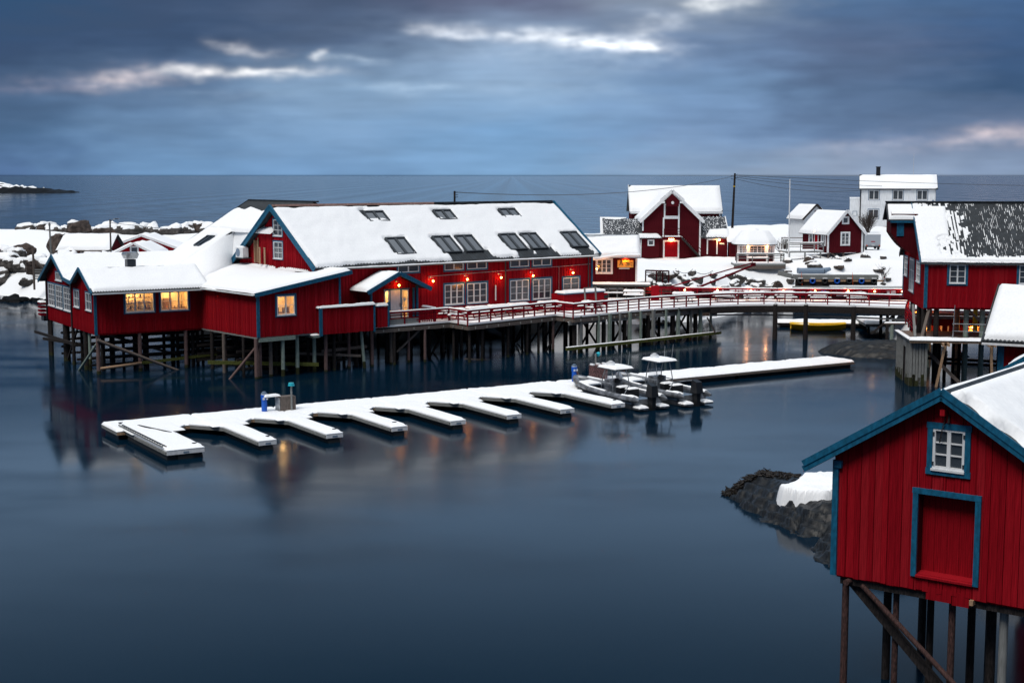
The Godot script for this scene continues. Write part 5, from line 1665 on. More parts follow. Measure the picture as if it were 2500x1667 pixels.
func yellow_boat():
	var t := thing("yellow_boat", "small bright yellow open boat moored behind the bridge posts", "boat", V(29.0, 0, -133.6), 96.0)
	var st := [[-2.6, 0.55, 0.05, 0.62], [-1.6, 0.80, -0.15, 0.56], [0.0, 0.88, -0.2, 0.52], [1.6, 0.72, -0.1, 0.58], [2.5, 0.3, 0.15, 0.68]]
	var P := []
	for s in st:
		for q in [[-1, 1], [-0.85, 0.35], [0, 0], [0.85, 0.35], [1, 1]]:
			P.append(V(s[0], lerpf(s[2], s[3], q[1]), s[1] * q[0]))
	var k := MB.new()
	k.grid(P, 5, st.size())
	part(t, "hull", k, mats.yellow)
	k = MB.new()
	for s in [-1, 1]:
		for i in st.size() - 1: k.tube(V(st[i][0], st[i][3], s * st[i][1]), V(st[i + 1][0], st[i + 1][3], s * st[i + 1][1]), 0.09, 0.09, 8)
	k.tube(V(-2.6, 0.62, -0.55), V(-2.6, 0.62, 0.55), 0.09, 0.09, 8)
	part(t, "gunwale", k, mats.yellow)
	for x in [-1.2, 0.4]: mbox(t, "thwart", V(x, 0.36, 0), V(0.35, 0.06, 1.5), mats.yellow)
	k = MB.new()
	soft_slab(k, V(-1.6, 0.45, 0), 1.6, 1.2, 0.14)
	part(t, "snow_load", k, mats.snow)
	var f := thing("float_platform", "low snow-covered float behind the yellow boat", "float", V(30.0, 0, -136.6), 96.0)
	mbox(f, "deck", V(0, 0.36, 0), V(8.6, 0.22, 2.2), mats.timber_dark)
	mbox(f, "pontoon", V(0, 0.05, 0), V(8.2, 0.5, 1.8), mats.black)
	k = MB.new()
	soft_slab(k, V(0, 0.47, 0), 8.7, 2.3, 0.2)
	part(f, "deck_snow", k, mats.snow)
	var g := thing("landing_stage", "snow-covered landing stage on short posts beyond the bridge", "landing", V(36.5, 0, -133.5), 95.0)
	mbox(g, "deck", V(0, 0.75, 0), V(7.0, 0.25, 6.0), mats.timber_grey)
	k = MB.new()
	soft_slab(k, V(0, 0.88, 0), 7.1, 6.1, 0.22)
	part(g, "deck_snow", k, mats.snow)
	for x in [-3.2, -1.0, 1.2, 3.2]: mtube(g, "post", V(x, -1, 2.8), V(x, 0.7, 2.8), 0.13, 0.13, mats.timber_dark)
	var m := thing("mooring_pile", "lone pale green mooring pile with snowy crosspiece by the plank quay", "pile", V(31.6, 0, -117.5), 90.0)
	mtube(m, "shaft", V(0, -1, 0), V(0, 2.25, 0), 0.17, 0.15, mats.timber_green)
	mtube(m, "algae_sleeve", V(0, -1, 0), V(0, 0.7, 0), 0.19, 0.17, mats.weed)
	mbox(m, "crosspiece", V(0.3, 2.3, 0), V(1.9, 0.12, 0.3), mats.timber)
	k = MB.new()
	soft_slab(k, V(0.3, 2.36, 0), 1.9, 0.32, 0.1)
	part(m, "crosspiece_snow", k, mats.snow)
# ---------------------------------------------------------------- near boathouse
func boathouse():
	var t := thing("boathouse", "near red boathouse on stilts with blue-framed window and loading hatch", "building", V(9.07, 0, -39.24), 127.3)
	var reds := [mats.red1, mats.red2, mats.red4, mats.red2, mats.red5]
	var W := 6.24
	var pk := W / 2
	var TF := Transform3D(FRONT, Vector3.ZERO)
	var win := [2.81, 6.71, 3.68, 7.81]
	var hat := [2.46, 3.74, 4.02, 5.98]
	clad(t, TF, 0.0, W, 3.3, [Vector2(0, 6.7), Vector2(pk, 8.62), Vector2(W, 6.7)], [win, hat], 0.40, reds, true, 0.016, 0.006)
	var wn := window(t, TF, win, 2, 1, 3, null, 0)
	var tr := MB.new()
	tr.box(V(3.245, 7.88, 0.03), V(1.22, 0.16, 0.07)); tr.box(V(3.245, 6.63, 0.03), V(1.22, 0.17, 0.07))
	tr.box(V(2.735, 7.26, 0.028), V(0.15, 1.08, 0.06)); tr.box(V(3.755, 7.26, 0.028), V(0.15, 1.08, 0.06))
	part(wn, "trim", tr, mats.blue)
	for s in [[2.83, 7.65], [2.83, 6.85], [3.66, 7.65], [3.66, 6.85]]: mbox(wn, "hinge", V(s[0], s[1], 0.06), V(0.05, 0.10, 0.02), mats.metal_dark)
	# recessed loading hatch
	for i in 9:
		var x := 2.46 + (i + 0.5) * 1.56 / 9
		mbox(t, "hatch_board", V(x, 4.86, -0.36 + 0.006 * (i % 2)), V(1.56 / 9 - 0.006, 2.26, 0.04), mats.red2)
	mbox(t, "hatch_reveal", V(2.44, 4.86, -0.2), V(0.05, 2.24, 0.34), mats.dark_red)
	mbox(t, "hatch_reveal", V(4.04, 4.86, -0.2), V(0.05, 2.24, 0.34), mats.dark_red)
	mbox(t, "hatch_reveal", V(3.24, 6.0, -0.2), V(1.56, 0.05, 0.34), mats.dark_red)
	mbox(t, "hatch_sill", V(3.24, 3.72, -0.13), V(1.56, 0.06, 0.46), mats.red3, Basis(Vector3.RIGHT, 0.12))
	mtube(t, "hatch_knob", V(3.95, 4.55, -0.33), V(3.95, 4.55, -0.30), 0.03, 0.03, mats.steel)
	for b in [[V(3.24, 6.05, 0.04), V(1.88, 0.15, 0.08)], [V(2.39, 4.82, 0.04), V(0.15, 2.30, 0.07)], [V(4.10, 4.82, 0.04), V(0.15, 2.30, 0.07)]]: mbox(t, "hatch_frame", b[0], b[1], mats.blue)
	mbox(t, "corner_board", V(0.06, 4.95, 0.03), V(0.17, 3.3, 0.10), mats.blue)
	mbox(t, "corner_block", V(0.14, 6.5, 0.06), V(0.22, 0.2, 0.14), mats.blue)
	mbox(t, "corner_batten", V(0.35, 4.9, 0.02), V(0.07, 3.2, 0.03), mats.red2)
	mbox(t, "corner_board", V(W - 0.06, 4.95, 0.03), V(0.17, 3.3, 0.10), mats.blue)
	mbox(t, "drop_board", V(3.1, 3.25, -0.02), V(0.7, 0.34, 0.05), mats.red2)
	mbox(t, "drop_board", V(3.7, 3.22, -0.02), V(0.46, 0.36, 0.05), mats.red2)
	mbox(t, "beam_end", V(4.02, 3.22, 0.0), V(0.1, 0.14, 0.2), mats.new_wood)
	var sh := MB.new()
	sh.box(V(0.03, 4.95, -4.6), V(0.08, 3.3, 9.0))
	sh.box(V(W - 0.03, 4.95, -4.6), V(0.08, 3.3, 9.0))
	sh.box(V(pk, 3.28, -4.6), V(W - 0.2, 0.1, 9.0))
	sh.box(V(pk, 5.0, -9.1), V(W, 3.4, 0.08))
	sh.tri(V(0, 6.7, -9.1), V(W, 6.7, -9.1), V(pk, 8.6, -9.1))
	part(t, "side_wall", sh, mats.red2)
	# roof
	var z0 := 0.34
	var z1 := -9.4
	var el := V(-0.76, 6.46, z0)
	var r0 := V(pk, 8.86, z0)
	slab(t, "roof", V(-0.76, 6.46, z1), el, r0, V(pk, 8.86, z1), 0.09, mats.tile)
	slab(t, "roof", V(W + 0.76, 6.46, z0), V(W + 0.76, 6.46, z1), V(pk, 8.86, z1), r0, 0.09, mats.tile)
	snow(t, V(-0.76, 6.47, z1), el + V(0, 0.01, -0.1), r0 + V(-0.05, 0.0, -0.1), V(pk - 0.05, 8.87, z1), 0.09, 0.16, [], 0.0, 41)
	snow(t, V(W + 0.76, 6.47, z0 - 0.12), V(W + 0.76, 6.47, z1), V(pk + 0.1, 8.80, z1), V(pk + 0.1, 8.80, z0 - 0.12), 0.24, 0.12, [[-0.2, 0.25, -1, 6, 0.22], [-0.1, 0.9, 4.3, 5, 0.3]], 0.0, 42)
	for s in [-1, 1]:
		var e := V(pk + s * 3.9, 6.42, z0 + 0.03)
		var p := V(pk, 8.84, z0 + 0.03)
		var nrm := V(-0.53 * -s, 0.85, 0)
		mbar(t, "barge_board", e - V(0, 0.13, 0), p - V(0, 0.13, 0), 0.05, 0.17, mats.blue)
		mbar(t, "barge_board", e - V(0, -0.035, -0.03), p - V(0, -0.035, -0.03), 0.05, 0.17, mats.blue)
		mbar(t, "soffit_board", e + V(0, -0.2, -0.18), p + V(0, -0.2, -0.18), 0.34, 0.03, mats.red2)
	# hoist
	var h := mbox(t, "hoist_block", V(3.12, 8.27, 0.2), V(0.13, 0.16, 0.14), mats.red3)
	mbar(h, "hoist_arm", V(3.2, 8.2, -0.05), V(3.3, 8.0, 0.28), 0.05, 0.05, mats.black)
	var k := MB.new()
	for i in 12: k.bar(V(3.16 - 0.012 * i + (0.012 if i % 2 else -0.012), 8.15 - 0.06 * i, 0.13), V(3.16 - 0.012 * i, 8.10 - 0.06 * i, 0.14), 0.02, 0.03)
	part(h, "hoist_chain", k, mats.timber_dark)
	# stilts
	var s := thing("boathouse_stilts", "reddish round stilts and long diagonal log under the near boathouse", "piling", V(9.07, 0, -39.24), 127.3)
	for q in [[0.32, -0.25, 0.10, mats.timber_rust], [1.02, -1.6, 0.115, mats.timber_dark], [1.72, -0.5, 0.085, mats.timber_rust], [2.3, -1.6, 0.10, mats.timber_dark], [3.35, -0.4, 0.095, mats.timber_rust], [3.2, -2.4, 0.11, mats.timber_dark], [4.1, -1.4, 0.13, mats.timber_dark], [4.72, -0.5, 0.115, mats.timber_grey], [5.6, -0.5, 0.10, mats.timber_rust], [1.0, -4.4, 0.12, mats.timber_dark], [3.0, -4.6, 0.12, mats.timber_dark], [5.0, -4.5, 0.12, mats.timber_dark]]:
		pile(s, q[0], q[1], 3.28, q[2], q[3])
	mtube(s, "diagonal_log", V(0.85, 3.1, -0.12), V(5.2, -0.35, 0.15), 0.075, 0.075, mats.timber_rust, 10)
	mbar(s, "diagonal_beam", V(0.4, 3.15, -0.35), V(4.0, -0.3, -0.4), 0.16, 0.24, mats.timber_dark)
	mtube(s, "cross_log", V(0.48, 3.16, 0.12), V(0.6, 3.18, -1.6), 0.09, 0.09, mats.timber_rust, 10)
	mbar(s, "floor_beam", V(0.2, 3.14, -0.2), V(6.1, 3.14, -0.2), 0.16, 0.2, mats.timber_dark)

# ---------------------------------------------------------------- stilted house on the right
func stilt_house():
	var t := thing("stilt_house", "red stilted warehouse with half-bare dark roof and projecting hoist hood", "building", V(29.03, 0, -99.79), 98.0)
	var WX := 13.0
	var DZ := -11.0
	var TF := Transform3D(FRONT, Vector3.ZERO)
	var w1 := [1.68, 7.02, 2.78, 8.32]
	var w2 := [6.38, 7.02, 7.48, 8.32]
	var w3 := [10.9, 7.02, 12.0, 8.32]
	clad(t, TF, 0, WX, 5.3, [Vector2(0, 8.6), Vector2(WX, 8.6)], [w1, w2, w3], 0.21, [mats.red2, mats.red1, mats.red4, mats.red2, mats.red5], true, 0.012)
	for h in [w1, w2, w3]:
		var o := window(t, TF, h, 2, 1, 3, mats.blue, 0.16)
		mbox(o, "curtain", V((h[0] + h[2]) / 2, h[3] - 0.35, -0.05), V(0.9, 0.5, 0.01), mats.curtain)
	mbox(t, "corner_board", V(0.1, 6.92, 0.03), V(0.24, 3.3, 0.1), mats.blue)
	var TG := Transform3D(LEFT, Vector3.ZERO)
	var d := [[-10.5, 6.9, -8.7, 8.3], [-7.5, 5.95, -5.2, 8.3], [-3.9, 6.9, -2.0, 8.3]]
	var sl := 4.05 / 5.5
	clad(t, TG, DZ, 0, 5.15, [Vector2(DZ, 8.45), Vector2(-5.5, 12.4), Vector2(0, 8.45)], d, 0.21, [mats.red2, mats.red1, mats.red4, mats.red2, mats.red5], true, 0.012)
	window(t, TG, d[0], 1, 3, 3, mats.blue, 0.12)
	window(t, TG, d[1], 2, 2, 3, mats.blue, 0.12)
	window(t, TG, d[2], 1, 3, 3, mats.blue, 0.12)
	mbox(t, "corner_board", V(-0.03, 6.9, -10.95), V(0.1, 3.4, 0.14), mats.blue)
	var sh := MB.new()
	sh.box(V(WX / 2, 5.22, -5.5), V(WX - 0.2, 0.12, 10.8))
	sh.box(V(WX / 2, 7.0, DZ), V(WX, 3.4, 0.1))
	sh.box(V(WX - 0.05, 7.0, -5.5), V(0.1, 3.4, 10.9))
	part(t, "rear_wall", sh, mats.red2)
	# roof
	var A := V(-0.3, 8.42, 0.28)
	var B := V(WX + 0.4, 8.42, 0.28)
	var C := V(WX + 0.4, 12.55, -5.5)
	var D := V(-0.3, 12.55, -5.5)
	slab(t, "roof", A, B, C, D, 0.1, mats.tile)
	slab(t, "roof", V(WX + 0.4, 8.42, -11.3), V(-0.3, 8.42, -11.3), D - V(0, 0, 0.01), C - V(0, 0, 0.01), 0.1, mats.tile)
	tiles(t, A, B, C, D, 0.115, 0.035, mats.tile)
	mbox(t, "ridge_cap", V(WX / 2 - 0.9, 12.6, -5.5), V(WX + 2.6, 0.1, 0.36), mats.tile)
	# snow: a full drift by the verge and the eave, strips left in the troughs of the sheets
	var u := (B - A).normalized()
	var w := (D - A).normalized()
	var nr := u.cross(w).normalized()
	if nr.y < 0: nr = -nr
	var L := (B - A).length()
	var Wd := (D - A).length()
	var cnt := int(L / 0.115)
	var k := MB.new()
	var step := 0.09
	var jr := RandomNumberGenerator.new()
	jr.seed = 91
	for c in cnt:
		var s := (c + 0.75) * L / cnt
		var v := 0.05
		var jit := jr.randf_range(-1, 1)
		while v < Wd - 0.30:
			var n := nz.get_noise_2d(s * 42 + 300, v * 26) + 0.30 * jit
			var n2 := nz.get_noise_2d(c * 770.0, v * 95 + 90) + 0.5 * nz.get_noise_2d(s * 70, v * 45)
			var f := s / 7.6
			var full := smoothstep(0.52, 0.16, f + 0.35 * n + 0.25 * maxf(0.0, v / Wd - 0.55) * 2.0) + smoothstep(0.95, 0.45, v + 0.3 * n) + 0.5 * n2
			var strip := 0.30 * n + 0.40 * n2 + 0.12 - 0.42 * f
			var wd := 0.0
			if full > 0.5: wd = 0.066
			elif strip > 0.08: wd = 0.026
			elif n2 > 0.16: wd = 0.005 + 0.012 * n2
			if wd > 0:
				var hh := (0.07 + 0.05 * n2) if full > 0.5 else 0.035
				var p := A + u * s + w * v
				var q := A + u * s + w * (v + step)
				k.quad(q - u * wd + nr * hh, q + u * wd + nr * hh, p + u * wd + nr * hh, p - u * wd + nr * hh)
				if wd > 0.03: k.quad(p - u * wd + nr * hh, p + u * wd + nr * hh, p + u * wd, p - u * wd)
			v += step
	stuff(part(t, "snow_strips", k, mats.snow))
	snow(t, A + V(0, 0.02, 0.02), A + u * 13.2 + V(0, 0.02, 0.02), A + u * 13.2 + w * 0.62, A + w * 0.62, 0.15, 0.1, [], 0.08, 51)
	snow(t, A + V(0, 0.03, 0), A + u * 2.2 + V(0, 0.03, 0), A + u * 2.4 + w * (Wd - 0.4), A + w * (Wd - 0.4), 0.13, 0.14, [[1.5, 3, 0.8, 3.0, 0.35]], 0.0, 52)
	# icicles under the eave
	k = MB.new()
	for i in 150:
		var x := 0.1 + i * 0.086
		var l := 0.06 + 0.26 * absf(nz.get_noise_2d(i * 31, 5)) + 0.05 * (i % 3)
		k.tube(V(x, 8.40, 0.27), V(x, 8.40 - l, 0.27), 0.012, 0.003, 4)
	stuff(part(t, "icicles", k, mats.clear))
	mbar(t, "barge_board", V(-0.34, 8.36, 0.26), V(-0.34, 12.48, -5.5), 0.06, 0.3, mats.blue)
	mbar(t, "barge_board", V(-0.34, 8.36, -11.26), V(-0.34, 12.48, -5.5), 0.06, 0.3, mats.tile)
	# hoist hood projecting from the gable
	var hz := 1.72
	var hood := []
	var ha := V(-2.1, 12.55 - hz * sl, -5.5 + hz)
	var hb := V(-0.3, 12.55 - hz * sl, -5.5 + hz)
	slab(t, "hood_roof", ha, hb, D, V(-2.1, 12.55, -5.5), 0.09, mats.tile)
	slab(t, "hood_roof", V(-0.3, 12.55 - hz * sl, -5.5 - hz), V(-2.1, 12.55 - hz * sl, -5.5 - hz), V(-2.1, 12.55, -5.51), D - V(0, 0, 0.01), 0.09, mats.tile)
	snow(t, ha + V(0, 0.02, 0), hb + V(0.3, 0.02, 0), D + V(0.3, -0.1, 0.1), V(-2.1, 12.45, -5.4), 0.13, 0.1, [], 0.05, 53)
	mbar(t, "hood_fascia", V(-2.0, ha.y - 0.1, ha.z - 0.05), V(-0.3, ha.y - 0.1, ha.z - 0.05), 0.06, 0.16, mats.blue)
	for s in [-1, 1]: mbar(t, "barge_board", V(-2.14, 12.50 - hz * sl, -5.5 + s * hz), V(-2.14, 12.5, -5.5), 0.05, 0.2, mats.tile)
	# hood walls narrow towards a curved foot
	k = MB.new()
	var prof := []
	for i in 9:
		var f := i / 8.0
		prof.append(Vector2(lerpf(-1.9, -0.02, 1.0 - pow(1.0 - f, 0.75)), lerpf(10.35, 8.75, f + 0.12 * sin(PI * f))))
	for i in 8:
		var a: Vector2 = prof[i]
		var b: Vector2 = prof[i + 1]
		for s in [-1, 1]:
			var z: float = -5.5 + s * 1.45
			k.quad(V(a.x, 11.75, z), V(b.x, 11.75, z), V(b.x, b.y, z), V(a.x, a.y, z))
		k.quad(V(a.x, a.y, -6.95), V(b.x, b.y, -6.95), V(b.x, b.y, -4.05), V(a.x, a.y, -4.05))
	k.quad(V(-1.9, 11.75, -6.95), V(-1.9, 11.75, -4.05), V(-1.9, 10.35, -4.05), V(-1.9, 10.35, -6.95))
	k.tri(V(-1.9, 11.75, -6.95), V(-1.9, 12.45, -5.5), V(-1.9, 11.75, -4.05))
	part(t, "hood_wall", k, mats.dark_red)
	mbox(t, "hood_shutter", V(-1.25, 10.75, -4.02), V(0.5, 1.25, 0.06), mats.blue)
	# stilts and the plank quay beneath
	var q := thing("plank_quay", "grey upright-plank quay with weed at its foot below the stilted house", "quay", V(29.03, 0, -99.79), 98.0)
	for p in [[0.1, -0.4, mats.timber_dark], [0.95, -0.4, mats.timber_dark], [0.2, -3.5, mats.timber_dark], [0.2, -7.0, mats.timber_dark], [3.1, -1.0, mats.timber_green], [3.4, -6.5, mats.new_wood], [1.6, -8.0, mats.timber_green], [6.0, -1.2, mats.timber_green]]:
		mtube(q, "stilt", V(p[0], -1, p[1]), V(p[0], 5.2, p[1]), 0.2, 0.18, p[2], 10)
	mbar(q, "raking_post", V(-0.55, 3.2, 0.2), V(-0.35, 5.2, -2.8), 0.17, 0.17, mats.timber_grey)
	mbar(q, "raking_post", V(-0.2, 3.2, 1.0), V(0.45, 5.2, -0.3), 0.20, 0.20, mats.timber)
	for s in [-1, 1]: mbar(q, "knee_brace", V(4.2 + s * 1.0, 5.15, -1.0), V(4.2 + s * 0.1, 4.2, -1.0), 0.14, 0.14, mats.timber)
	mtube(q, "stilt", V(4.2, -1, -1.0), V(4.2, 5.2, -1.0), 0.19, 0.18, mats.timber_green, 10)
	mtube(q, "stilt", V(4.55, 2.4, -5.6), V(4.55, 5.2, -5.6), 0.17, 0.17, mats.yellow, 10)
	# plank faces
	var pc := V(-1.15, 0, 2.2)
	var pf := V(-1.35, 0, -3.6)
	var n := 26
	for i in n:
		var a := pc.lerp(pf, (i + 0.5) / n)
		if i > 6 and i < 12:
			mbox(q, "plank", a + V(0, 2.85, 0), V(0.05, 0.6, 0.2), mats.timber_grey)
			continue
		mbox(q, "plank", a + V(0.05 * (i % 2), 1.2, 0), V(0.05, 4.0, 0.17), mats.timber_grey)
		mbox(q, "weed_fringe", a + V(-0.03 + 0.05 * (i % 2), -0.15 + 0.25 * sin(i * 1.7), 0), V(0.05, 1.5, 0.18), mats.weed)
	for i in 6:
		mbox(q, "plank", pc + V(0.1 + i * 0.2, 1.2, 0.05 * (i % 2)), V(0.165, 4.0, 0.05), mats.timber_grey)
		mbox(q, "weed_fringe", pc + V(0.1 + i * 0.2, -0.15 + 0.25 * sin(i * 2.1), 0.05), V(0.2, 1.5, 0.05), mats.weed)
	mbar(q, "backing", pc + V(0.12, 1.2, -0.05), pf + V(0.12, 1.2, 0), 0.06, 3.8, mats.timber_dark)
	mbar(q, "cap_beam", pc + V(0, 3.22, 0), pf + V(0, 3.22, 0), 0.22, 0.14, mats.timber_grey)
	k = MB.new()
	var dd := (pf - pc).normalized()
	soft_slab(k, (pc + pf) / 2 + V(0, 3.29, 0), 0.34, (pf - pc).length(), 0.1, Basis(dd.cross(Vector3.UP).normalized() * -1.0, Vector3.UP, dd))
	part(q, "cap_snow", k, mats.snow)
	mbox(q, "front_beam", V(2.6, 3.16, 2.5), V(7.6, 0.18, 0.3), mats.new_wood)
	k = MB.new()
	soft_slab(k, V(2.6, 3.25, 2.2), 7.7, 1.1, 0.16)
	part(q, "beam_snow", k, mats.snow)
	mbox(q, "quay_deck", V(3.6, 3.06, -1.5), V(9.0, 0.1, 7.0), mats.timber)
	for x in [1.15, 4.2]:
		mbar(q, "bracket", V(x - 0.2, 3.02, 1.8), V(x - 0.2, 3.02, 3.2), 0.12, 0.2, mats.new_wood)
		mbar(q, "bracket", V(x + 0.15, 3.02, 1.8), V(x + 0.15, 3.02, 3.3), 0.12, 0.2, mats.new_wood)
		mbar(q, "prop", V(x + 0.25 - (0.9 if x < 2 else 0.0), -0.9, 2.4), V(x, 2.9, 2.6), 0.14, 0.16, mats.new_wood)
	mbar(q, "long_brace", V(0.1, 2.4, 1.2), V(3.4, -0.8, 1.8), 0.14, 0.22, mats.timber)
	for z in [-1.5, -4.0]:
		for x in [1.8, 2.8, 5.5, 7.0]: mtube(q, "stilt", V(x, -1, z), V(x, 3.0, z), 0.13, 0.12, mats.timber_dark, 8)
		mbar(q, "long_brace", V(1.0, 1.2, z), V(7.0, 1.0, z), 0.1, 0.2, mats.timber_dark)
	# scaffold rail
	var f := thing("scaffold", "thin steel scaffold rail standing on the snowy quay edge", "scaffold", V(29.03, 0, -99.79), 98.0)
	mtube(f, "standard", V(1.65, 3.3, 2.3), V(1.75, 5.55, 2.3), 0.025, 0.025, mats.steel, 6)
	mtube(f, "standard", V(1.85, 3.3, 1.4), V(1.9, 5.6, 1.4), 0.025, 0.025, mats.steel, 6)
	mtube(f, "ledger", V(1.7, 4.35, 1.9), V(6.2, 4.3, 1.9), 0.03, 0.03, mats.steel, 6)
	mtube(f, "ledger", V(1.7, 3.85, 1.9), V(6.2, 3.75, 1.9), 0.025, 0.025, mats.steel, 6)
	mtube(f, "diagonal", V(2.4, 4.33, 1.9), V(3.3, 3.83, 1.9), 0.02, 0.02, mats.steel, 6)
	mtube(f, "diagonal", V(4.2, 3.8, 1.9), V(5.2, 4.3, 1.9), 0.02, 0.02, mats.steel, 6)
	# lit terrace beyond, seen under the house
	var y := thing("yard_terrace", "lit wooden terrace with red edge seen between the stilts", "terrace", V(29.03, 0, -99.79), 98.0)
	mbox(y, "deck", V(5.0, 4.05, -9.2), V(9.0, 0.2, 2.4), mats.new_wood)
	mbox(y, "edge", V(5.0, 3.82, -7.95), V(9.0, 0.24, 0.1), mats.timber_grey)
	mbox(y, "red_panel", V(5.0, 3.45, -7.98), V(9.0, 0.5, 0.06), mats.red2)
	for i in 5: mbox(y, "slat", V(6.2, 2.2 + i * 0.22, -8.3), V(3.4, 0.13, 0.05), mats.new_wood)
	mbox(y, "back_wall", V(3.6, 2.6, -8.6), V(5.0, 1.3, 0.06), mats.dark_red)
	for x in [2.6, 3.1]: mbox(y, "window_post", V(x, 2.6, -8.5), V(0.09, 1.2, 0.05), mats.white)
	for x in [1.3, 4.9]:
		var s := SphereMesh.new()
		s.radius = 0.08
		s.height = 0.16
		var bb := part(y, "bulb", s, mats.bulb_warm)
		bb.position = V(x, 3.05, -8.2)
		lamp(y, V(x, 3.05, -8.2), Color(1, 0.6, 0.25), 3.0, 0.08)
	var s2 := SphereMesh.new()
	s2.radius = 0.09
	s2.height = 0.18
	var b2 := part(y, "bulb", s2, mats.bulb_warm)
	b2.position = V(0.9, 4.4, -8.4)
	lamp(y, V(0.9, 4.4, -8.4), Color(1, 0.6, 0.25), 2.4, 0.08)
	var rs := []
	rs.append(V(29.1, 3.2, -102.0)); rs.append(V(29.8, 3.6, -107.0)); rs.append(V(31.0, 4.0, -110.5))
	railing("ramp_railing", "dark red railing climbing beside the stilts behind the plank quay", rs, 1.6, mats.rail_red, 1.05, 4, false)
	var bank := MB.new()
	var P := []
	for j in 14:
		for i in 20:
			var x := 33.5 + i * 1.2
			var z := -111.0 - j * 1.3
			P.append(V(x, 1.6 + 1.9 * smoothstep(0, 9, j) + 0.3 * nz.get_noise_2d(x * 40, z * 40) - 5.0 * smoothstep(35.2, 34.0, x), z))
	bank.grid(P, 20, 14)
	structure("snow_bank", bank, mats.snow)

func side_houses():
	# roof and wall behind the near boathouse, at the frame's right edge
	var t := thing("snowy_shed", "red shed with steep snowy roof at the right edge behind the boathouse", "building", V(24.54, 0, -70.9), 118.0)
	clad(t, Transform3D(FRONT, Vector3.ZERO), 0, 5.0, 2.0, [Vector2(0, 6.3), Vector2(5.0, 6.3)], [], 0.27, [mats.red2, mats.red1], true)
	mbox(t, "corner_board", V(0.06, 4.1, 0.04), V(0.3, 4.3, 0.1), mats.blue)
	mbox(t, "corner_board", V(1.5, 4.1, 0.05), V(0.2, 4.3, 0.1), mats.blue)
	var A := V(-0.75, 6.28, 0.75)
	var D := V(-0.6, 8.9, -2.9)
	slab(t, "roof", A, A + V(6.5, 0, 0), D + V(6.4, 0, 0), D, 0.1, mats.tile)
	slab(t, "roof", V(5.75, 6.28, -6.55), V(-0.75, 6.28, -6.55), D - V(0, 0, 0.01), D + V(6.4, 0, -0.01), 0.1, mats.tile)
	snow(t, A + V(0, 0.05, -0.06), A + V(6.5, 0.05, -0.06), D + V(6.4, 0, 0), D, 0.26, 0.15, [], 0.0, 61)
	tiles(t, A, A + V(6.5, 0, 0), A + V(6.5, 0.3, -0.42), A + V(0, 0.3, -0.42), 0.2, 0.05, mats.tile)
	mbar(t, "gutter", A + V(0, -0.1, 0.08), A + V(6.5, -0.1, 0.08), 0.14, 0.1, mats.white)
	mbar(t, "barge_board", A + V(-0.04, -0.06, 0), D + V(-0.04, -0.06, 0), 0.06, 0.2, mats.tile)
	var sh := MB.new()
	sh.box(V(0.04, 4.1, -2.9), V(0.08, 4.4, 5.7))
	sh.box(V(2.5, 4.1, -5.7), V(5.0, 4.4, 0.08))
	sh.tri(V(0.04, 6.3, 0), V(0.04, 8.7, -2.9), V(0.04, 6.3, -5.7))
	part(t, "side_wall", sh, mats.red2)
	for x in [0.1, 2.5, 4.9]: mtube(t, "stilt", V(x, -0.5, -0.3), V(x, 2.05, -0.3), 0.14, 0.14, mats.timber_dark)
	# neighbour whose blue eave pokes in
	var u := thing("neighbour_boathouse", "tip of a blue-edged snowy eave above the near boathouse roof", "building", V(20.0, 0, -54.8), 125.0)
	clad(u, Transform3D(FRONT, Vector3.ZERO), 0, 5.2, 3.2, [Vector2(0, 7.2), Vector2(2.6, 8.9), Vector2(5.2, 7.2)], [], 0.3, [mats.red2, mats.red1], true)
	slab(u, "roof", V(-0.7, 6.98, -7), V(-0.7, 6.98, 0.4), V(2.6, 9.1, 0.4), V(2.6, 9.1, -7), 0.1, mats.tile)
	slab(u, "roof", V(5.9, 6.98, 0.4), V(5.9, 6.98, -7), V(2.6, 9.1, -7), V(2.6, 9.1, 0.39), 0.1, mats.tile)
	snow(u, V(-0.7, 7.0, -7), V(-0.7, 7.0, 0.4), V(2.6, 9.12, 0.4), V(2.6, 9.12, -7), 0.2, 0.2, [], 0.0, 62)
	snow(u, V(5.9, 7.0, 0.4), V(5.9, 7.0, -7), V(2.6, 9.12, -7), V(2.6, 9.12, 0.39), 0.2, 0.2, [], 0.0, 63)
	for s in [-1, 1]: mbar(u, "barge_board", V(2.6 + s * 3.35, 6.88, 0.44), V(2.6, 9.0, 0.44), 0.06, 0.36, mats.blue)
	var sb := MB.new()
	sb.box(V(0.04, 5.2, -3.5), V(0.08, 4.0, 7))
	sb.box(V(5.16, 5.2, -3.5), V(0.08, 4.0, 7))
	part(u, "side_wall", sb, mats.red2)
	for x in [0.2, 2.6, 5.0]: mtube(u, "stilt", V(x, -0.8, -0.4), V(x, 3.2, -0.4), 0.14, 0.14, mats.timber_dark)
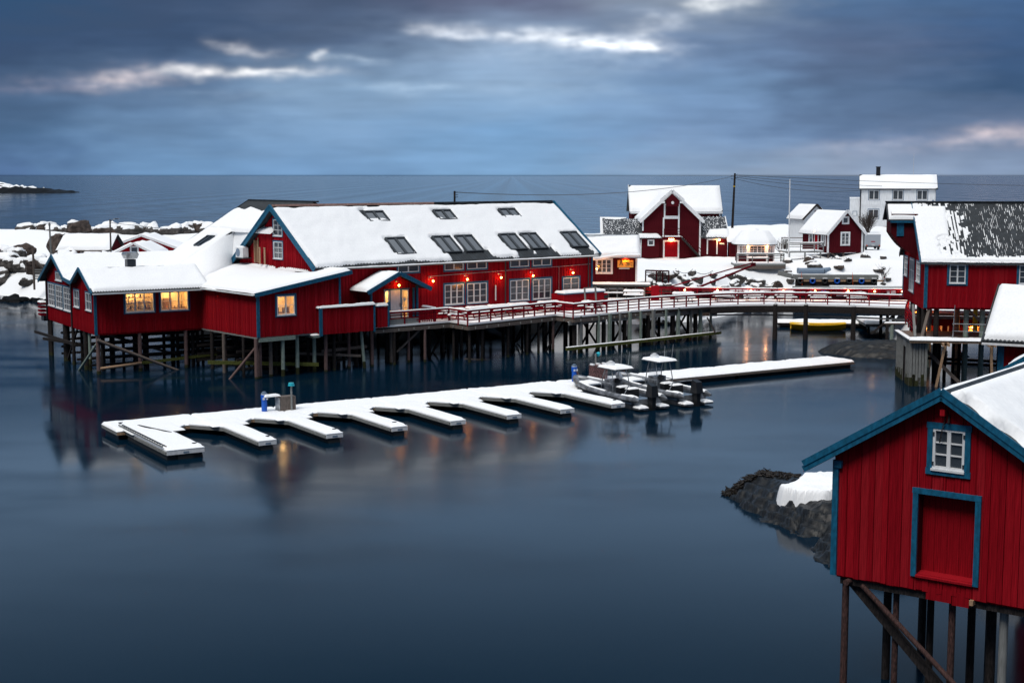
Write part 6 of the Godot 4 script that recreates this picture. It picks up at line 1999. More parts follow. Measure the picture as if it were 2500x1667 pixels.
# ---------------------------------------------------------------- far side of the harbour
func sheet_house(t: Node3D, x0: float, x1: float, z0: float, z1: float, yb: float, ye: float, yr: float, along_x: bool, wm: Material, rm: Material, ov := 0.35, snow_th := 0.22, res := 0.4, holes_front := [], holes_left := []):
	# plain gabled house: walls with board cladding, two roof sheets, snow
	var TF := Transform3D(FRONT, V(0, 0, z0))
	var TL := Transform3D(LEFT, V(x0, 0, 0))
	var xm := (x0 + x1) / 2
	var zm := (z0 + z1) / 2
	if along_x:
		clad(t, TF, x0, x1, yb, [Vector2(x0, ye), Vector2(x1, ye)], holes_front, 0.3, [wm], false)
		clad(t, TL, z1, z0, yb, [Vector2(z1, ye), Vector2(zm, yr - 0.1), Vector2(z0, ye)], holes_left, 0.3, [wm], false)
	else:
		clad(t, TF, x0, x1, yb, [Vector2(x0, ye), Vector2(xm, yr - 0.1), Vector2(x1, ye)], holes_front, 0.3, [wm], false)
		clad(t, TL, z1, z0, yb, [Vector2(z1, ye), Vector2(z0, ye)], holes_left, 0.3, [wm], false)
	var sh := MB.new()
	sh.box(V(x1 - 0.04, (yb + ye) / 2, zm), V(0.08, ye - yb, absf(z1 - z0)))
	sh.box(V(xm, (yb + ye) / 2, z1 + 0.04), V(x1 - x0, ye - yb, 0.08))
	if along_x: sh.tri(V(x1, ye, z0), V(x1, yr - 0.1, zm), V(x1, ye, z1))
	part(t, "rear_wall", sh, wm)
	var k := (yr - ye) / ((absf(z1 - z0) if along_x else x1 - x0) / 2)
	var yo := ye - ov * k
	if along_x:
		var A := V(x0 - ov, yo, z0 + ov)
		var B := V(x1 + ov, yo, z0 + ov)
		slab(t, "roof", A, B, V(x1 + ov, yr, zm), V(x0 - ov, yr, zm), 0.1, rm)
		slab(t, "roof", V(x1 + ov, yo, z1 - ov), V(x0 - ov, yo, z1 - ov), V(x0 - ov, yr, zm - 0.01), V(x1 + ov, yr, zm - 0.01), 0.1, rm)
		if snow_th > 0:
			snow(t, A, B, V(x1 + ov, yr, zm), V(x0 - ov, yr, zm), snow_th, res)
			snow(t, V(x1 + ov, yo, z1 - ov), V(x0 - ov, yo, z1 - ov), V(x0 - ov, yr, zm - 0.01), V(x1 + ov, yr, zm - 0.01), snow_th, res)
	else:
		slab(t, "roof", V(x0 - ov, yo, z1 - ov), V(x0 - ov, yo, z0 + ov), V(xm, yr, z0 + ov), V(xm, yr, z1 - ov), 0.1, rm)
		slab(t, "roof", V(x1 + ov, yo, z0 + ov), V(x1 + ov, yo, z1 - ov), V(xm, yr, z1 - ov), V(xm, yr, z0 + ov - 0.01), 0.1, rm)
		if snow_th > 0:
			snow(t, V(x0 - ov, yo, z1 - ov), V(x0 - ov, yo, z0 + ov), V(xm, yr, z0 + ov), V(xm, yr, z1 - ov), snow_th, res)
			snow(t, V(x1 + ov, yo, z0 + ov), V(x1 + ov, yo, z1 - ov), V(xm, yr, z1 - ov), V(xm, yr, z0 + ov - 0.01), snow_th, res)

func barges(t: Node3D, x0: float, x1: float, z: float, ye: float, yr: float, ov: float, m: Material, h := 0.3):
	var xm := (x0 + x1) / 2
	var k := (yr - ye) / (xm - x0)
	for s in [-1, 1]: mbar(t, "barge_board", V(xm + s * (xm - x0 + ov), ye - ov * k - 0.02, z), V(xm, yr - 0.02, z), 0.06, h, m)

func frame_box(t: Node3D, nm: String, x0: float, y0: float, x1: float, y1: float, z: float, w: float, m: Material, bottom := true):
	var k := MB.new()
	k.box(V((x0 + x1) / 2, y1, z), V(x1 - x0 + w, w, 0.06))
	k.box(V(x0, (y0 + y1) / 2, z), V(w, y1 - y0 - w, 0.06))
	k.box(V(x1, (y0 + y1) / 2, z), V(w, y1 - y0 - w, 0.06))
	if bottom: k.box(V((x0 + x1) / 2, y0, z), V(x1 - x0 + w, w, 0.06))
	return part(t, nm, k, m)

func far_shore():
	storehouse()
	sign_shed()
	kiosk()
	cottage()
	white_houses()
	quayside()
	poles()
	left_houses()

func storehouse():
	var Z := -185.0
	var f := 185.0 / 175.0
	var y0 := 3.9
	var t := thing("storehouse", "tall dark red storehouse with hoist hood, outside stair and white trim", "building", V(20.7, 0, Z), 91.0)
	var hx := 3.72
	var m: Material = mats.dark_red
	sheet_house(t, -hx, hx, 0, -9, y0, 9.0, 12.5, false, m, mats.tile, 0.45, 0.3, 0.3)
	barges(t, -hx, hx, 0.5, 9.0, 12.55, 0.45, mats.white, 0.42)
	mbox(t, "corner_board", V(hx, 6.45, 0.03), V(0.2, 5.1, 0.1), mats.white)
	mbox(t, "corner_board", V(-hx + 0.02, 8.2, 0.03), V(0.2, 1.6, 0.1), mats.white)
	# hoist hood
	var hh := t
	mbox(hh, "hood_front", V(0.05, 10.95, 0.62), V(1.6, 0.75, 0.5), m)
	var k := MB.new()
	k.hexa([V(-0.85, 11.3, 0.9), V(0.9, 11.3, 0.9), V(0.9, 11.3, 0.1), V(-0.85, 11.3, 0.1)], [V(-0.02, 12.2, 0.9), V(0.02, 12.2, 0.9), V(0.02, 12.2, 0.1), V(-0.02, 12.2, 0.1)])
	part(hh, "hood_front", k, m)
	for s in [-1, 1]:
		mbar(hh, "hood_barge", V(s * 1.5, 11.35, 0.92), V(0, 12.62, 0.92), 0.06, 0.35, mats.white)
		mbar(hh, "hood_barge", V(s * 0.95, 11.1, 0.92), V(s * 1.5, 11.1, 0.92), 0.06, 0.24, mats.white)
	mtube(hh, "skull_emblem", V(0.05, 11.05, 0.88), V(0.05, 11.05, 0.93), 0.2, 0.16, mats.white, 12)
	frame_box(t, "hatch_frame", -0.9, 9.25, 0.95, 10.8, 0.05, 0.2, mats.white)
	mbox(t, "hatch", V(0.02, 10.0, 0.03), V(1.6, 1.4, 0.04), mats.dark_red2)
	frame_box(t, "door_frame", -1.02, 6.7, 0.95, 9.05, 0.05, 0.2, mats.white)
	mbox(t, "door", V(-0.03, 7.8, 0.03), V(1.7, 2.1, 0.04), mats.dark_red2)
	# balcony and stair
	mbox(t, "balcony", V(0.05, 6.62, 0.5), V(2.4, 0.12, 1.0), mats.dark_red)
	k = MB.new()
	soft_slab(k, V(0.05, 6.68, 0.5), 2.5, 1.0, 0.14)
	part(t, "balcony_snow", k, mats.snow)
	for x in [-1.0, 1.15]: mbox(t, "balcony_post", V(x, 7.15, 0.95), V(0.1, 1.1, 0.1), mats.dark_red)
	for y in [7.0, 7.35, 7.72]: mbar(t, "balcony_rail", V(-1.0, y, 0.95), V(1.15, y, 0.95), 0.06, 0.09, mats.dark_red)
	for s in [0.1, 0.95]: mbar(t, "stair_string", V(1.3, 6.55, s), V(3.75, 3.95, s), 0.07, 0.25, mats.timber_dark)
	for i in 11:
		var q := V(lerpf(1.3, 3.75, i / 11.0), lerpf(6.55, 3.95, i / 11.0), 0.52)
		mbox(t, "stair_tread", q, V(0.24, 0.04, 0.8), mats.dark_red)
		mbox(t, "tread_snow", q + V(0, 0.06, 0), V(0.22, 0.07, 0.8), mats.snow)
	mbar(t, "handrail", V(1.3, 7.65, 0.97), V(3.75, 5.05, 0.97), 0.06, 0.09, mats.dark_red)
	mbar(t, "handrail", V(1.3, 7.2, 0.97), V(3.75, 4.6, 0.97), 0.06, 0.07, mats.dark_red)
	frame_box(t, "door_frame", -0.95, 3.9, 0.95, 6.1, 0.06, 0.2, mats.white)
	mbox(t, "door", V(0, 5.0, 0.03), V(1.75, 2.1, 0.04), mats.red2)
	mbox(t, "lamp_bar", V(0.0, 6.35, 0.16), V(0.7, 0.08, 0.1), mats.bulb_warm)
	lamp(t, V(0, 6.25, 0.4), Color(1, 0.62, 0.3), 1.0, 0.2)
	# lower left wing with tiled roof
	mbox(t, "wing_wall", V(-5.4, 5.15, -2.0), V(3.3, 2.5, 4.4), m)
	frame_box(t, "wing_window", -3.0 - 0.0, 5.55, -2.3, 6.2, 0.34, 0.16, mats.white)
	mbox(t, "wing_front", V(-2.75, 5.15, 0.12), V(2.4, 2.5, 0.3), m)
	mbox(t, "pane", V(-2.65, 5.88, 0.3), V(0.6, 0.55, 0.02), mats.glass)
	mbar(t, "wing_trim", V(-3.95, 3.9, 0.3), V(-3.95, 6.3, 0.3), 0.12, 0.14, mats.white)
	var A := V(-8.8, 6.5, 0.7)
	var B := V(-1.2, 6.5, 0.7)
	var C := V(-3.7, 8.8, -3.5)
	var D := V(-8.8, 8.9, -3.5)
	slab(t, "wing_roof", A, B, C, D, 0.1, mats.tile)
	tiles(t, A, B, C, D, 0.3, 0.06, mats.tile_frost)
	snow_flecks(t, A, B, C, D, 520, 71)
	snow(t, A + V(4.0, 0.02, 0.03), B + V(0, 0.02, 0.03), B + V(-0.6, 0.55, -0.8), A + V(4.6, 0.55, -0.8), 0.2, 0.2)
	snow(t, A + V(-0.3, 0.0, -3.0), A + V(0.9, 0.0, -3.0), D + V(3.2, 0.15, -0.2), D + V(-0.3, 0.2, -0.3), 0.3, 0.4)
	mbox(t, "wing_wall", V(-8.7, 5.2, -2.0), V(0.1, 2.6, 5.0), mats.white)
	# right wing
	mbox(t, "wing_wall", V(5.5, 5.2, -1.8), V(3.6, 2.7, 3.6), m)
	A = V(3.8, 6.5, 0.4)
	B = V(7.6, 6.5, 0.4)
	C = V(7.4, 9.1, -3.2)
	D = V(3.8, 9.1, -3.2)
	slab(t, "wing_roof", A, B, C, D, 0.1, mats.tile)
	tiles(t, A, B, C, D, 0.3, 0.06, mats.tile_frost)
	snow_flecks(t, A, B, C, D, 320, 72)
	snow(t, A + V(0.5, 0.02, 0.03), B + V(0, 0.02, 0.03), B.lerp(C, 0.45), A.lerp(D, 0.40) + V(1.2, 0, 0), 0.22, 0.2, [], 0.1)
	mbar(t, "wing_trim", V(7.5, 6.5, 0.4), V(7.35, 9.15, -3.2), 0.14, 0.2, mats.white)
	frame_box(t, "door_frame", 4.7, 4.3, 5.95, 6.3, 0.05, 0.16, mats.white, false)
	mbox(t, "door", V(5.32, 5.3, 0.02), V(1.1, 2.0, 0.06), mats.dark_red2)
	mbox(t, "name_plate", V(6.6, 5.75, 0.03), V(0.6, 0.18, 0.04), mats.paper)
	var s := SphereMesh.new()
	s.radius = 0.13
	s.height = 0.26
	var b := part(t, "bulb", s, mats.bulb_warm)
	b.position = V(6.2, 6.25, 0.3)
	lamp(t, V(6.2, 6.25, 0.3), Color(1, 0.65, 0.3), 1.2, 0.1)
	# larger building behind
	var r := thing("rear_storehouse", "big snowy-roofed red storehouse standing behind the hoist gable", "building", V(22.0, 0, -194.0), 91.0)
	sheet_house(r, -5.6, 6.3, 0, -7.5, 3.9, 9.9, 13.2, true, m, mats.tile, 0.35, 0.3, 0.4)
	mbar(r, "fascia", V(-5.9, 9.55, 0.4), V(6.6, 9.55, 0.4), 0.08, 0.3, mats.white)
	mbox(r, "corner_board", V(6.25, 7.0, 0.05), V(0.2, 5.6, 0.1), mats.white)
	mtube(r, "downpipe", V(6.45, 4.0, 0.12), V(6.45, 9.4, 0.12), 0.08, 0.08, mats.metal_dark)
	mbar(r, "barge_board", V(-5.98, 9.6, 0.35), V(-5.98, 13.15, -3.75), 0.08, 0.35, mats.white)
	var q := thing("low_shed", "low red lean-to with snow roof between storehouse and kiosk", "building", V(30.0, 0, -184.0), 91.0)
	mbox(q, "wall", V(0, 5.0, -1), V(3.6, 2.2, 2.0), m)
	slab(q, "roof", V(-2.2, 6.0, 0.4), V(2.2, 6.0, 0.4), V(2.2, 7.6, -2.6), V(-2.2, 7.6, -2.6), 0.1, mats.tile)
	snow(q, V(-2.2, 6.0, 0.4), V(2.2, 6.0, 0.4), V(2.2, 7.6, -2.6), V(-2.2, 7.6, -2.6), 0.3, 0.3)
	mbox(q, "rail", V(0, 4.8, 0.1), V(3.4, 0.1, 0.06), mats.dark_red2)

func snow_flecks(t: Node3D, A: Vector3, B: Vector3, C: Vector3, D: Vector3, n: int, sd: int):
	var r := RandomNumberGenerator.new()
	r.seed = sd
	var u := (B - A).normalized()
	var w := (D - A).normalized()
	var nr := u.cross((C - A).normalized()).normalized()
	if nr.y < 0: nr = -nr
	var k := MB.new()
	for i in n:
		var a := r.randf()
		var b := r.randf()
		var p := A.lerp(B, a).lerp(D.lerp(C, a), b) + nr * 0.10
		if nz.get_noise_3d(p.x * 40, p.y * 40, p.z * 40) < -0.22: continue
		k.box(p, V(r.randf_range(0.04, 0.10), r.randf_range(0.05, 0.13), 0.05), Basis(u, w, u.cross(w)))
	stuff(part(t, "snow_flecks", k, mats.snow))

func sign_shed():
	var Z := -135.0
	var t := thing("sign_shed", "small red shed with heavy snow roof and lit orange letter sign", "building", V(7.67, 0, Z), 96.0)
	var TF := Transform3D(FRONT, Vector3.ZERO)
	var w := [0.42, 5.36, 1.78, 6.62]
	clad(t, TF, -0.8, 4.15, 4.45, [Vector2(-0.8, 6.95), Vector2(4.15, 6.95)], [w], 0.2, [mats.dark_red, mats.dark_red2, mats.dark_red], true, 0.014)
	window(t, TF, w, 3, 1, 3, mats.white, 0.13)
	mbox(t, "corner_board", V(4.15, 5.7, 0.03), V(0.18, 2.5, 0.1), mats.white)
	mbox(t, "side_wall", V(4.1, 5.7, -1.9), V(0.08, 2.5, 3.6), mats.dark_red2)
	mbox(t, "rear_wall", V(1.7, 5.7, -3.7), V(4.9, 2.5, 0.08), mats.dark_red2)
	var A := V(-1.4, 6.85, 0.6)
	var B := V(4.6, 6.85, 0.6)
	var C := V(4.35, 8.85, -2.6)
	var D := V(-1.4, 8.85, -2.6)
	slab(t, "roof", A, B, C, D, 0.08, mats.tile)
	tiles(t, A, B, C, D, 0.16, 0.05, mats.steel)
	snow(t, A + V(0, 0, 0.1), B + V(0, 0, 0.1), B.lerp(C, 0.93), A.lerp(D, 0.80), 0.42, 0.16, [], 0.0, 81)
	# snow curl sagging over the eave
	var k := MB.new()
	var P := []
	for j in 7:
		for i in 26:
			var f := i / 25.0
			var sag := 0.34 * exp(-pow((f - 0.28) / 0.25, 2)) + 0.06
			var a := PI * j / 6.0
			P.append(V(lerpf(-1.35, 4.5, f), 6.98 - sag + 0.18 - 0.0 + 0.24 * -cos(a) * -1.0 * (0.4 + sag) - 0.18 * (1 + cos(a)) * sag * 2.0 * 0.0, 0.62 + 0.28 * sin(a)))
	k.grid(P, 26, 7)
	part(t, "snow_curl", k, mats.snow)
	var s := thing("lit_sign", "orange lit sign with big dark letter under the shed eave", "sign", V(7.67, 0, Z), 96.0)
	mbox(s, "board", V(3.1, 6.22, 0.08), V(1.5, 0.68, 0.05), mats.sign_orange)
	text(s, "lettering", "Å", V(2.72, 5.92, 0.115), 0.62)
	for q in [[3.42, 6.37, 0.60], [3.38, 6.23, 0.34], [3.30, 6.09, 0.40], [3.68, 6.09, 0.12]]: mbox(s, "small_print", V(q[0], q[1], 0.11), V(q[2], 0.05, 0.012), mats.sign_ink)
	mbox(s, "price_strip", V(3.0, 5.78, 0.06), V(1.0, 0.1, 0.03), mats.paper)
	var l := thing("sign_lamp", "warm lamp under the eave lighting the orange sign", "lamp", V(10.76, 6.80, Z + 0.42), 96.0)
	mbox(l, "housing", V(0, 0.06, 0), V(0.4, 0.06, 0.16), mats.metal_dark)
	mbox(l, "tube", V(0, 0.0, 0), V(0.34, 0.06, 0.08), mats.bulb)
	lamp(l, V(0, -0.08, 0.05), Color(1, 0.6, 0.2), 2.2, 0.15)
	# raised platform
	var p := thing("shed_platform", "grey timber platform with snow carrying the sign shed", "platform", V(7.67, 0, Z), 96.0)
	mbox(p, "deck", V(2.0, 4.33, 0.0), V(7.0, 0.14, 3.4), mats.timber_grey)
	k = MB.new()
	soft_slab(k, V(2.0, 4.4, 0.9), 7.0, 1.7, 0.12)
	part(p, "deck_snow", k, mats.snow)
	for i in 8: mbox(p, "support", V(-1.0 + i * 0.85, 3.65, 1.4), V(0.12, 1.25, 0.12), mats.timber_grey)
	mbar(p, "edge_beam", V(-1.4, 4.2, 1.62), V(5.4, 4.2, 1.62), 0.1, 0.2, mats.timber_dark)
	mbox(p, "back_panel", V(2.0, 3.6, 0.9), V(6.6, 1.3, 0.1), mats.timber_dark)
	railing("yard_railing", "short dark red fence at the corner of the sign shed platform", [V(13.0, 4.4, -138.0), V(14.0, 4.4, -137.4), V(15.3, 4.3, -138.4)], 1.0, mats.dark_red, 1.0, 3, false)
	# stone wall behind the terrace
	var r := RandomNumberGenerator.new()
	r.seed = 8
	var sw := thing("stone_wall", "dark stone quay wall behind the terrace railing", "wall", V(13.0, 0, -137.4), 95.0)
	for row in 5:
		var x := -0.6
		while x < 6.6:
			var l2 := r.randf_range(0.5, 1.1)
			mbox(sw, "stone", V(x + l2 / 2, 1.3 + row * 0.55, -0.1 * row + r.randf_range(-0.06, 0.06)), V(l2 - 0.05, 0.5, 0.7), [mats.stone, mats.stone_brown, mats.stone_wet][r.randi() % 3], Basis(Vector3.UP, r.randf_range(-0.08, 0.08)))
			x += l2
	# crane boom across the riprap
	var c := thing("boom_crane", "folded dark red boom crane leaning across the riprap", "crane", Vector3.ZERO)
	mbar(c, "boom", V(14.6, 3.3, -130.2), V(24.3, 5.5, -143.5), 0.12, 0.17, mats.rail_red)
	mbar(c, "jib", V(14.3, 4.3, -130.4), V(24.2, 5.75, -143.5), 0.08, 0.10, mats.rail_red)
	mbox(c, "hook_head", V(24.4, 5.6, -143.6), V(0.45, 0.35, 0.4), mats.dark_red)
	mbox(c, "pedestal", V(13.2, 3.75, -130.6), V(0.7, 1.4, 0.7), mats.red1)
	mbar(c, "strut", V(13.3, 4.35, -130.4), V(16.0, 4.2, -131.6), 0.14, 0.16, mats.rail_red)

func text(par: Node, nm: String, s: String, at: Vector3, h: float):
	var m := TextMesh.new()
	var f := SystemFont.new()
	f.font_names = PackedStringArray(["Droid Sans"])
	m.font = f
	m.text = s
	m.font_size = 32
	m.pixel_size = h / 32.0
	m.depth = 0.01
	m.vertical_alignment = VERTICAL_ALIGNMENT_BOTTOM if h > 0.3 else VERTICAL_ALIGNMENT_CENTER
	var o := part(par, nm, m, mats.sign_ink)
	o.position = at

func kiosk():
	var Z := -168.0
	var gy := 4.35
	var t := thing("kiosk", "small red kiosk with white arched windows and thick hipped snow roof", "building", V(29.0, 0, Z), 91.0)
	# five sided front
	var pts := [Vector2(-2.1, -1.2), Vector2(-1.15, 0.0), Vector2(1.15, 0.0), Vector2(2.1, -1.2), Vector2(2.1, -3.4), Vector2(-2.1, -3.4)]
	for i in 6:
		var a: Vector2 = pts[i]
		var b: Vector2 = pts[(i + 1) % 6]
		var d := (b - a).normalized()
		var T := Transform3D(Basis(V(d.x, 0, d.y), Vector3.UP, V(-d.y, 0, d.x)), V(a.x, 0, a.y))
		var L := (b - a).length()
		if i < 3:
			var h := [0.22, gy + 0.95, L - 0.22, gy + 1.95]
			clad(t, T, 0, L, gy, [Vector2(0, gy + 2.1), Vector2(L, gy + 2.1)], [h], 0.2, [mats.dark_red], false)
			window(t, T, h, 2, 2, 3, mats.white, 0.1)
		else:
			mbox(t, "wall", V((a.x + b.x) / 2, gy + 1.05, (a.y + b.y) / 2), V(L, 2.1, 0.06), mats.dark_red, T.basis)
	for p in [pts[0], pts[1], pts[2], pts[3]]: mbox(t, "corner_post", V(p.x, gy + 1.05, p.y + 0.03), V(0.22, 2.1, 0.12), mats.white)
	# hipped roof with snow as one soft mass
	var eave := []
	for p in pts: eave.append(p * 1.22 + Vector2(0, 0.35))
	var k := MB.new()
	var P := []
	var n := 48
	var rows := 8
	for j in rows:
		var f := j / float(rows - 1)
		for i in n + 1:
			var q := float(i % n) / n * 6
			var e: Vector2 = eave[int(q) % 6].lerp(eave[(int(q) + 1) % 6], q - int(q))
			var top := Vector2(e.x * 0.62, -1.8 + (e.y + 1.8) * 0.25)
			var w := e.lerp(top, f)
			var y := gy + 2.08 + 1.35 * f + 0.24 * sqrt(minf(1, f * 5))
			P.append(V(w.x, y, w.y))
	k.grid(P, n + 1, rows)
	var lid := P.slice((rows - 1) * (n + 1))
	for i in n: k.tri(V(0, gy + 3.72, -1.8), lid[i + 1], lid[i])
	part(t, "roof_snow", k, mats.snow)
	k = MB.new()
	var ep := PackedVector2Array()
	for e in eave: ep.append(e)
	k.plate(ep, gy + 2.0, gy + 2.09)
	part(t, "eave", k, mats.tile)
	lamp(t, V(-1.15, gy + 1.8, 0.5), Color(1, 0.65, 0.4), 0.8, 0.1)
	for x in [-1.15, 1.15]:
		var s := SphereMesh.new()
		s.radius = 0.06
		s.height = 0.12
		var o := part(t, "lamp_bulb", s, mats.bulb_warm)
		o.position = V(x, gy + 1.95, 0.22)
	lamp(t, V(1.15, gy + 1.85, 0.45), Color(1, 0.65, 0.4), 0.8, 0.1)
	mbox(t, "bench", V(0, gy + 0.5, 0.7), V(2.6, 0.1, 0.5), mats.timber_grey)
	k = MB.new()
	soft_slab(k, V(0, gy + 0.55, 0.7), 2.6, 0.5, 0.15)
	part(t, "bench_snow", k, mats.snow)
	var d := thing("kiosk_terrace", "grey timber terrace in front of the kiosk above the boulders", "terrace", V(29.0, 0, Z + 2.4), 91.0)
	mbox(d, "deck", V(-0.2, gy - 0.1, -0.6), V(6.0, 0.2, 2.6), mats.timber_grey)
	mbox(d, "deck_snow", V(-0.2, gy + 0.06, -0.6), V(5.9, 0.12, 2.5), mats.snow)
	mbox(d, "face_board", V(-0.2, gy - 0.4, 0.65), V(6.0, 0.4, 0.08), mats.timber)
	railing("kiosk_railing", "grey wooden railing round the kiosk terrace", [V(26.1, gy + 0.1, Z + 2.95), V(31.6, gy + 0.1, Z + 2.95), V(31.6, gy + 0.1, Z + 1.0)], 1.8, mats.timber_grey, 1.05, 3, true)
	var tp := thing("tarp", "crumpled bright blue tarpaulin on the snow behind the kiosk", "tarpaulin", V(32.2, ground_y(32.2, -192), -192), 90.0)
	k = MB.new()
	P = []
	for j in 10:
		for i in 12:
			var u := i / 11.0 * 2 - 1
			var w := -(j / 9.0 * 2 - 1)
			P.append(V(u * 1.2, 1.1 * (1 - pow(absf(u), 3)) * (1 - w * w * 0.9) + 0.25 * nz.get_noise_2d(u * 200, w * 200), w * 0.8))
	k.grid(P, 12, 10)
	part(tp, "sheet", k, mats.tarp)

func cottage():
	var Z := -176.0
	var t := thing("cottage", "small dark red cottage with white trim and snowy roof on short stilts", "building", V(41.2, 0, Z), 72.0)
	var hx := 2.4
	var y0 := 5.05
	var ye := 7.7
	var yr := 10.25
	var wf := [-0.52, 6.05, 0.55, 7.5]
	var wa := [-0.36, 8.7, 0.36, 9.4]
	sheet_house(t, -hx, hx, 0, -6.2, y0, ye, yr, false, mats.dark_red, mats.tile, 0.4, 0.26, 0.25, [wf, wa], [[-4.5, 6.1, -3.7, 7.3], [-1.5, 6.0, -0.6, 7.5]])
	var TF := Transform3D(FRONT, Vector3.ZERO)
	window(t, TF, wf, 2, 1, 3, mats.white, 0.14)
	window(t, TF, wa, 1, 1, 1, mats.white, 0.14)
	var TL := Transform3D(LEFT, V(-hx, 0, 0))
	window(t, TL, [-4.5, 6.1, -3.7, 7.3], 1, 1, 2, mats.white, 0.12)
	window(t, TL, [-1.5, 6.0, -0.6, 7.5], 2, 1, 3, mats.white, 0.12)
	mbox(t, "door", V(-hx - 0.03, 6.4, -2.7), V(0.06, 2.0, 0.8), mats.red1)
	for z in [-3.15, -2.25]: mbox(t, "door_frame", V(-hx - 0.05, 6.45, z), V(0.08, 2.2, 0.12), mats.white)
	barges(t, -hx, hx, 0.45, ye, yr + 0.02, 0.4, mats.white, 0.36)
	for x in [-hx, hx]: mbox(t, "corner_board", V(x, 6.4, 0.03), V(0.22, 2.7, 0.1), mats.white)
	mtube(t, "downpipe", V(hx + 0.2, 4.2, 0.1), V(hx + 0.2, 7.4, 0.1), 0.07, 0.07, mats.black)
	for x in [-2.1, 0.0, 2.1]: mtube(t, "stilt", V(x, 3.6, -0.3), V(x, 5.1, -0.3), 0.14, 0.14, mats.timber)
	mbar(t, "brace", V(-1.8, 5.0, -0.2), V(-0.2, 4.2, -0.2), 0.12, 0.14, mats.timber)
	mbar(t, "brace", V(0.1, 4.2, -0.2), V(1.9, 5.0, -0.2), 0.12, 0.14, mats.timber)
	var s := SphereMesh.new()
	s.radius = 0.12
	s.height = 0.24
	var b := part(t, "bulb", s, mats.bulb_warm)
	b.position = V(-hx - 0.25, 7.65, -2.7)
	lamp(t, V(-hx - 0.3, 7.6, -2.7), Color(1, 0.65, 0.35), 1.2, 0.1)
	var g := V(37.2, 5.2, -174)
	railing("cottage_railing", "grey wooden railing of the landing by the cottage door", [V(33.6, 5.35, -174.0), V(36.9, 5.35, -173.4), V(38.2, 5.35, -174.4)], 1.4, mats.timber_grey, 1.0, 3, true)
	var d := thing("cottage_landing", "grey timber landing with snow leading to the cottage door", "landing", V(35.6, 0, -175.4), 80.0)
	mbox(d, "deck", V(0, 5.25, 0), V(4.6, 0.16, 3.4), mats.timber_grey)
	mbox(d, "deck_snow", V(0, 5.38, 0), V(4.5, 0.1, 3.3), mats.snow)
	for x in [-2.0, 0.0, 2.0]: mbox(d, "post", V(x, 4.6, 1.5), V(0.14, 1.4, 0.14), mats.timber_grey)
	var v := thing("van", "small grey box van parked behind the cottage on the snow", "van", V(46.9, ground_y(46.9, -186), -186), 94.0)
	mbox(v, "box", V(0, 1.25, 0), V(1.9, 1.5, 3.6), mats.van_grey)
	mbox(v, "roof_snow", V(0, 2.04, 0), V(1.8, 0.1, 3.5), mats.snow)
	mbox(v, "chassis", V(0, 0.45, 0.1), V(1.8, 0.14, 3.7), mats.black)
	for q in [[-0.8, 1.1], [0.8, 1.1], [-0.8, -1.2], [0.8, -1.2]]:
		mtube(v, "wheel", V(q[0] - 0.12, 0.33, q[1]), V(q[0] + 0.12, 0.33, q[1]), 0.33, 0.33, mats.rubber, 14)
	for x in [-0.8, 0.8]: mbox(v, "tail_light", V(x, 0.6, 1.82), V(0.16, 0.1, 0.04), mats.orange)
	mbox(v, "rear_door_strip", V(0, 1.1, 1.81), V(0.5, 0.1, 0.02), mats.red3)
	mbox(v, "plate", V(0, 0.62, 1.83), V(0.4, 0.1, 0.02), mats.white)

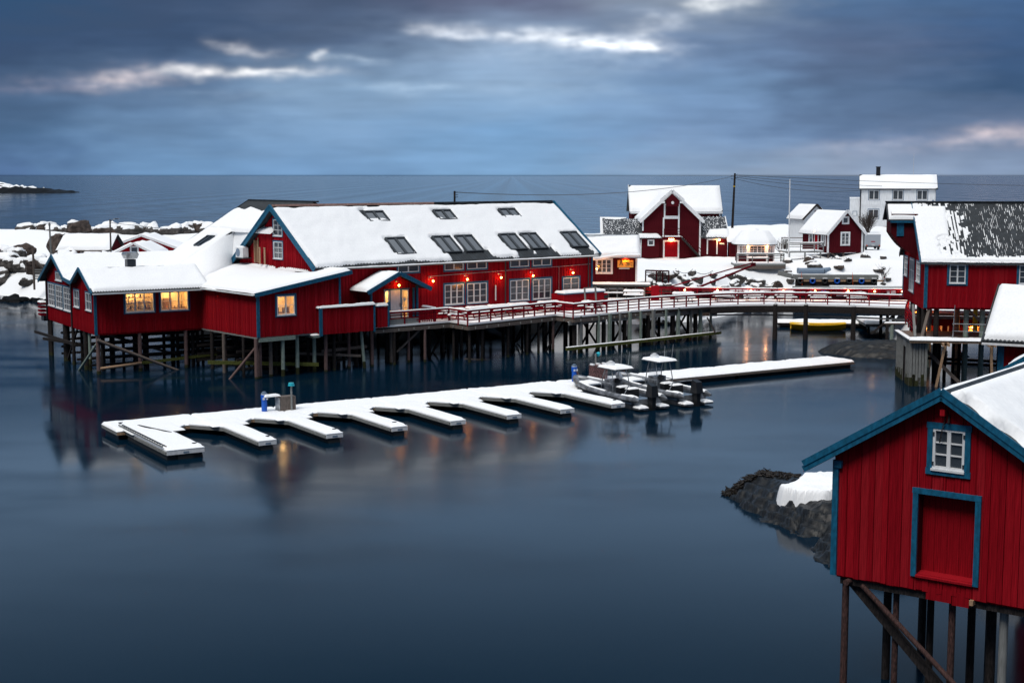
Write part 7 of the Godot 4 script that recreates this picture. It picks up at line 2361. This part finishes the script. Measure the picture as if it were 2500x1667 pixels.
func white_houses():
	var t := thing("white_house", "large white two-storey house with ochre basement and black chimney", "building", V(55.0, 0, -225), 103.0)
	var W := 11.3
	var wins := []
	for x in [[1.2, 2.75], [4.85, 6.4], [8.5, 10.05]]:
		wins.append([x[0], 10.8, x[1], 12.25])
	wins.append([1.2, 7.85, 2.75, 9.25])
	sheet_house(t, 0, W, 0, -7.5, 6.6, 12.6, 14.7, true, mats.white_wall, mats.tile, 0.3, 0.3, 0.5, wins)
	var TF := Transform3D(FRONT, Vector3.ZERO)
	for h in wins: window(t, TF, h, 2, 1, 1, mats.dinghy, 0.12)
	mbox(t, "basement", V(W / 2, 5.7, -3.7), V(W - 0.1, 1.9, 7.3), mats.ochre)
	mbox(t, "basement_window", V(4.6, 6.0, -0.02), V(1.4, 0.7, 0.1), mats.glass)
	var ch := mbox(t, "chimney", V(2.6, 15.0, -3.2), V(0.65, 1.7, 0.65), mats.black)
	mbox(ch, "chimney_cap", V(2.6, 15.9, -3.2), V(0.8, 0.12, 0.8), mats.black)
	mtube(t, "downpipe", V(-0.08, 6.6, 0.1), V(-0.08, 12.5, 0.1), 0.08, 0.08, mats.black)
	mbar(t, "string_course", V(0, 9.85, 0.05), V(W, 9.85, 0.05), 0.05, 0.12, mats.white)
	mbox(t, "gutter", V(W / 2, 12.45, 0.33), V(W + 0.6, 0.12, 0.12), mats.black)
	mbox(t, "side_porch", V(-0.85, 8.75, -1.5), V(1.65, 4.4, 2.6), mats.white_wall)
	mbox(t, "porch_snow", V(-0.85, 11.02, -1.5), V(1.75, 0.2, 2.7), mats.snow)
	window(t, Transform3D(FRONT, V(0, 0, -0.19)), [-1.15, 8.3, -0.6, 8.9], 1, 1, 1, mats.dinghy, 0.08)
	mtube(t, "dish", V(10.9, 10.55, 0.4), V(10.95, 10.6, 0.5), 0.22, 0.22, mats.dinghy, 14)
	mtube(t, "aerial", V(8.0, 14.6, -3.4), V(8.0, 18.0, -3.4), 0.03, 0.02, mats.pipe, 5)
	var s := thing("small_white_house", "small white house with dark edged gable behind the red cottage", "building", V(42.2, 0, -198), 70.0)
	sheet_house(s, -1.9, 1.7, 0, -3.6, 5.0, 8.9, 10.6, false, mats.white_wall, mats.tile, 0.4, 0.26, 0.3, [[-0.1, 9.0, 0.7, 9.6]])
	barges(s, -1.9, 1.7, 0.42, 8.9, 10.6, 0.4, mats.timber_dark, 0.24)
	window(s, Transform3D(FRONT, Vector3.ZERO), [-0.1, 9.0, 0.7, 9.6], 2, 1, 1, mats.dark_red, 0.12)
	mbox(s, "porch", V(-0.9, 6.3, 0.9), V(1.5, 2.6, 1.8), mats.white_wall)
	mbox(s, "porch_door", V(-0.6, 6.2, 1.82), V(0.6, 2.0, 0.05), mats.dinghy)

func quayside():
	var t := thing("moored_barge", "grey timber barge hung with tyres at the far quay", "barge", V(30.6, 0, -157.5), 92.0)
	mbox(t, "deck_edge", V(5.4, 3.35, 0), V(9.2, 0.5, 0.2), mats.timber_grey)
	mbar(t, "ramp", V(-0.8, 3.7, -1.6), V(0.9, 3.35, 0.0), 0.2, 0.5, mats.timber_grey)
	mbox(t, "deck", V(5.2, 3.4, -1.8), V(9.6, 0.2, 3.4), mats.timber_grey)
	mbox(t, "deck_snow", V(5.2, 3.58, -1.8), V(9.4, 0.14, 3.3), mats.snow)
	mbox(t, "face", V(5.4, 2.6, -0.2), V(9.0, 1.2, 0.3), mats.timber_dark)
	for i in 7:
		var x := 1.4 + i * 1.35
		var k := TorusMesh.new()
		k.inner_radius = 0.16
		k.outer_radius = 0.34
		k.rings = 16
		k.ring_segments = 8
		var o := part(t, "tyre", k, mats.pedestal_blue if i % 2 else mats.rubber)
		o.position = V(x, 2.92, 0.12)
		o.rotation.x = PI / 2
		mbox(t, "tyre_snow", V(x, 3.22, 0.12), V(0.5, 0.08, 0.24), mats.snow)
		mbox(t, "rubbing_strip", V(x + 0.68, 2.95, 0.03), V(0.6, 0.2, 0.1), mats.new_wood)
	for x in [1.6, 7.2]: mbar(t, "orange_strap", V(x - 0.1, 3.9, 0.1), V(x, 2.4, 0.16), 0.06, 0.03, mats.orange)
	var q := thing("far_quay", "low dark timber quay with white fenders below the barge", "quay", V(31.0, 0, -154.5), 92.0)
	mbox(q, "deck", V(6.5, 2.35, 0), V(13.6, 0.3, 1.6), mats.timber_grey)
	mbox(q, "deck_snow", V(8.5, 2.55, -0.4), V(9.6, 0.1, 0.8), mats.snow)
	mbox(q, "face", V(6.5, 1.2, -0.2), V(13.4, 2.0, 1.2), mats.timber_dark)
	for x in [4.2, 6.0, 9.6, 11.0]:
		var k := MB.new()
		k.tube(V(x, 1.95 + 0.3 * sin(x), 0.95), V(x + 0.9, 2.0 + 0.3 * sin(x), 0.95), 0.2, 0.2, 12)
		part(q, "fender", k, mats.white)
		mbar(q, "fender_rope", V(x, 2.0, 0.95), V(x, 2.5, 0.8), 0.03, 0.03, mats.rope)
	mtube(q, "blue_drum", V(2.8, 1.7, 0.95), V(2.8, 2.3, 0.95), 0.25, 0.25, mats.pedestal_blue, 12)
	mbar(q, "orange_post", V(3.6, 1.6, 0.95), V(3.6, 2.5, 0.95), 0.07, 0.07, mats.orange)
	# upturned dinghy on the barge
	var d := thing("dinghy", "blue-grey inflatable dinghy lying on the far barge", "dinghy", V(33.6, 3.62, -158.8), 92.0)
	for s in [-1, 1]:
		var k := MB.new()
		k.tube(V(-1.6, 0.32, s * 0.5), V(1.2, 0.34, s * 0.5), 0.30, 0.28, 14)
		k.tube(V(1.2, 0.34, s * 0.5), V(1.95, 0.55, s * 0.08), 0.28, 0.2, 14)
		part(d, "tube", k, mats.dinghy)
	mbox(d, "transom", V(-1.5, 0.4, 0), V(0.1, 0.5, 0.9), mats.dinghy)
	mbox(d, "floor", V(-0.1, 0.2, 0), V(2.6, 0.08, 0.7), mats.timber_dark)

func poles():
	var u := thing("utility_pole", "tall dark wooden utility pole between storehouse and kiosk", "pole", V(30.6, 0, -197), 90.0)
	mtube(u, "shaft", V(-0.2, 5, 0), V(0.1, 14.85, 0), 0.2, 0.13, mats.timber_dark, 9)
	for i in 4: mbar(u, "insulator", V(0.05, 14.0 + i * 0.2, 0), V((0.55 if i % 2 else -0.45), 14.1 + i * 0.2, 0), 0.06, 0.06, mats.black)
	mtube(u, "yellow_band", V(0.03, 13.0, 0), V(0.035, 13.1, 0), 0.155, 0.155, mats.yellow, 9)
	var wires := [[V(30.7, 14.5, -197), mw(24.3, 13.1, -8.3), 3.2], [V(30.7, 14.5, -197), V(58.0, 12.9, -224), 0.6], [V(30.7, 14.3, -197), V(62.0, 12.3, -222), 1.4], [V(30.7, 14.1, -197), V(56.0, 12.4, -223), 2.6], [V(31.2, 14.6, -197), V(110, 12.8, -235), 1.5]]
	var labs := ["long sagging wire from the utility pole to the warehouse mast", "upper wire running from the pole to the white house", "middle wire running from the pole past the white house", "lowest sagging wire between pole and white house", "wire running from the pole off to the right"]
	for i in wires.size():
		var t := thing("overhead_wire", labs[i], "wire", Vector3.ZERO, 90, "overhead wires")
		var pts := []
		for q in 25:
			var f := q / 24.0
			pts.append((wires[i][0] as Vector3).lerp(wires[i][1], f) - V(0, wires[i][2] * 4 * f * (1 - f) * 0.35, 0))
		var k := MB.new()
		k.path(pts, 0.03, 4)
		part(t, "cable", k, mats.black)
	var fp := thing("flagpole", "thin white flagpole left of the red cottage", "pole", V(33.3, 0, -171), 90.0)
	mtube(fp, "pole", V(0, 4.5, 0), V(-0.05, 14.0, 0), 0.09, 0.05, mats.white, 8)
	mtube(fp, "finial", V(-0.05, 14.0, 0), V(-0.05, 14.1, 0), 0.08, 0.05, mats.white, 8)
	var sl := thing("street_lamp", "wooden street lamp behind the wing roof on the left", "street lamp", V(-46.6, 0, -165), 90.0)
	mtube(sl, "post", V(0, 0, 0), V(0.05, 9.5, 0), 0.13, 0.09, mats.timber, 8)
	var k := MB.new()
	k.path([V(0.05, 9.15, 0), V(0.35, 9.45, 0), V(0.75, 9.55, 0)], 0.04, 6)
	part(sl, "arm", k, mats.steel)
	mbox(sl, "lamp_head", V(0.85, 9.55, 0), V(0.5, 0.13, 0.2), mats.steel)
	var w := thing("overhead_wire", "thin wire from the street lamp towards the warehouse", "wire", Vector3.ZERO, 90, "overhead wires")
	k = MB.new()
	k.path([V(-46.5, 9.1, -165), V(-38, 8.6, -158), V(-28, 8.2, -150)], 0.025, 4)
	part(w, "cable", k, mats.black)
	var lp := thing("lamp_post", "thin grey post behind the left gable of the wing", "pole", V(-55.1, 0, -170), 90.0)
	mtube(lp, "post", V(0, 0.5, 0), V(-0.1, 8.6, 0), 0.13, 0.10, mats.timber_grey, 8)
	mtube(lp, "cap", V(-0.1, 8.6, 0), V(-0.1, 8.95, 0), 0.16, 0.1, mats.timber_grey, 8)
	var jt := thing("timber_stair", "grey timber stair landing on the left shore beside the wing", "stair", V(-54.4, -0.75, -166), 95.0)
	mtube(jt, "post", V(-1.6, 2.0, 0), V(-1.6, 6.6, 0), 0.13, 0.13, mats.timber, 8)
	for i in 5: mbox(jt, "slat", V(-0.5, 3.3 + i * 0.26, 0), V(2.2, 0.14, 0.08), mats.timber_grey)
	mbar(jt, "brace", V(-1.5, 5.6, 0), V(-0.2, 4.4, 0), 0.1, 0.12, mats.timber)
	mtube(jt, "post", V(0.4, 2.0, 0), V(0.4, 4.6, 0), 0.12, 0.12, mats.timber, 8)
	# bare trees
	bare_tree("bare_tree", "thin bare sapling in the snow left of the flagpole", V(35.0, ground_y(35, -184), -184), 3.4, 3, 18)
	bare_tree("bare_tree", "small bare bush in the snow by the stilted house", V(43.0, ground_y(43, -164), -164), 3.0, 3, 8)
	bare_tree("bare_bush", "dense brown bare bush between cottage and white house", V(53.0, 6.0, -212), 4.2, 14, 16)
	bare_tree("bare_tree", "bare twiggy treetop showing above the dark roof at right", V(66.5, 5.0, -205), 6.6, 10, 18)
	bare_tree("bare_tree", "second bare treetop above the dark roof, further right", V(70.5, 5.0, -206), 6.4, 10, 18)
	# drying rack
	var dr := thing("drying_rack", "grey wooden rack with hanging nets behind the kiosk", "rack", V(35.3, ground_y(35.3, -186), -186), 92.0)
	for x in [0.0, 4.6]: mbar(dr, "post", V(x, 0, 0), V(x, 2.4, 0), 0.12, 0.12, mats.timber)
	mbar(dr, "top_beam", V(-0.1, 2.4, 0), V(4.7, 2.35, 0), 0.1, 0.1, mats.timber)
	for i in 3: mbar(dr, "net_bundle", V(0.25 + i * 0.22, 2.2, 0), V(0.3 + i * 0.2, 0.5 - 0.1 * i, 0), 0.16, 0.14, mats.timber_grey)

func bare_tree(nm: String, label: String, at: Vector3, h: float, stems: int, twigs: int):
	var t := thing(nm, label, "tree", at, 90.0)
	var r := RandomNumberGenerator.new()
	r.seed = int(at.x * 10) + 7
	var trunk := MB.new()
	var crown := MB.new()
	for s in stems:
		var d := V(r.randf_range(-0.45, 0.45), 1, r.randf_range(-0.45, 0.45)).normalized()
		var p := V(r.randf_range(-0.15, 0.15), -0.2, r.randf_range(-0.15, 0.15))
		var l := h * r.randf_range(0.4, 0.6)
		var q := p + d * l
		trunk.tube(p, q, 0.05, 0.03, 5)
		for i in twigs:
			var f := r.randf_range(0.3, 1.0)
			var b := p.lerp(q, f)
			var e := (d + V(r.randf_range(-0.9, 0.9), r.randf_range(-0.1, 0.6), r.randf_range(-0.9, 0.9))).normalized()
			var l2 := h * r.randf_range(0.14, 0.40)
			var c := b + e * l2
			crown.tube(b, c, 0.02, 0.008, 4, false)
			for j in 3:
				var g := (e + V(r.randf_range(-0.8, 0.8), r.randf_range(-0.2, 0.6), r.randf_range(-0.8, 0.8))).normalized()
				var b2 := b.lerp(c, r.randf_range(0.4, 1.0))
				crown.tube(b2, b2 + g * l2 * 0.6, 0.011, 0.006, 3, false)
	part(t, "trunk", trunk, mats.bark)
	part(t, "crown", crown, mats.bark)

func left_houses():
	var a := thing("far_cabin", "low red cabin with white window trim behind the wing, leftmost", "building", V(-56.6, 0, -185), 92.0)
	sheet_house(a, -2.2, 4.0, 0, -6, 2.9, 5.15, 6.9, true, mats.dark_red, mats.tile, 0.5, 0.3, 0.4, [[0.6, 3.7, 1.5, 4.8], [2.2, 3.7, 3.2, 4.8]])
	for h in [[0.6, 3.7, 1.5, 4.8], [2.2, 3.7, 3.2, 4.8]]: window(a, Transform3D(FRONT, Vector3.ZERO), h, 2, 1, 1, mats.white, 0.14)
	mbar(a, "fascia", V(-2.6, 4.85, 0.5), V(4.4, 4.85, 0.5), 0.1, 0.16, mats.tile)
	var b := thing("far_house", "wide red house with low snowy gable and grey barge boards behind", "building", V(-51.5, 0, -196), 84.0)
	sheet_house(b, -5.4, 6.4, 0, -8, 2.9, 4.2, 6.35, false, mats.red1, mats.dinghy, 0.5, 0.3, 0.5)
	barges(b, -5.4, 6.4, 0.55, 4.2, 6.4, 0.5, mats.white, 0.3)
	var c := thing("far_cabin", "red gable with small white window just behind the wing roof", "building", V(-47.8, 0, -180), 90.0)
	sheet_house(c, -2.6, 2.6, 0, -6, 2.9, 4.75, 6.05, false, mats.red1, mats.tile, 0.4, 0.3, 0.4, [[-0.45, 4.85, 0.42, 5.55]])
	barges(c, -2.6, 2.6, 0.45, 4.75, 6.05, 0.4, mats.white, 0.26)
	window(c, Transform3D(FRONT, Vector3.ZERO), [-0.45, 4.85, 0.42, 5.55], 1, 1, 1, mats.white, 0.12)
	railing("cabin_fence", "grey post and rail fence in front of the leftmost cabin", [V(-57.6, 2.9, -180), V(-54.5, 2.9, -180), V(-52.0, 2.9, -180)], 2.9, mats.timber, 2.2, 2, false)
func _ready():
	rng.seed = 11
	nz.seed = 4
	nz.frequency = 0.01
	nz.fractal_octaves = 3
	make_materials()
	make_view()
	make_stones()
	water()
	land()
	warehouse()
	wing()
	boathouse()
	stilt_house()
	side_houses()
	boardwalk()
	far_shore()
	dock()
	yellow_boat()
